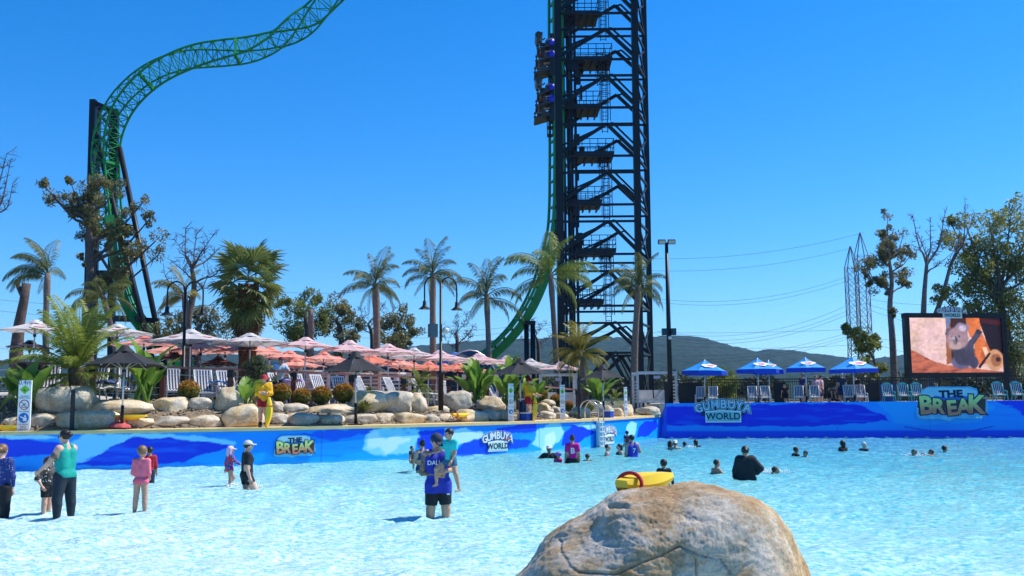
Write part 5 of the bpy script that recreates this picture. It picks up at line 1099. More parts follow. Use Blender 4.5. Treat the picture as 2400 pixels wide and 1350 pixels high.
def umbrella(px, ytop, yedge, hw, n, label, grp, m, mv, sides=8, vent=True, z0=None, val=.0, dec=None, base=True, seed=0, on=onN, rot=None, name='parasol', valm=None, tall=1.):
    P = on(px, yedge, n); sc = dep(P)/FPX; s, _ = sn(P); z0 = (tz(s) if z0 is None else z0); r = hw*sc
    T = thing(name, label, 'umbrella', (P.x, P.y, z0), 0, grp); g = random.Random(seed*7+int(px)); rot = g.uniform(0, 1) if rot is None else rot
    T.rotation_euler = (g.uniform(-.03, .03), g.uniform(-.03, .03), 0)
    ze = P.z-z0; zt = ze+max((yedge-ytop)*sc*tall, .22)
    canopy(T, r, zt, ze, sides, m, vent, rot, mv=mv, val=val)
    MB().tube([(0, 0, 0), (0, 0, zt)], .03, 10).build('pole', M_alu, T, True); MB().lathe([(.055, ze-.2), (.06, ze-.12), (.035, ze-.08)], 10).build('hub', M_dark, T, True)
    if base: MB().lathe([(.3, 0), (.3, .05), (.08, .08), (.05, .35), (.03, .36)], 16).build('base', M_dark, T, True)
    if dec: decal(T, r, zt, ze, [rot+math.pi/sides*(1+2*k) for k in range(sides) if k % 2 == 0], dec)
    return T, r, zt, ze
wu = [(80, 747, 776, 74, 7, 0), (274, 757, 783, 74, 7, 0), (447, 769, 799, 84, 7, 0), (588, 778, 806, 85, 7, 0), (713, 788, 813, 69, 7, 1), (818, 795, 823, 67, 7, 1), (911, 803, 830, 72, 7, 1), (972, 812, 838, 58, 8, 0), (1032, 818, 843, 62, 7, 1), (1122, 825, 848, 56, 7, 1), (1188, 831, 853, 50, 7, 1), (1245, 838, 859, 50, 7, 0), (1312, 845, 866, 50, 7, 1)]
for i, (x, t, e, w, n, p) in enumerate(wu):
    w0 = ['pale grey-white', 'pale pink'][p]; umbrella(x, t+3, e+1, w*1.2, n, f'{w0} parasol with pale oval print, {ORD[i]} from the left in the front row', 'pale parasols on the terrace', M_fabp if p else M_fabw, mat('grey_vent', (.46, .44, .45), .8) if not p else mat('mauve_vent', (.58, .39, .40), .8), dec=M_pinkdecal, seed=i, tall=.9)
su = [(340, 786, 808, 74, 10, 0), (472, 798, 821, 64, 10, 0), (578, 802, 824, 72, 10, 0), (676, 822, 840, 56, 11, 0), (696, 840, 859, 60, 9.5, 0), (758, 824, 845, 56, 11, 0), (872, 828, 852, 56, 10, 1), (934, 838, 857, 44, 10, 0), (1003, 847, 865, 52, 10, 1), (1072, 848, 865, 46, 10, 1), (820, 856, 872, 44, 9.5, 0), (395, 806, 826, 60, 12.5, 0), (530, 806, 826, 62, 12.5, 0), (632, 812, 832, 60, 12.5, 0), (790, 836, 853, 52, 12.5, 0), (962, 846, 862, 48, 12, 1), (1040, 852, 868, 46, 11, 0), (1108, 856, 870, 44, 10, 1)]
for i, (x, t, e, w, n, p) in enumerate(su):
    umbrella(x, t+1, e+1, w*1.2, n, f'{["salmon", "orange-red"][p]} parasol in the row behind the pale ones, {ORD[i]} of eighteen', 'salmon parasols on the terrace', M_fabr if p else M_fabs, mat('red_vent', (.74, .20, .15), .8), seed=20+i, tall=.92)
for i, (x, t, e, w, n, d) in enumerate([(65, 800, 815, 56, 11, 'black parasol with pink ovals low behind the first pale parasol'), (405, 824, 843, 52, 11, 'black parasol with pink ovals under the third pale parasol'), (513, 838, 857, 56, 11, 'black parasol with pink ovals left of the bushy palm clump')]):
    umbrella(x, t, e, w, n, d, 'small black parasols', M_fabk, M_fabk, dec=M_pinkdecal, seed=40+i)
for i, (x, t, e, w, d) in enumerate([(290, 813, 858, 97, 'large charcoal umbrella on silver pole beside the leftmost depth sign'), (835, 827, 872, 82, 'large charcoal umbrella on silver pole near the grass tuft'), (1220, 843, 878, 74, 'large charcoal umbrella above the second lifeguard'), (1414, 858, 887, 58, 'smallest charcoal umbrella by the pool ladder')]):
    T, r, zt, ze = umbrella(x, t, e, w, .85, d, 'charcoal lifeguard umbrellas', M_fabk, M_fabk, 6, True, KERB+.065, base=False, seed=50+i, rot=[.35, .5, .2, .4][i])
    MB().lathe([(.06, 0), (.05, .5), (.05, .75), (.035, .76)], 10).build('pole_socket', M_black, T, True); MB().box((0, 0, .02), (.5, .5, .04)).build('base_plate', M_dark, T)
bu = [(1650, 842, 870, 54, 2.0, 'leftmost bright blue umbrella with white print above the park sign'), (1776, 838, 866, 52, 1.8, 'second bright blue umbrella with pink print'), (1803, 843, 868, 40, 4.0, 'blue umbrella half hidden behind the second one'), (1888, 836, 863, 50, 2.0, 'third full blue umbrella above the standing people'), (2000, 833, 865, 60, 1.8, 'rightmost and largest blue umbrella left of the screen')]
for i, (x, t, e, w, n, d) in enumerate(bu):
    T, r, zt, ze = umbrella(x, t, e, w, n, d, 'blue deck umbrellas', M_fabb, M_fabb, 6, False, DECK, .0, None, True, 60+i, onR, rot=R(4)+.06*i, tall=.95)
    vb = MB(); k = 6; vv = []
    for z, f in ((ze, 1.0), (ze-.2, 1.01)):
        for j in range(k): a = 2*math.pi*j/k+R(4)+.06*i; vv.append((r*f*math.cos(a), r*f*math.sin(a), z))
    vb.add(vv, [(j, k+j, k+(j+1) % k, (j+1) % k) for j in range(k)]); vb.build('valance', M_fabd, T)
    a = -math.pi/2+[.25, .1, 0, 0, .1][i]; d = Vector((math.cos(a), math.sin(a), 0)); X = Vector((-d.y, d.x, 0)); dn = (Vector((0, 0, -1))*(zt-ze)+d*r*.87).normalized(); P = d*r*.48+Vector((0, 0, zt-(zt-ze)*.60+.025))
    blob = [(r*.34*math.cos(q)*(1+.12*math.sin(3*q)), r*.15*math.sin(q)*(1+.2*math.cos(5*q))) for q in [2*math.pi*j/26 for j in range(26)]]
    MB().prism(blob, P, X, -dn, .005).build('printed_badge', M_print_w, T); MB().prism([(x*.5+r*(.05-.04*(i % 2)), y*.45) for x, y in blob], P+X.cross(-dn)*.008, X, -dn, .004).build('badge_figure', mat('pink_badge', (.7, .12, .2), .7), T)

# ---------------------------------------------------------------- terrace rail
def rail():
    s0, s1 = -4, SLEN-2.4; T = thing('terrace_rail', 'red-brown timber handrail with posts and wires along the terrace edge', 'railing', L(10, 3.55, tz(10)))
    MB().ribbon(s0, s1, 3.475, 3.625, lambda q: tz(q)+1.17, lambda q: tz(q)+1.24).build('top_rail', M_rail, T, world=True)
    s = -3.4; i = 0
    while s < s1+.1:
        z = tz(s); MB().bar(L(s, 3.55, z-.25), L(s, 3.55, z+.93), .17).build('post', M_brown, T, world=True); MB().bar(L(s, 3.55, z+.92), L(s, 3.55, z+1.19), .21).build('post_bracket', M_black, T, world=True); s += 2.62; i += 1
    for f in (.25, .48, .71, .95): MB().tube([L(q, 3.55, tz(q)+f) for q in np.linspace(s0, s1, 40)], .008, 4).build('wire', M_alu, T, world=True)
rail()
# ---------------------------------------------------------------- striped reclining chairs
def chair(teal=False):
    T = thing('reclining_chair', 'x', 'chair'); fm = mat('teal_plastic', (.05, .32, .34), .5) if teal else M_white; k = Matrix.Rotation(R(-24), 3, 'X')
    b0 = Vector((0, .22, .40)); up = Vector((0, math.sin(R(24)), math.cos(R(24)))); h = .86 if not teal else .72
    sl = MB(); w = .27
    pts = []
    for i in range(7): t = i/6; p = b0+up*h*t+Vector((0, .045*math.sin(math.pi*t), 0)); pts.append(p)
    vs = [v for p in pts for v in (p+Vector((-w, 0, 0)), p+Vector((w, 0, 0)), p+Vector((w, .045, 0)), p+Vector((-w, .045, 0)))]
    fs = [(4*i+j, 4*i+(j+1) % 4, 4*i+4+(j+1) % 4, 4*i+4+j) for i in range(6) for j in range(4)]+[(3, 2, 1, 0), (24, 25, 26, 27)]; sl.add(vs, fs); sl.build('back_sling', M_stripe, T)
    st = MB(); st.box((0, -.03, .40), (.54, .52, .05), M=Matrix.Rotation(R(6), 3, 'X')); st.build('seat_sling', M_stripe, T)
    for sg in (-1, 1):
        x = sg*.31; MB().tube([b0+Vector((x, .03, -.15)), b0+Vector((x, .03, 0))+up*.4, b0+Vector((x, .05, 0))+up*(h+.03)], .028, 8).build('back_frame', fm, T, True)
        MB().bar((x, -.32, .36), (x, .30, .40), .05, .07).build('seat_rail', fm, T); MB().tube([(x*1.06, -.36, .58), (x*1.06, -.1, .62), (x*1.06, .34, .64)], .034, 8).build('armrest', fm, T, True)
        MB().bar((x, -.30, .58), (x*1.08, -.42, 0), .05, .06).build('leg', fm, T); MB().bar((x, .12, .40), (x*1.08, .46, 0), .05, .06).build('leg', fm, T)
    MB().bar(b0+Vector((-.31, .05, 0))+up*(h+.03), b0+Vector((.31, .05, 0))+up*(h+.03), .055).build('head_rail', fm, T); MB().bar((-.31, -.33, .36), (.31, -.33, .36), .05).build('front_rail', fm, T)
    if teal:
        f = MB(); f.prism([(.34*math.cos(q), .30*math.sin(q)) for q in [math.pi*j/10 for j in range(11)]], b0+up*(h-.12)+Vector((0, .07, 0)), Vector((1, 0, 0)), up, .03); f.build('rounded_top_slat', fm, T)
        for dx in (-.22, -.11, 0, .11, .22): MB().bar(b0+Vector((dx, .085, -.02)), b0+Vector((dx, .085, 0))+up*(h), .085, .02).build('back_slat', fm, T)
    return T
CH = chair(); used = [False]
def setchair(proto, flag, loc, rz, label, grp, sc=1.0):
    o = proto if not flag[0] else copy_tree(proto); flag[0] = True; o.location = loc; o.rotation_euler = (0, 0, rz); o['label'] = label; o['group'] = grp; o.scale = (sc,)*3; return o
tc = [(112, 935, 4.6, 'half hidden behind the left paddle-leaved plant'), (220, 925, 5.2, 'left of the first black umbrella pole'), (298, 925, 4.9, 'just right of the first black umbrella pole'), (408, 926, 4.6, 'left of the round golden shrub'), (482, 926, 4.6, 'right of the round golden shrub'), (540, 922, 4.8, 'behind the tall round boulder'), (668, 920, 5.2, 'right of the bushy palm clump'), (716, 920, 5.2, 'fourth left of the second black umbrella'), (766, 920, 5.0, 'behind the row of four golden shrubs'), (812, 918, 5.6, 'just left of the second black umbrella pole'), (868, 922, 4.4, 'right of the second black umbrella pole'), (938, 920, 4.4, 'between two rail posts left of the small feathery palm'), (1002, 926, 4.4, 'behind the small feathery palm'), (1068, 920, 4.6, 'right of the centre lamp post'), (1178, 912, 5., 'behind the yellow-green paddle leaves'), (1284, 916, 4.6, 'behind the second lifeguard')]
for i, (x, y, n, d) in enumerate(tc):
    P = onN(x, y, n); s, _ = sn(P); setchair(CH, used, (P.x, P.y, tz(s)+.003), angP(P)+R([12, -8, 4, 10, 8, 14, 30, 22, 26, 10, 34, 30, 38, 20, 10, 20][i]), f'white reclining chair with navy stripes, {d}', 'striped chairs on the terrace')
dc = [(1641, 'under the leftmost blue umbrella, left one'), (1671, 'under the leftmost blue umbrella, right one'), (1764, 'under the second blue umbrella, left one'), (1795, 'under the second blue umbrella, right one'), (1872, 'left of the standing people'), (1910, 'below the people in pink'), (1990, 'left of the rightmost umbrella pole'), (2020, 'right of the rightmost umbrella pole')]
for i, (x, d) in enumerate(dc):
    P = onR(x, 925, 2.3); setchair(CH, used, (P.x, P.y, DECK+.003), ANG_R+R(-6+3*(i % 4)), f'striped deck chair above the end wall, {d}', 'striped chairs on the deck', .74)
CT = chair(True); u2 = [False]
for i, (x, d) in enumerate([(2083, 'first'), (2120, 'second'), (2152, 'third'), (2344, 'fourth'), (2388, 'fifth')]):
    P = onR(x, 925, 1.6); setchair(CT, u2, (P.x, P.y, DECK+.003), ANG_R, f'teal adirondack chair with striped cushion, {d} from the left', 'teal chairs on the deck', .82)
# lounge tables, daybeds under white pergolas
def pergola(px0, px1, ytop, n, label, z0, deep, on=onN, day=True):
    a = on(px0, ytop, n); b = on(px1, ytop, n); w = (b-a).length; h = a.z-z0; T = thing('daybed_pergola', label, 'pergola', (a.x, a.y, z0), math.atan2(b.y-a.y, b.x-a.x)); t = .12
    for x in (0, w):
        for y in (0, deep): MB().bar((x, y, 0), (x, y, h), t).build('post', M_white, T)
    for y in (0, deep): MB().bar((-.06, y, h+.05), (w+.06, y, h+.05), .1, .1).build('beam', M_white, T)
    for x in (0, w): MB().bar((x, .06, h-.06), (x, deep-.06, h-.06), .08, .1).build('beam', M_white, T)
    for x in (0, w):
        for k in range(7): MB().bar((x, .06, .35+.18*k), (x, deep-.06, .35+.18*k), .025, .07).build('slat', M_white, T)
    if day:
        MB().box((w/2, deep*.5, .34), (w-.25, deep-.3, .12)).build('bed_frame', M_white, T); cu = mat('grey_cushion', (.42, .41, .39), .85)
        for k in range(2): MB().box((w*(.28+.46*k), deep*.5, .45), (w*.42, deep*.7, .12)).build('cushion', cu, T); 
        for k in range(2): MB().box((w*(.28+.46*k), deep*.75, .72), (w*.42, .14, .5), M=Matrix.Rotation(R(-20), 3, 'X')).build('back_cushion', cu, T)
        for x in (.2, w-.2): MB().bar((x, .2, 0), (x, .2, .3), .1).build('bed_leg', M_white, T)
    MB().box((w*.5, -.07, h-.22), (.36, .02, .16)).build('number_plate', mat('pale_plate', (.5, .48, .6), .6), T)
pergola(1268, 1350, 880, 53, 'white daybed pergola left of the stout dwarf palm', 1.45, 2.0, onY); pergola(1494, 1584, 875, 54.5, 'white daybed pergola beside the floodlight mast', 1.55, 2.2, onY); pergola(690, 770, 872, 10, 'white daybed pergola behind the golden shrubs', 1.9, 2.0); pergola(890, 960, 876, 10.5, 'white daybed pergola under the orange-red parasols', 1.8, 2.0); pergola(1085, 1165, 882, 52, 'white daybed pergola behind the big paddle-leaved clump', 1.5, 2., onY); pergola(480, 580, 866, 10, 'white daybed pergola left of the bushy palm clump', 2.0, 2.0)
def table(px, py, n, label):
    P = onN(px, py, n); s, _ = sn(P); T = thing('side_table', label, 'table', (P.x, P.y, tz(s)), 0, 'white side tables')
    MB().lathe([(.3, .44), (.32, .46), (.32, .48)], 16).build('tabletop', M_white, T, True)
    for k in range(4): a = k*1.57+.8; MB().bar((.2*math.cos(a), .2*math.sin(a), .44), (.28*math.cos(a), .28*math.sin(a), 0), .04).build('leg', M_white, T)
table(442, 930, 4.2, 'round white side table between the left striped chairs'); table(575, 925, 5, 'round white side table left of the bushy palm clump'); table(905, 930, 4.3, 'round white side table right of the second black umbrella')
# ---------------------------------------------------------------- buildings behind the terrace
def pavilion():
    Pa = onY(670, 880, 54); Pb = onY(1200, 880, 63); Pa.z = Pb.z = 0; d = (Pb-Pa); ln = d.length; d.normalize(); nv = Vector((-d.y, d.x, 0)); z0 = 1.0
    T = thing('cafe_pavilion', 'long low blue-grey cafe building behind the parasols', 'building', (Pa.x, Pa.y, z0)); Q = lambda s, n, z: Pa+d*s+nv*n+Vector((0, 0, z))
    bm = mat('bluegrey_cladding', (.05, .085, .14), .6, scale=2)
    MB().bar(Q(0, 2, z0+1.5), Q(ln, 2, z0+1.4), 4, 3.0).build('wall', bm, T, world=True); MB().bar(Q(-.4, 1.6, z0+3.1), Q(ln+.4, 1.6, z0+2.95), 5.4, .16).build('roof', mat('roof_sheet', (.06, .12, .24), .4, .3), T, world=True)
    s = .8
    while s < ln-1:
        MB().bar(Q(s, -.03, z0+1.7), Q(s+1.3, -.03, z0+1.7), .06, .9).build('window', mat('dark_glass', (.02, .03, .04), .1), T, world=True); MB().bar(Q(s-.2, -.7, z0), Q(s-.2, -.7, z0+2.95), .12).build('post', M_white, T, world=True); s += 2.1
    a = onY(1085, 870, 58); D = thing('blue_dome_tent', 'curved bright blue canopy showing above the parasols', 'tent', (a.x, a.y, 1.3), .3)
    ht = onY(1085, 824, 58).z-1.3; mb = MB(); N = 14; vs = []
    for i in range(N+1): q = math.pi*i/N; vs += [(-1.9*math.cos(q), -1.6, ht*math.sin(q)**.8), (-1.9*math.cos(q), 1.6, ht*math.sin(q)**.8)]
    mb.add(vs, [(2*i, 2*i+2, 2*i+3, 2*i+1) for i in range(N)]); mb.build('canopy', mat('tent_blue', (.02, .14, .52), .4), D, True)
    for y in (-1.6, 1.6): MB().tube([(-1.9*math.cos(math.pi*i/N), y, ht*math.sin(math.pi*i/N)**.8) for i in range(N+1)], .04, 6).build('hoop', M_alu, D, True)
pavilion()
# ---------------------------------------------------------------- black deck fence
def fence(s0, s1, n, label):
    T = thing('deck_fence', label, 'fence', LR(s0, n, DECK)); z = DECK; h = 1.3
    for q in (.12, h): MB().bar(LR(s0, n, z+q), LR(s1, n, z+q), .045, .05).build('rail', M_black, T, world=True)
    MB().bar(LR(s0, n, z+h-.16), LR(s1, n, z+h-.16), .04, .04).build('rail', M_black, T, world=True)
    s = s0; b = MB()
    while s <= s1+.01: MB().bar(LR(s, n, z), LR(s, n, z+h+.06), .075).build('post', M_black, T, world=True); s += 2.4
    s = s0+.12
    while s < s1: b.bar(LR(s, n, z+.12), LR(s, n, z+h), .022); s += .115
    b.build('pickets', M_black, T, world=True, kind='stuff'); return T
fence(.35, 16.2, 4.6, 'black picket fence along the back of the deck behind the blue umbrellas'); fence(16.4, 38, 3.6, 'black picket fence below the video screen')
def panel(x0, x1, y0, y1, n, label, m):
    a = onR(x0, y1, n); b = onR(x1, y1, n); h = onR(x0, y0, n).z-DECK; T = thing('screen_panel', label, 'panel', (a.x, a.y, DECK), ANG_R); w = (b-a).length
    MB().box((w/2, 0, h/2), (w, .08, h)).build('sheet', m, T)
    for x in (.05, w-.05): MB().bar((x, .08, 0), (x, .08, h+.05), .07).build('post', M_black, T)
mk = mat('black_mesh_panel', (.012, .014, .018), .7); panel(1592, 1648, 899, 942, 3.2, 'black panel behind the leftmost deck chairs', mk); panel(1815, 1842, 897, 941, 3.2, 'narrow black panel between the deck chairs', mk); panel(2036, 2062, 897, 940, 3.0, 'black panel right of the striped deck chairs', mk); panel(2064, 2098, 899, 940, 3.0, 'dark blue panel behind the first teal chair', mat('blue_panel', (.01, .035, .22), .5))
panel(1558, 1572, 896, 944, .9, 'black gate panel at the foot of the floodlight mast', mk)

# ---------------------------------------------------------------- depth signs, ladder, rescue gear, coolers
M_sgw = mat('sign_face', (.78, .82, .84), .45, var=.03); M_sgg = mat('sign_green', (.22, .55, .03), .5, var=.05); M_sgb = mat('sign_blue', (.01, .16, .55), .5, var=.05); M_sgr = mat('sign_ring', (.5, .05, .06), .5); M_ink = mat('sign_ink', (.05, .07, .12), .6)
def depthsign(px, y0, y1, wpx, depth, label, n=.55, turn=0):
    P = onN(px, y1, n); P.z = KERB+.065; sc = dep(P)/FPX; h = (y1-y0)*sc; w = wpx*sc; T = thing('depth_sign', label, 'sign', P, turn, 'pool depth signs'); T.rotation_euler[2] = turn
    MB().box((0, 0, h/2), (w, .06, h)).build('board', M_sgw, T); O = Vector((0, -.032, 0)); X = Vector((1, 0, 0)); Y = Vector((0, 0, 1)); ov = lambda cx, cy, r, k=20: [(cx+r*math.cos(2*math.pi*j/k), cy+r*math.sin(2*math.pi*j/k)) for j in range(k)]
    g = MB(); put(g, depth, O, X, Y, w*.52, 0, h*.955, 0, 0, 0, .003); g.build('depth_number', M_ink, T)
    MB().prism([(0, h*.725), (w*.42, h*.815), (0, h*.905), (-w*.42, h*.815)], O+Vector((0, .0, 0)), X, Y, .003).build('green_diamond', M_sgg, T)
    s = MB(); O2 = O-Vector((0, .005, 0)); s.prism([(-w*.2, h*.79), (w*.2, h*.79), (w*.2, h*.80), (-w*.2, h*.80)], O2, X, Y, .002); s.prism([(-w*.12, h*.835), (w*.02, h*.765), (w*.06, h*.77), (-w*.06, h*.845)], O2, X, Y, .002); s.build('swimmer_mark', M_ink, T)
    g = MB(); put(g, 'Caution', O, X, Y, w*.2, 0, h*.685, 0, 0, 0, .002); put(g, 'Shallow water', O, X, Y, w*.155, 0, h*.650, 0, 0, 0, .002); put(g, 'No diving', O, X, Y, w*.19, 0, h*.385, 0, 0, 0, .002)
    for k, tx in enumerate(('All children', 'must be', 'actively', 'supervised')): put(g, tx, O, X, Y, w*.16, 0, h*(.13-.033*k), 0, 0, 0, .002)
    g.build('lettering', M_ink, T)
    r = w*.40; cy = h*.515; MB().prism(ov(0, cy, r), O, X, Y, .003).build('red_ring', M_sgr, T); MB().prism(ov(0, cy, r*.82), O2, X, Y, .002).build('ring_centre', M_sgw, T)
    d = MB(); O3 = O2-Vector((0, .004, 0)); d.bar(O3+X*(-r*.5)+Y*(cy-r*.35), O3+X*(r*.3)+Y*(cy+r*.25), .012, r*.14); d.bar(O3+X*(-r*.5)+Y*(cy-r*.5), O3+X*(r*.4)+Y*(cy-r*.5), .012, r*.1); d.build('diver_mark', M_ink, T); MB().bar(O3+X*(-r*.6)+Y*(cy+r*.6)-Vector((0, .008, 0)), O3+X*(r*.6)+Y*(cy-r*.6)-Vector((0, .008, 0)), .012, r*.14, up=(0, 1, 0)).build('slash', M_sgr, T)
    cy = h*.255; MB().prism(ov(0, cy, r), O, X, Y, .003).build('blue_disc', M_sgb, T); f = MB(); f.prism(ov(r*.3, cy+r*.35, r*.2, 10), O2, X, Y, .002); f.prism([(-r*.1, cy-r*.6), (r*.6, cy-r*.6), (r*.6, cy+r*.1), (0, cy+r*.1), (-r*.7, cy+r*.35), (-r*.75, cy+r*.2), (-r*.1, cy-r*.1)], O2, X, Y, .002); f.build('figure_mark', M_sgw, T)
depthsign(55, 893, 1011, 30, '0.4m', 'leftmost white depth sign reading 0.4m with green diamond', .45); depthsign(1198, 903, 991, 13, '1.2m', 'narrow white depth sign left of the second lifeguard', .4); depthsign(1319, 906, 987, 12, '1.4m', 'narrow white depth sign between ladder and second lifeguard', .4); depthsign(1467, 908, 977, 8, '1.6m', 'narrowest white depth sign right of the pool ladder', .4, R(35))
def post(px, y0, y1, n, label):
    P = onN(px, y1, n); P.z = KERB+.06; h = onN(px, y0, n).z-P.z; T = thing('bollard_post', label, 'post', P); MB().bar((0, 0, 0), (0, 0, h), .1).build('shaft', M_dark, T); MB().box((0, 0, .02), (.22, .22, .03)).build('foot_plate', M_dark, T); MB().box((0, 0, h+.012), (.115, .115, .02)).build('cap', M_black, T)
post(168, 915, 1008, .5, 'short dark post left of the first black umbrella pole'); post(1357, 888, 986, .5, 'thin dark post left of the pool ladder')
def ladder():
    P = onN(1404, 1000, -.12); T = thing('pool_ladder', 'stainless pool ladder with white rungs on the mural wall', 'ladder', (P.x, P.y, 0), angP(P)); m = mat('stainless', (.6, .6, .6), .25, .9)
    for x in (-.24, .24):
        pts = [(x, -.1, -.3), (x, -.1, 1.15)]+[(x, -.1+.45*(1-math.cos(q))/1, 1.55+.45*math.sin(q)) for q in [math.pi*j/10 for j in range(11)]]+[(x, .8, 1.2)]; MB().tube(pts, .026, 8).build('handrail', m, T, True)
    for k in range(6): MB().box((0, -.1, .05+.2*k), (.44, .1, .035)).build('rung', M_white, T)
    MB().box((-.0, -.035, .55), (.62, .02, 1.1)).build('backing_plate', mat('pale_blue_plate', (.30, .55, .75), .5), T)
ladder()
def tube_board(T, Ln, w, th, M=None, loc=(0, 0, 0)):
    N = 12; rows = []; mb = MB()
    for i in range(N+1):
        t = i/N; ww = w*(.40+.60*math.sin(math.pi*min(1, .12+t*.76))) ; zz = th*(.38+.62*math.sin(math.pi*t)); x = (t-.5)*Ln; b = .05*Ln*(2*t-1)**2
        rows.append([(x, -ww/2, b), (x, -ww/2*.8, b+zz/2), (x, ww/2*.8, b+zz/2), (x, ww/2, b), (x, ww/2*.8, b-zz/2), (x, -ww/2*.8, b-zz/2)])
    vs = [v for r in rows for v in r]; fs = [(6*i+j, 6*i+(j+1) % 6, 6*i+6+(j+1) % 6, 6*i+6+j) for i in range(N) for j in range(6)]+[(5, 4, 3, 2, 1, 0), tuple(range(6*N, 6*N+6))]; mb.add(vs, fs)
    if M is not None: mb.v = [tuple(M @ Vector(v)+Vector(loc)) for v in mb.v]
    return mb.build('float', M_yellow, T, False)
def rescue_on_rock():
    P = onY(1512, 1132, 10.2); T = thing('rescue_tube', 'yellow rescue tube with red strap lying on the foreground boulder', 'rescue tube', P)
    M = Matrix.Rotation(R(38), 3, 'Z') @ Matrix.Rotation(R(-4), 3, 'Y'); f = tube_board(T, .66, .30, .19, M); w = .012
    for x in (-.22,):
        pts = [M @ Vector((x+.03*math.sin(q), .17*math.cos(q), .105*math.sin(q)+.02)) for q in [2*math.pi*j/20 for j in range(21)]]; MB().tube(pts, .02, 6).build('strap', M_red, T, True)
    MB().tube([M @ Vector((-.25, -.16, -.03)), M @ Vector((-.33, -.2, -.1)), M @ Vector((-.28, -.22, -.14)), M @ Vector((-.20, -.18, -.17)), M @ Vector((-.18, -.16, -.09)), M @ Vector((-.08, -.17, -.07))], .014, 6).build('buckle_strap', M_red, T, True)
    MB().tube([M @ Vector((-.30, -.2, -.09)), M @ Vector((-.22, -.24, -.2)), M @ Vector((-.15, -.2, -.18))], .008, 5).build('cord', M_black, T, True)
rescue_on_rock()
def lying(px, py, n, Ln, rz, label):
    P = onN(px, py, n); T = thing('rescue_tube', label, 'rescue tube', P, rz); tube_board(T, Ln, .3, .16); MB().tube([(-.3*Ln, .17*math.cos(q), .1*math.sin(q)) for q in [2*math.pi*j/14 for j in range(15)]], .018, 5).build('strap', M_red, T, True)
lying(1078, 973, 1.25, .9, R(50), 'yellow rescue tube lying on the rocks right of the centre lamp post'); lying(306, 978, 1.3, 1.0, R(5), 'yellow rescue tube resting behind the first black umbrella pole'); lying(26, 1003, .7, 1.2, R(2), 'yellow tube on the kerb at the far left edge')
def cooler(px, py, n, label, drum=True):
    P = onN(px, py, n); P.z = KERB+.065; T = thing('drink_cooler', label, 'cooler', P, angP(P)); m = mat('cooler_blue', (.015, .05, .16), .5)
    if drum:
        MB().box((0, 0, .14), (.42, .36, .28)).build('stand', M_white, T); MB().lathe([(.2, .285), (.22, .4), (.22, .78), (.23, .8), (.23, .84), (.18, .9)], 18).build('drum', m, T, True); MB().lathe([(.235, .82), (.235, .88), (.1, .91)], 18).build('lid', M_white, T, True)
    else:
        MB().box((0, 0, .14), (.5, .32, .28)).build('box', mat('cooler_royal', (.01, .06, .42), .5), T); MB().box((0, 0, .31), (.53, .35, .06)).build('lid', M_white, T)
cooler(1228, 990, .9, 'dark blue drum drink cooler beside the second lifeguard'); cooler(1237, 992, .55, 'small royal blue cool box in front of the second lifeguard', False); cooler(1427, 982, .5, 'small royal blue cool box under the smallest charcoal umbrella', False)
def bag(px, py, n, label, m, s=1.):
    P = onN(px, py, n); sd = int(px); g = np.random.default_rng(sd); v, f = icos(3); v = v*np.array([.34, .24, .2])*s; v = v*(1+np.array([mn.noise(Vector(p*6))*.25 for p in v]))[:, None]; T = thing('bag', label, 'bag', P); npmesh('body', v, f, m, T, True); MB().tube([(-.2*s, 0, .1*s), (-.1*s, 0, .32*s), (.1*s, 0, .32*s), (.2*s, 0, .1*s)], .02, 5).build('handle', m, T, True)
bag(280, 1003, .95, 'crumpled red and white bag at the foot of the first black umbrella', mat('red_bag', (.5, .08, .08), .8)); bag(85, 868, 4.6, 'black bag slung on the rail at far left', mat('black_bag', (.015, .015, .017), .7), 1.5)
def towel(px, py, n, label, c):
    P = onN(px, py, n); s, _ = sn(P); g = np.random.default_rng(int(px)); X, Y = np.meshgrid(np.linspace(-.4, .4, 14), np.linspace(-.3, .3, 12)); Z = .06+fbm(X*4+px, Y*4, 3)*.35; P3 = np.stack([X, Y, Z], -1).reshape(-1, 3); idx = np.arange(14*12).reshape(12, 14); F = np.stack([idx[:-1, :-1], idx[:-1, 1:], idx[1:, 1:], idx[1:, :-1]], -1).reshape(-1, 4)
    o = npmesh('towel', P3, F, mat('towel%d' % px, c, .9), None, True); o.location = (P.x, P.y, P.z); tag(o, label, 'towel')
towel(690, 898, 4.5, 'lilac towel heaped by the striped chairs behind the golden shrubs', (.35, .25, .55)); towel(515, 900, 4.6, 'bright blue towel between striped chairs at left', (.03, .2, .6)); towel(245, 900, 4.9, 'navy towel draped by the date palm', (.03, .06, .2)); towel(268, 912, 4.6, 'white bundled towel behind the first umbrella pole', (.6, .6, .58)); towel(420, 918, 4.9, 'red towel under the left striped chairs', (.5, .04, .03))
# floating lane line along the end wall
def lane():
    T = thing('lane_line', 'line of small pale floats along the foot of the end wall', 'float line', LR(8, -.35, .02)); MB().tube([LR(.4, -.35, .015), LR(34, -.35, .015)], .014, 5).build('rope', M_white, T, world=True)
    mb = MB().ball((0, 0, 0), (.11, .07, .06), 8, 5); f0 = mb.build('float', M_white, T, True); f0.location = LR(.6, -.35, .03)-T.location; s = 1.55; my = mat('pale_yellow_float', (.7, .6, .35), .5); 
    while s < 32: o = inst(f0, T); o.location = LR(s, -.35, .03)-T.location; s += .95
lane()
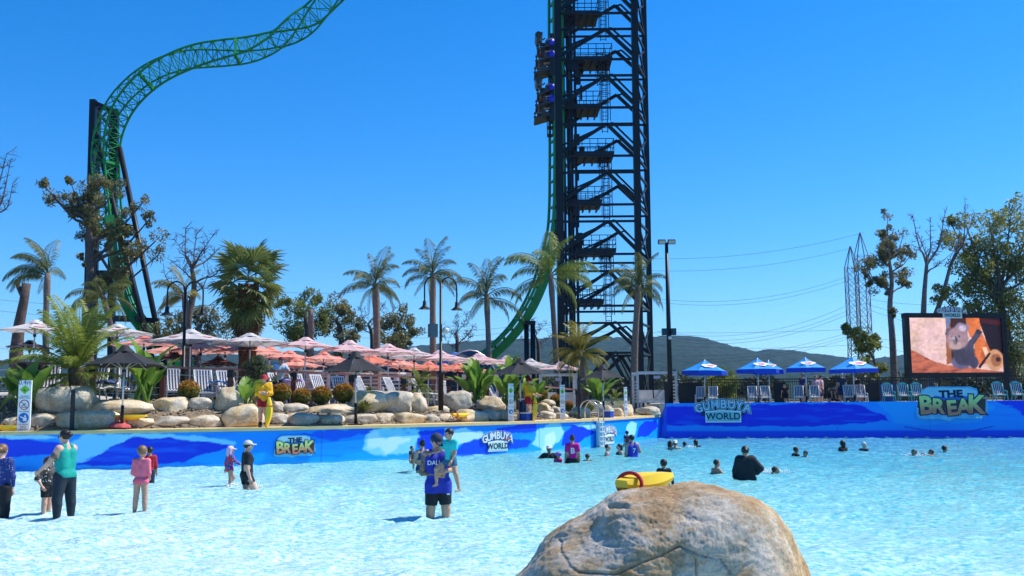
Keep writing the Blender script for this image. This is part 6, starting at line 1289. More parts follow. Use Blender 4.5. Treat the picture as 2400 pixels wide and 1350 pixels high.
# ---------------------------------------------------------------- people
def nets(f, lo, hi, h):
    lo = np.array(lo, float); n = np.maximum(((np.array(hi)-lo)/h).astype(int)+2, 3)
    ax = [lo[i]+h*np.arange(n[i]) for i in range(3)]; G = f(*np.meshgrid(*ax, indexing='ij')).astype(np.float32); s = G < 0
    cs = np.stack([s[i:n[0]-1+i, j:n[1]-1+j, k:n[2]-1+k] for i in (0, 1) for j in (0, 1) for k in (0, 1)]).sum(0); act = (cs > 0) & (cs < 8); idx = -np.ones(act.shape, np.int64); ids = np.argwhere(act)
    if len(ids) == 0: return None
    idx[tuple(ids.T)] = np.arange(len(ids)); acc = np.zeros((len(ids), 3)); cnt = np.zeros(len(ids))
    offs = [(i, j, k) for i in (0, 1) for j in (0, 1) for k in (0, 1)]
    for a in offs:
        for d in range(3):
            if a[d] == 0:
                b = list(a); b[d] = 1; ga = G[tuple((ids+a).T)]; gb = G[tuple((ids+b).T)]; m = (ga < 0) != (gb < 0); t = np.where(m, ga/(ga-gb+1e-12), 0)
                p = np.array(a)+np.zeros((len(ids), 3)); p[:, d] += t; acc += np.where(m[:, None], p, 0); cnt += m
    Vv = lo+h*(ids+acc/cnt[:, None]); F = []
    for d in range(3):
        sl0 = [slice(None)]*3; sl1 = [slice(None)]*3; sl0[d] = slice(0, -1); sl1[d] = slice(1, None); A0 = s[tuple(sl0)]; A1 = s[tuple(sl1)]; e = np.argwhere(A0 != A1); o1, o2 = [(1, 2), (2, 0), (0, 1)][d]
        ok = (e[:, o1] > 0) & (e[:, o2] > 0) & (e[:, o1] < n[o1]-1) & (e[:, o2] < n[o2]-1); e = e[ok]
        if len(e) == 0: continue
        def cell(a, b): c = e.copy(); c[:, o1] -= a; c[:, o2] -= b; return idx[tuple(c.T)]
        q = np.stack([cell(1, 1), cell(0, 1), cell(0, 0), cell(1, 0)], 1); fl = A0[tuple(e.T)]; q[~fl] = q[~fl][:, ::-1]; F.append(q)
    F = np.concatenate(F); return Vv, F[(F >= 0).all(1)]
def rcone(X, Y, Z, a, b, ra, rb):
    a = np.asarray(a, np.float32); d = np.asarray(b, np.float32)-a; L2 = max(float(d@d), 1e-9); t = np.clip(((X-a[0])*d[0]+(Y-a[1])*d[1]+(Z-a[2])*d[2])/L2, 0, 1)
    return np.sqrt((X-a[0]-t*d[0])**2+(Y-a[1]-t*d[1])**2+(Z-a[2]-t*d[2])**2)-(ra+(rb-ra)*t)
def smin(a, b, k): h = np.clip(.5+.5*(b-a)/k, 0, 1); return b*(1-h)+a*h-k*h*(1-h)
def ell3(X, Y, Z, c, r): q = np.sqrt(((X-c[0])/r[0])**2+((Y-c[1])/r[1])**2+((Z-c[2])/r[2])**2); return (q-1)*min(r)
def unit(v): v = np.array(v, float); return v/np.linalg.norm(v)
SKIN = [mat('fair_skin', (.62, .36, .26), .55, var=.06), mat('light_skin', (.50, .28, .19), .55, var=.06), mat('tan_skin', (.36, .19, .12), .55, var=.06), mat('brown_skin', (.20, .10, .065), .55, var=.06)]
M_tattoo = mat('tattooed_skin', (.10, .085, .08), .6, var=.5, scale=18, c2=(.36, .22, .16))
HAIRM = {'dark': mat('dark_hair', (.018, .012, .01), .5), 'brown': mat('brown_hair', (.06, .03, .016), .5), 'light': mat('light_brown_hair', (.20, .11, .05), .5), 'grey': mat('grey_hair', (.5, .48, .45), .6), 'red': mat('auburn_hair', (.10, .025, .012), .5)}
M_eye = mat('eye_dark', (.01, .01, .012), .3); M_lip = mat('lips', (.30, .09, .08), .5)
def cloth(c, name=None): return mat('cloth_%02d_%02d_%02d' % tuple(int(x*99) for x in c) if not name else name, c, .8, var=.12, scale=7, bump=.25, bscale=22)
DN = (0, 0, -1)
def person(label, loc, rz, H, pose=None, skin=1, b=1., wear=(), hair=('short', 'dark'), hat=None, h=.014, cutz=None, cat='person', name='person', grp=None, extra=None, female=False, child=False, face=True):
    """a standing, sitting or wading figure; local +x is the figure's left, it faces -y"""
    p = dict(lean=0., side=0., aL=((.18, .02, -1), (.10, -.18, -1)), aR=((-.18, .02, -1), (-.10, -.18, -1)), lL=((.03, -.02, -1), (.0, .05, -1)), lR=((-.03, -.02, -1), (.0, .05, -1)), yaw=0., nod=0., pelz=.53); p.update(pose or {})
    T = thing(name, label, cat, loc, rz, grp); hs = 1.22 if child else 1.
    cl, sl = math.cos(p['lean']), math.sin(p['lean']); cs, ss = math.cos(p['side']), math.sin(p['side'])
    pel = np.array((0, 0, p['pelz']))
    def tor(x, y, z): z0 = z-.53; y2 = y*cl-z0*sl; z2 = y*sl+z0*cl; return pel+np.array((x*cs+z2*ss, y2, -x*ss+z2*cs))
    sw = (.098 if not female else .088)*(.92 if child else 1); hw = .052 if not female else .056
    S = {}; w = b**.8
    S['shoulder'] = (tor(-sw, 0, .80), tor(sw, 0, .80), .040*w, .040*w)
    S['chestL'] = (tor(.052, -.008, .755), tor(.042*w, 0, .62), .060*w, .053*b); S['chestR'] = (tor(-.052, -.008, .755), tor(-.042*w, 0, .62), .060*w, .053*b)
    S['belly'] = (tor(0, -.012*b, .66), tor(0, -.008*b, .56), .058*b, .066*b); S['pelvis'] = (tor(-hw*.75, .006, .525), tor(hw*.75, .006, .525), .064*b, .064*b)
    if female: S['bustL'] = (tor(.04, -.05, .735), tor(.04, -.045, .73), .034*w, .03*w); S['bustR'] = (tor(-.04, -.05, .735), tor(-.04, -.045, .73), .034*w, .03*w)
    nk = tor(0, .004, .835); hd = tor(0, -.012, .835)+np.array((0, 0, 0))+(tor(0, -.008-.05*math.sin(p['nod']), .925)-tor(0, 0, .835))*(1.0 if not child else 1.05)
    S['neck'] = (nk, hd-np.array((0, -.008, .03)), .031*w, .029*w); arm = {}
    for sd, sg in (('L', 1), ('R', -1)):
        sh = tor(sg*(sw+.008), 0, .80); u, f = [unit(v) for v in p['a'+sd]]; el = sh+u*.170; wr = el+f*.150; arm[sd] = (sh, el, wr, f)
        S['uarm'+sd] = (sh, el, .036*w, .028*w); S['farm'+sd] = (el, wr, .028*w, .0175)
        hp = tor(sg*hw, 0, .51); t, c = [unit(v) for v in p['l'+sd]]; kn = hp+t*.235; an = kn+c*.24; fo = np.array((0, -1, -.28)) if c[2] < -.5 else unit(np.cross(np.cross(c, (0, -1, 0)), c)+1e-6)
        S['thigh'+sd] = (hp, kn, .062*b, .040*w); S['shin'+sd] = (kn, an, .041*w, .023); S['calf'+sd] = (kn+c*.05+np.array((0, .010, 0)), kn+c*.13, .036*w, .028); S['foot'+sd] = (an+np.array((0, .012, -.012)), an+unit(fo)*.085+np.array((0, 0, -.008)), .024, .017)
    # head
    ca, sa = math.cos(p['yaw']), math.sin(p['yaw']); cn, sn_ = math.cos(p['nod']), math.sin(p['nod'])
    def hl(v): x, y, z = v; y, z = y*cn+z*-sn_*-1*0+y*0+(-z*sn_ if True else 0), y*sn_+z*cn; return hd+hs*np.array((x*ca-y*sa, x*sa+y*ca, z))
    def headsdf(X, Y, Z):
        x, y, z = (X-hd[0])/hs, (Y-hd[1])/hs, (Z-hd[2])/hs; x, y = x*ca+y*sa, -x*sa+y*ca; y, z = y*cn+z*sn_, -y*sn_+z*cn
        d = ell3(x, y, z, (0, .006, .014), (.050, .060, .054)); d = smin(d, ell3(x, y, z, (0, -.014, -.026), (.037, .042, .042)), .02); d = smin(d, rcone(x, y, z, (0, -.052, .006), (0, -.066, -.018), .006, .010), .012)
        for sg in (-1, 1): d = smin(d, ell3(x, y, z, (sg*.051, .006, -.006), (.007, .013, .02)), .006)
        return d*hs
    def hairloc(X, Y, Z):
        x, y, z = (X-hd[0])/hs, (Y-hd[1])/hs, (Z-hd[2])/hs; x, y = x*ca+y*sa, -x*sa+y*ca; return x, y*cn+z*sn_, -y*sn_+z*cn
    allp = np.array([q for s in S.values() for q in s[:2]]+[hd+np.array((0, 0, .1)), hd]); lo = (allp.min(0)-.1); hi = (allp.max(0)+.1); zc = -9 if cutz is None else cutz/H; lo[2] = max(lo[2], zc); hh = h/H
    def body(X, Y, Z):
        d = headsdf(X, Y, Z)
        for k, (a, q, ra, rb) in S.items():
            if max(a[2]+ra, q[2]+rb) < zc: continue
            d = smin(d, rcone(X, Y, Z, a, q, ra, rb), .022 if k[:4] not in ('farm', 'foot') else .012)
        return d
    Vv, F = nets(body, lo, hi, hh); vs = [tuple(v*H) for v in Vv]; fs = [tuple(q) for q in F]
    mb = MB(); 
    for sd, sg in (('L', 1), ('R', -1)):                    # hands: palm, four fingers, thumb
        sh, el, wr, f = arm[sd]
        if wr[2] < zc+.03: continue
        side = np.cross(f, (1, 0, 0)); side = unit(side) if np.linalg.norm(side) > .2 else np.array((0, -1., 0)); nrm = np.cross(side, f)*sg; cu = p.get('curl', .5)
        P = lambda a_, b_, c_: tuple((wr+f*a_+side*b_+nrm*c_)*H)
        mb.tube([P(-.01, 0, 0), P(.012, 0, 0), P(.03, 0, 0), P(.052, 0, 0)], [.017*H, .021*H, .024*H, .021*H], 8)
        for k, (o, ln) in enumerate(((-.018, .036), (-.006, .042), (.006, .039), (.018, .031))): mb.tube([P(.045, o, 0), P(.055+ln*.45, o*1.1, -ln*.18*cu), P(.055+ln*.8*(1-cu*.25), o*1.1, -ln*.62*cu), P(.055+ln*(1-cu*.45), o*1.05, -ln*cu)], [.0062*H, .0058*H, .0052*H, .0042*H], 6)
        mb.tube([P(.014, -.016, 0), P(.032, -.032, -.006), P(.052, -.036, -.016)], [.0075*H, .0068*H, .005*H], 6)
    o = len(vs); vs += mb.v; fs += [tuple(i+o for i in q) for q in mb.f]
    me = bpy.data.meshes.new('body'); me.from_pydata(vs, [], fs); bd = fin(me, 'body', SKIN[skin] if not hasattr(skin, 'name') else skin, T, True)
    if extra == 'tattoo':
        me.materials.append(M_tattoo); sh, el, wr, f = arm['R']
        idx = [pl.index for pl in me.polygons if min((Vector(pl.center)/H-Vector(sh).lerp(Vector(el), t)).length for t in (.2, .4, .6, .8, 1.)) < .05 or min((Vector(pl.center)/H-Vector(el).lerp(Vector(wr), t)).length for t in (.1, .3, .5, .7)) < .042]
        for i in idx: me.polygons[i].material_index = 1
    if extra == 'patch':
        me.materials.append(M_tattoo); sh, el, wr, f = arm['L']
        for pl in me.polygons:
            if (Vector(pl.center)/H-Vector(sh).lerp(Vector(el), .45)).length < .045: pl.material_index = 1
    if face:
        e = MB()
        for sg in (-1, 1): e.ball(Vector(hl((sg*.019, -.050, .004)))*H, .0065*H*hs, 7, 5)
        e.build('eye', M_eye, T, True, kind='stuff'); m_ = MB(); m_.ball(Vector(hl((0, -.054, -.036)))*H, (.014*H, .005*H, .004*H), 8, 4); m_.build('mouth', M_lip, T, True)
        for sg in (-1, 1): br = MB(); br.bar(Vector(hl((sg*.009, -.056, .018)))*H, Vector(hl((sg*.03, -.048, .019)))*H, .006*H, .004*H); br.build('eyebrow', HAIRM.get(hair[1] if hair else 'dark', HAIRM['dark']), T)
    def add(nm, fn, m, l2=None, h2=None):
        r = nets(fn, lo if l2 is None else l2, hi if h2 is None else h2, hh)
        if r is None: return None
        return npmesh(nm, r[0]*H, r[1], m, T, True)
    def union(X, Y, Z, keys, inf, k=.02):
        d = None
        for kk in keys:
            a, q, ra, rb = S[kk] if isinstance(kk, str) else kk
            c = rcone(X, Y, Z, a, q, ra+inf, rb+inf); d = c if d is None else smin(d, c, k)
        return d
    TOR = ['chestL', 'chestR', 'belly', 'pelvis']+(['bustL', 'bustR'] if female else [])
    def part(key, t): a, q, ra, rb = S[key]; return (a, a+(q-a)*t, ra, ra+(rb-ra)*t)
    def endcut(X, Y, Z, d, key, t):                        # a clean cuff across a limb
        a, q, ra, rb = S[key]; e = unit(q-a); c = a+(q-a)*t; pl = (X-c[0])*e[0]+(Y-c[1])*e[1]+(Z-c[2])*e[2]; near = rcone(X, Y, Z, c, q+e*.2, .06, .075); return np.where(near < .0, np.maximum(d, pl), d)
    for wr_ in wear:
        kind, m = wr_[0], wr_[1]; opt = wr_[2] if len(wr_) > 2 else {}; m = m if hasattr(m, 'node_tree') else cloth(m); inf = opt.get('inf', .008)
        if kind in ('top', 'dress', 'suit', 'tank'):
            sl_ = opt.get('sleeve', .55); hem = opt.get('hem', .50); keys = list(TOR)+(['shoulder'] if kind != 'tank' else [])
            if hem < .45: keys += [part('thighL', .6), part('thighR', .6)]
            def fn(X, Y, Z):
                d = union(X, Y, Z, keys, inf)
                if kind != 'tank' and sl_ > 0:
                    for sd in 'LR':
                        d = smin(d, union(X, Y, Z, [part('uarm'+sd, min(1, sl_))], inf), .02)
                        if sl_ > 1: d = smin(d, union(X, Y, Z, [part('farm'+sd, sl_-1)], inf), .015); d = endcut(X, Y, Z, d, 'farm'+sd, sl_-1)
                        else: d = endcut(X, Y, Z, d, 'uarm'+sd, sl_)
                if kind == 'tank':
                    st = np.minimum(rcone(X, Y, Z, tor(.045, .02, .83), tor(.045, -.03, .76), .03, .03), rcone(X, Y, Z, tor(-.045, .02, .83), tor(-.045, -.03, .76), .03, .03)); d = np.where(Z < 2, smin(d, np.maximum(st, body(X, Y, Z)-inf), .012), d)
                    for sg in (-1, 1): d = np.maximum(d, -rcone(X, Y, Z, tor(sg*(sw+.022), 0, .82), tor(sg*(sw+.012), 0, .72), .045, .03))
                d = np.maximum(d, -rcone(X, Y, Z, tor(0, -.01, .855), tor(0, -.01, .95), .042, .05))
                return np.maximum(d, (p['pelz']-.53+hem)-Z+(.0 if not p['lean'] else 0))
            add(kind if kind != 'top' else 'shirt', fn, m)
            if kind == 'suit': pass
        if kind in ('shorts', 'leggings', 'briefs'):
            t = {'shorts': opt.get('t', .7), 'leggings': 1, 'briefs': .12}[kind]; top = opt.get('top', .575)
            def fn(X, Y, Z):
                ks = ['pelvis', S['belly']]+[part('thigh'+sd, min(1, t)) for sd in 'LR']+([k+sd for sd in 'LR' for k in ('shin', 'calf')] if kind == 'leggings' else [])
                d = union(X, Y, Z, ks, inf, .014)
                for sd in 'LR': d = endcut(X, Y, Z, d, ('thigh' if kind != 'leggings' else 'shin')+sd, t if kind != 'leggings' else opt.get('t', .9))
                return np.maximum(d, Z-(p['pelz']-.53+top))
            add(kind, fn, m)
        if kind == 'shoes': add('shoes', lambda X, Y, Z: union(X, Y, Z, ['footL', 'footR', part('shinL', 1), part('shinR', 1)], .008) if False else np.maximum(union(X, Y, Z, ['footL', 'footR', 'shinL', 'shinR'], .01), Z-.1), m)
    hl2 = hd-np.array((.12, .12, .30))*hs; hh2 = hd+np.array((.12, .14, .11))*hs
    if hair:
        hm = HAIRM[hair[1]]; hk = hair[0]
        def fh(X, Y, Z):
            x, y, z = hairloc(X, Y, Z); d = ell3(x, y, z, (0, .012, .018), (.057, .064, .060))
            d = np.where((y < -.018) & (z < .036), np.maximum(d, .01), d)
            if hk == 'short': d = np.where(z < -.03, np.maximum(d, -.03-z), d)
            if hk == 'bun': d = smin(np.maximum(d, -.035-z), ell3(x, y, z, (0, .076, .012), (.030, .026, .028)), .01)
            if hk == 'topbun': d = smin(np.maximum(d, -.035-z), ell3(x, y, z, (0, .05, .078), (.028, .028, .026)), .01)
            if hk == 'long': d = smin(d, rcone(x, y, z, (0, .045, 0), (0, .055, -.17), .046, .026), .03)
            if hk == 'bob': d = smin(d, rcone(x, y, z, (0, .03, 0), (0, .035, -.06), .058, .05), .02); d = np.where((y < -.018) & (z < .036), np.maximum(d, .01), d)
            if hk == 'pony': d = smin(np.maximum(d, -.035-z), rcone(x, y, z, (0, .06, .02), (.02, .085, -.10), .02, .012), .015)
            return d*hs
        add('hair', fh, hm, hl2, hh2)
    if hat:
        hk, hm = hat[0], hat[1]; hm = hm if hasattr(hm, 'node_tree') else cloth(hm)
        def ft(X, Y, Z):
            x, y, z = hairloc(X, Y, Z); d = np.maximum(ell3(x, y, z, (0, .008, .020), (.062, .070, .064)), .018-z)
            if hk == 'cap': d = np.minimum(d, np.maximum(ell3(x, y, z, (0, -.070, .020), (.046, .055, .009)), y+.03))
            if hk == 'backcap': d = np.minimum(d, np.maximum(ell3(x, y, z, (0, .078, .018), (.046, .045, .009)), -y+.03))
            if hk == 'bucket': d = np.minimum(d, np.maximum(np.maximum(np.sqrt(x*x+y*y)-.06-(.03-z)*.75, z-.034), -.012-z))
            if hk == 'legion': d = smin(np.minimum(d, np.maximum(ell3(x, y, z, (0, -.072, .020), (.046, .055, .010)), y+.03)), np.maximum(np.maximum(rcone(x, y, z, (0, .02, .02), (0, .035, -.075), .060, .05), z-.03), -y-.005), .01)
            return d*hs
        hs0 = hs; add({'cap': 'cap', 'backcap': 'cap', 'bucket': 'sun_hat', 'legion': 'sun_hat'}[hk], ft, hm, hl2, hh2)
    if p.get('glasses'):
        g = MB()
        for sg in (-1, 1): g.ball(Vector(hl((sg*.02, -.055, .006)))*H, (.017*H, .006*H, .011*H), 8, 5)
        g.bar(Vector(hl((-.03, -.052, .01)))*H, Vector(hl((.03, -.052, .01)))*H, .008*H, .005*H)
        for sg in (-1, 1): g.bar(Vector(hl((sg*.036, -.045, .008)))*H, Vector(hl((sg*.054, .01, .006)))*H, .006*H, .004*H)
        g.build('sunglasses', M_eye, T, True)
    T['_arm'] = 0; del T['_arm']
    return T, dict(tor=tor, arm=arm, H=H, hl=hl, hd=hd)
PIN = {}
def wade(px, py, top, H, label, rz=0, wet=None, **kw):
    """someone standing in the pool: px, py = where they meet the water, top = top of the head"""
    P = onZ(px, py, 0); vis = sz(py-top, P); d = max(.08, H-vis) if wet is None else wet; hv = min(.034, max(.0135, dep(P)*.00075))
    return person(label, (P.x, P.y, -d), rz, H, h=kw.pop('h', hv), cutz=d-.14, **kw)
def stick(T, info, txt, size, x, z, m, back=True, off=0.02, yy=None):
    """print on the front or back of a shirt"""
    sgn = 1 if back else -1; H = info['H']; y = (.083 if yy is None else yy)*sgn; O = Vector(info['tor'](x, y, z))*H; X = Vector((-sgn, 0, 0)) if back else Vector((1, 0, 0)); g = MB(); X = Vector((-1, 0, 0)) if back else Vector((1, 0, 0)); put(g, txt, O, X, Vector((0, 0, 1)), size*H, 0, 0, 0, off, 0, .004); g.build('print', M_print_w, T)
BLK = (.012, .013, .017); NAVY = (.015, .03, .11)
BACK = math.pi        # turned away from the camera
# -- the near waders, left to right
wade(-3, 1212, 1042, 1.62, 'person in navy dotted rash top cut by the left edge', BACK, female=True, b=1.05, skin=0, wear=[('top', dotmat('navy_dots', (.01, .03, .19), (.6, .62, .66), 26, .16), {'sleeve': 1.75, 'hem': .47}), ('leggings', BLK)], hair=('bun', 'light'), pose=dict(aL=((.12, .05, -1), (.05, -.35, -1)), aR=((-.22, .05, -1), (.1, -.3, -1))))
wade(108, 1209, 1074, 1.12, 'child in black patterned top and black shorts held by the woman in teal', R(75), child=True, skin=0, wear=[('top', dotmat('mono_pattern', (.02, .02, .02), (.62, .6, .58), 22, .28), {'sleeve': 1.2, 'hem': .56, 'inf': .014}), ('shorts', BLK, {'t': .6})], hair=('long', 'red'), pose=dict(aL=((.3, -.2, -.9), (-.4, -.8, .3)), aR=((-.7, .15, -.75), (.2, -.5, -.8)), nod=.15))
Tw, iw = wade(148, 1216, 1009, 1.68, 'woman in teal racerback top and black leggings, dark hair in a bun', R(-112), female=True, b=1.08, skin=0, wear=[('tank', (.0, .30, .24), {'hem': .50, 'inf': .012}), ('leggings', (.012, .022, .035), {'t': .9})], hair=('bun', 'dark'), extra='patch', pose=dict(aL=((.25, -.5, -.85), (.0, -.85, -.55)), aR=((-.12, -.45, -.9), (.15, -.85, -.4)), glasses=True, lL=((.16, .0, -1), (.02, .06, -1)), lR=((-.14, .0, -1), (-.02, .06, -1)), nod=.12, curl=.4))
wade(328, 1203, 1049, 1.30, 'girl in coral pink long-sleeved swimsuit seen from behind', BACK-.1, child=True, b=.86, skin=1, wear=[('top', (.86, .17, .24), {'sleeve': 1.6, 'hem': .475, 'inf': .005}), ('briefs', (.80, .13, .20), {'inf': .010})], hair=('short', 'light'), pose=dict(aL=((.14, .05, -1), (-.35, -.75, -.5)), aR=((-.14, .05, -1), (.35, -.75, -.5)), lL=((.06, 0, -1), (.05, .06, -1)), lR=((-.06, 0, -1), (-.05, .06, -1))), face=False)
wade(349, 1133, 1050, 1.22, 'boy in red rash shirt behind the girl in coral', BACK+.35, child=True, skin=2, wear=[('top', (.42, .015, .02), {'sleeve': 1.5, 'hem': .5}), ('leggings', (.02, .04, .07))], hair=('short', 'dark'))
wade(537, 1139, 1049, 1.08, 'child in floral swimsuit and pink legionnaire hat', BACK-.9, child=True, skin=1, wear=[('top', dotmat('floral', (.015, .05, .30), (.62, .62, .62), 20, .26, (.50, .03, .07)), {'sleeve': 1.7, 'hem': .475}), ('briefs', dotmat('floral', (.015, .05, .30), (.62, .62, .62), 20, .26, (.50, .03, .07)), {'inf': .01})], hair=None, hat=('legion', dotmat('pink_print_hat', (.72, .48, .62), (.75, .70, .75), 30, .2)), pose=dict(aL=((.45, .1, -.9), (.3, -.1, -1)), aR=((-.25, -.55, -.8), (-.1, -.8, -.4)), lL=((.05, -.55, -.85), (.0, .6, -.8))))
wade(577, 1146, 1034, 1.66, 'woman in black swim shirt and shorts with a white peaked visor', R(100)+.25, female=True, b=1.12, skin=0, wear=[('top', BLK, {'sleeve': .8, 'hem': .5}), ('shorts', BLK, {'t': .45})], hair=('short', 'dark'), hat=('cap', (.55, .53, .5)), pose=dict(aL=((.12, -.12, -1), (.0, -.35, -1)), aR=((-.15, .1, -1), (-.05, -.3, -1)), lL=((.04, -.1, -1), (0, .1, -1)), lR=((-.05, -.5, -.9), (0, .5, -.9))))
wade(990, 1109, 1033, 1.60, 'woman with dark topknot and bare back holding a small child', BACK+.5, female=True, skin=1, wear=[('briefs', (.02, .03, .12), {'inf': .008}), ('tank', (.03, .05, .16), {'hem': .66, 'inf': .006})], hair=('topbun', 'dark'), pose=dict(aL=((.15, -.35, -.9), (-.3, -.9, -.1)), aR=((-.18, .02, -1), (-.1, -.2, -1))))
P = onZ(975, 1105, 0); person('toddler held against the woman with the topknot', (P.x-.12, P.y-.05, .05), R(60), .80, dict(lL=((.3, -.8, -.5), (0, .2, -1)), lR=((-.3, -.8, -.5), (0, .2, -1)), pelz=.36), 1, 1.1, [('top', (.03, .03, .04), {'sleeve': .5, 'hem': .33})], ('short', 'dark'), child=True, h=.02, cutz=.0)
# man with jersey, and the boy on his arm
Tm, im = wade(1027, 1212, 1018, 1.80, 'man in royal blue singlet, black shorts and navy cap carrying a boy', R(14), skin=1, b=1.02, extra='tattoo', wear=[('tank', (.015, .03, .36), {'hem': .43, 'inf': .018}), ('shorts', BLK, {'t': .82, 'inf': .014, 'top': .46})], hair=('short', 'dark'), hat=('cap', (.02, .035, .075)), pose=dict(nod=.5, yaw=.3, side=-.06, aR=((-.22, .05, -1), (.85, -.55, -.12)), aL=((.3, -.25, -.9), (-.55, -.75, .02)), lL=((.10, 0, -1), (.02, .03, -1)), lR=((-.10, 0, -1), (-.02, .03, -1)), curl=.8))
stick(Tm, im, 'DALLAS', .058, -.01, .725, M_print_w, False, .02, .105); stick(Tm, im, '77', .085, .01, .665, M_print_w, False, .03, .108)
g = MB(); g.box(Vector(im['tor'](.075, -.1, .42))*1.8, (.05, .01, .025)); g.build('shorts_badge', M_print_w, Tm)
Pm = Tm.location; sc = dep(Pm)/FPX
q = onY(1056, 1140, Pm.y-.26); person('boy in turquoise T-shirt carried on the man\'s arm', (q.x, q.y, onY(1056, 1013, Pm.y-.26).z-1.05), R(-38), 1.06, dict(pelz=.56, lL=((.35, -.10, -.9), (.18, .12, -1)), lR=((-.62, -.55, -.62), (-.05, .05, -1)), aL=((.1, -.1, -1), (-.1, -.5, -.85)), aR=((-.45, -.3, -.8), (-.5, -.6, -.2)), nod=.35, yaw=-.5), 1, .9, [('top', (.02, .52, .52), {'sleeve': .75, 'hem': .52, 'inf': .014}), ('shorts', (.03, .12, .22), {'t': .45})], ('short', 'dark'), child=True, h=.0135)
# -- the people farther out
def far(px, py, top, H, label, rz=BACK, **kw): return wade(px, py, top, H, label, rz, **kw)
far(1287, 1074, 1044, 1.7, 'swimmer in white cap, arms spread, left of the magenta shirt', 0, skin=3, hair=None, hat=('cap', (.6, .6, .6)), wear=[('top', BLK, {'sleeve': .5})], pose=dict(aL=((.7, -.4, -.5), (-.2, -.9, .1)), aR=((-.8, -.3, -.5), (.1, -.9, .0))))
far(1308, 1084, 1061, 1.1, 'small child in purple and pink sun hat beside the magenta shirt', .6, child=True, skin=1, hair=None, hat=('bucket', (.35, .12, .45)), wear=[('top', (.6, .05, .16), {'sleeve': .6})])
Tb, ib = far(1342, 1084, 1021, 1.65, 'woman in magenta swim shirt with white B on the back', BACK, female=True, b=1.08, skin=1, wear=[('top', (.66, .01, .22), {'sleeve': .7, 'hem': .56, 'inf': .01}), ('shorts', BLK, {'t': .5, 'top': .57})], hair=('topbun', 'brown')); stick(Tb, ib, 'B', .15, 0, .70, M_print_w, True, .03, .082)
far(1377, 1081, 1065, 1.15, 'child\'s head low in the water right of the magenta shirt', BACK, child=True, skin=1, hair=('short', 'brown'), wear=[('top', (.2, .12, .1), {})])
far(1423, 1069, 1041, 1.6, 'bare-shouldered person facing right near the second wall logo', R(80), skin=0, hair=('short', 'brown'), wear=[('tank', (.15, .22, .35), {})])
far(1453, 1066, 1040, 1.6, 'dark-haired woman with long hair facing the man in blue', R(-75), female=True, skin=0, hair=('long', 'dark'), wear=[('tank', (.03, .03, .05), {'hem': .6})])
Tn, i_n = far(1482, 1072, 1019, 1.78, 'man in blue numbered singlet seen from behind near the corner', BACK+.35, b=1.15, skin=1, wear=[('tank', (.015, .03, .40), {'hem': .45, 'inf': .012})], hair=('short', 'dark'), pose=dict(aR=((-.5, -.3, -.8), (.0, -.9, .1)))); stick(Tn, i_n, '7', .12, 0, .69, M_print_w, True, .03, .09)
P = onZ(1469, 1070, 0); person('child on the shoulder side of the man in blue numbered singlet', (P.x, P.y-.25, -.02), R(200), .95, dict(pelz=.5), 1, 1., [('top', (.04, .05, .12), {'sleeve': .5, 'hem': .4})], ('short', 'dark'), child=True, h=.03, cutz=.05)
far(1571, 1054, 1033, 1.65, 'dark-haired swimmer beside the white cap near the end wall', 1.2, female=True, skin=2, hair=('bob', 'dark'), wear=[('top', (.05, .05, .06), {})])
far(1583, 1055, 1032, 1.7, 'bare-backed swimmer in white cap near the end wall', BACK, skin=1, hair=('short', 'brown'), hat=('backcap', (.68, .68, .68)))
far(1605, 1048, 1035, 1.5, 'swimmer low in the water, third from the pool corner', BACK+.4, skin=2, hair=('short', 'dark'), wear=[('top', BLK, {})])
far(1631, 1047, 1030, 1.6, 'dark swimmer rightmost of the four near the park sign', BACK, skin=2, hair=('bob', 'dark'), wear=[('top', BLK, {})])
far(1557, 1140, 1079, 1.2, 'child in black rash shirt behind the boulder', BACK, child=True, skin=2, wear=[('top', (.012, .018, .035), {'sleeve': 1.9, 'hem': .47})], hair=('short', 'dark'), pose=dict(aR=((-.3, .05, -1), (-.25, -.05, -1)), aL=((.25, .05, -1), (.15, -.2, -1))), face=False)
far(1679, 1111, 1077, 1.4, 'bare-shouldered boy with dark hair left of the woman in black', R(110), skin=2, hair=('short', 'dark'), pose=dict(aL=((.7, -.2, -.6), (.1, -.8, -.3)), aR=((-.75, -.2, -.6), (0, -.8, -.4))))
far(1749, 1125, 1046, 1.68, 'woman in long-sleeved black swim dress with one hand on hip', BACK-.1, female=True, b=1.3, skin=1, wear=[('dress', (.012, .015, .022), {'sleeve': 1.75, 'hem': .36, 'inf': .016})], hair=('bun', 'dark'), pose=dict(aL=((.3, .0, -.9), (.1, -.3, -1)), aR=((-.62, .12, -.7), (.45, -.35, -.6))), face=False)
def swimmer(px, py, label, rz, arm, hairk='dark', m=BLK):
    P = onZ(px, py, 0); person(label, (P.x, P.y, -1.28), rz, 1.55, dict(aL=(arm, arm), lean=.45), 2, 1., [('top', m, {'sleeve': .6})], ('short', hairk), h=.035, cutz=1.15)
swimmer(1792, 1110, 'half-submerged swimmer splashing right of the woman in black', R(80), (.2, -.9, .1), 'brown')
far(1865, 1070, 1047, 1.5, 'person in dark top facing right, left of the bobbing head', R(100), skin=2, hair=('short', 'dark'), wear=[('top', BLK, {})]); far(1889, 1071, 1056, 1.4, 'round head bobbing right of the dark-topped person', R(-60), skin=2, hair=('short', 'dark'))
far(1976, 1058, 1032, 1.6, 'dark-haired woman in black top in front of the end wall', BACK+.6, female=True, skin=1, hair=('bob', 'dark'), wear=[('top', BLK, {'sleeve': .6})]); far(2025, 1057, 1036, 1.6, 'grey-haired person in dark top looking right', R(110), skin=0, hair=('short', 'grey'), wear=[('top', BLK, {'sleeve': .6})])
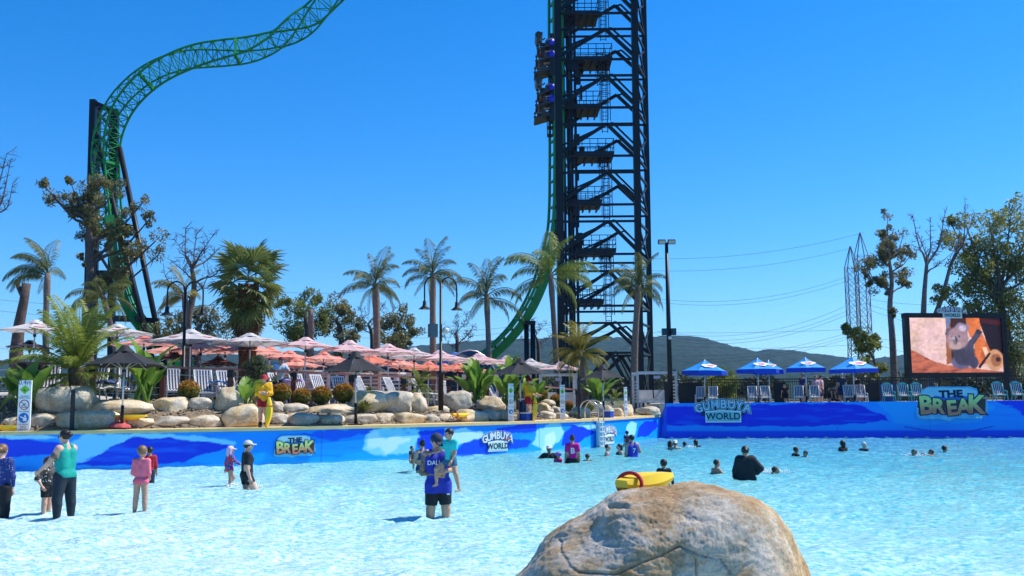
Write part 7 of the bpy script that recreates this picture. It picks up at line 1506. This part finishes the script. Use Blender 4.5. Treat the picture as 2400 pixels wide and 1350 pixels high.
far(2143, 1068, 1055, 1.4, 'child\'s head low in the water at right', R(-40), child=True, skin=2, hair=('short', 'dark')); swimmer(2200, 1066, 'swimmer with arm stretched left towards the child\'s head', R(-80), (.1, -1, .25)); far(2213, 1060, 1044, 1.6, 'dark-haired head farthest right in the water', R(100), skin=2, hair=('short', 'dark'), wear=[('top', BLK, {})])
# -- lifeguards on the kerb
def guard(px, y0, y1, rz, label, pose, lbl2, side):
    P = onN(px, y1, .62); P.z = KERB+.065; H = sz(y1-y0, P); T, i = person(label, P, rz, H, pose, 0, 1., [('top', (.85, .40, .01), {'sleeve': 1.55, 'hem': .49, 'inf': .016}), ('shorts', (.36, .01, .02), {'t': .55, 'inf': .012}), ('shoes', BLK)], ('short', 'brown'), ('bucket', (.45, .015, .02)), h=.02)
    B_ = thing('rescue_board', lbl2, 'rescue board', (P.x+side, P.y-.22, P.z)); tube_board(B_, H*.56, .30, .17, Matrix.Rotation(R(4), 3, 'Y') @ Matrix.Rotation(R(-90), 3, 'Y'), (0, 0, H*.285)); MB().tube([(.0+.1*math.cos(q), .2*math.sin(q), H*.4) for q in [2*math.pi*j/14 for j in range(15)]], .015, 5).build('strap', M_red, B_, True)
guard(617, 882, 1004, R(15), 'lifeguard in yellow shirt, red shorts and red hat with arms folded', dict(aL=((.15, -.25, -1), (-.75, -.6, .12)), aR=((-.15, -.25, -1), (.75, -.6, .05)), glasses=True), 'yellow rescue board standing beside the lifeguard with folded arms', .24)
guard(1239, 889, 990, R(70), 'lifeguard in yellow shirt standing under the third charcoal umbrella', dict(aL=((.12, -.45, -.9), (0, -.85, -.35)), aR=((-.12, -.45, -.9), (.1, -.8, -.45))), 'yellow rescue board held by the lifeguard under the umbrella', .26)
# -- people on the terrace and deck
P = onN(652, 900, 4.1); person('man in pale shirt and dark red cap leaning on the terrace rail', (P.x, P.y, tz(sn(P)[0])), R(35), 1.8, dict(lean=.35, aL=((.2, -.7, -.6), (.0, -.7, -.7)), aR=((-.2, -.5, -.8), (0, -.6, -.8))), 1, 1.05, [('top', (.45, .52, .60), {'sleeve': .8}), ('shorts', NAVY, {})], ('short', 'dark'), ('cap', (.12, .015, .03)), h=.022)
def sitter(px, py, n, rz, label, c, hair='dark', hat=None):
    P = onN(px, py, n); person(label, (P.x, P.y, tz(sn(P)[0])-.28), rz, 1.65, dict(lL=((.1, -1, -.05), (0, -.2, -1)), lR=((-.1, -1, -.05), (0, -.2, -1)), lean=-.25, pelz=.47), 1, 1.05, [('top', c, {'sleeve': .6, 'hem': .44}), ('shorts', NAVY, {})], ('short', hair), hat, h=.035)
sitter(526, 905, 5.4, R(20), 'dark-haired person sitting behind the chairs left of the bushy palm clump', (.05, .06, .1)); sitter(745, 905, 6.2, R(20), 'seated person in pink cap behind the golden shrubs', (.12, .2, .45), 'brown', ('cap', (.75, .12, .25))); sitter(325, 912, 5.2, R(20)+.2, 'person in blue lying back near the first umbrella pole', (.03, .08, .3))
def decker(px, n, rz, H, label, c, hair='dark', pose=None, w2=BLK, hat=None, hk='short'):
    P = onR(px, 930, n); person(label, (P.x, P.y, DECK-.16), rz, H, pose or {}, 1, 1.1, [('top', c, {'sleeve': .6, 'hem': .49}), ('shorts', w2, {'t': .9})], (hk, hair), hat, h=.035)
decker(1884, 3.2, R(-70), 1.72, 'person in navy standing left of the two in pink on the deck', (.02, .03, .12)); decker(1913, 3.4, R(20), 1.62, 'person in pink checked top on the deck', (.5, .3, .36), 'light', None, NAVY); decker(1925, 3.9, R(60), 1.64, 'person in pale pink behind the checked top', (.6, .38, .42), 'brown', None, NAVY, ('cap', (.06, .05, .05)))
decker(1974, 3.0, BACK, 1.74, 'grey-haired person in navy shirt seen from behind on the deck', (.02, .035, .08), 'grey', None, NAVY); decker(2016, 3.0, R(-60), 1.7, 'person in black bending forward right of the grey-haired one', (.015, .015, .02), 'dark', dict(lean=.55))
decker(1944, 2.8, R(40), 1.2, 'child bending down between the deck chairs', (.04, .04, .05), 'dark', dict(lean=.8)); decker(1843, 2.9, R(-30), 1.3, 'low figure with black bags beside the narrow black panel', (.02, .025, .03), 'dark', dict(lean=.7))
# -- riders on the trains
def riders(Tr, which):
    for k in range(3):
        z = -.75-.95*k; q_ = -.12*k
        for j, yy in enumerate((-.75, .25)):
            T, i = person('%s, row %s of the %s train, %s seat' % (['dark-clad rider', 'rider with arms forward', 'rider in grey'][k], ['one', 'two', 'three'][k], which, ['near', 'far'][j]), Tr.location+Vector((-.38+q_, yy, z+.05)), 0, 1.55, dict(lL=((.1, -1, -.15), (0, -.1, -1)), lR=((-.1, -1, -.15), (0, -.1, -1)), aL=((.2, -.8, -.3), (0, -1, .1)), aR=((-.2, -.8, -.3), (0, -1, .1)), pelz=.0), 2, 1., [('top', [(.03, .03, .04), (.10, .02, .02), (.12, .12, .13)][k], {'sleeve': .6, 'hem': -.05}), ('shorts', BLK, {'top': .05})], ('short', 'dark'), h=.045)
            T.rotation_euler = (Matrix(((0, 0, -1), (-1, 0, 0), (0, 1, 0))).transposed().to_euler() if False else Matrix(((0, 0, -1), (1, 0, 0), (0, -1, 0))).to_euler())
riders(TR1, 'upper'); riders(TR2, 'lower')

# -- churned white water round the people who splash
def splash(px, py, wpx, label, seed, n=260):
    P = onZ(px, py, 0); g = np.random.default_rng(seed); w = sz(wpx, P); Vs = []
    c = np.stack([g.normal(0, w*.45, n), g.normal(0, w*.5, n), np.abs(g.normal(0, .035, n))], 1); s = g.uniform(.008, .03, n)[:, None]
    tet = np.array([(1, 1, 1), (-1, -1, 1), (-1, 1, -1), (1, -1, -1)])/1.7; Vv = (c[:, None]+tet[None]*s[:, None]).reshape(-1, 3); F = (np.array([(0, 1, 2), (0, 3, 1), (0, 2, 3), (1, 3, 2)])[None]+np.arange(n)[:, None, None]*4).reshape(-1, 3)
    o = npmesh('splash', Vv, F, mat('white_foam', (.85, .9, .92), .4, var=.02)); o['kind'] = 'stuff'; o.location = P; tag(o, label, 'splash')
splash(592, 1143, 22, 'white splash at the knees of the woman in the visor', 1); splash(543, 1140, 14, 'small splash at the legs of the child in floral', 2, 120); splash(1800, 1106, 46, 'white churned water right of the woman in the swim dress', 3, 420); splash(2145, 1067, 26, 'white splash at the child low in the water', 4, 260); splash(1620, 1048, 14, 'small splash beside the swimmers near the park sign', 5, 120)
# ---------------------------------------------------------------- haze in the air
def haze():
    b = MB(); b.box((0, 0, 99), (5400, 5400, 202)); m = bpy.data.materials.new('haze_air'); m.use_nodes = True; t = m.node_tree
    t.nodes.remove(t.nodes['Principled BSDF']); v = _n(t, 'ShaderNodeVolumePrincipled'); v.inputs['Color'].default_value = (.30, .55, 1.0, 1); v.inputs['Density'].default_value = .00012; v.inputs['Anisotropy'].default_value = .2
    t.links.new(v.outputs[0], t.nodes['Material Output'].inputs['Volume']); b.build('haze', m, kind='stuff')
haze()
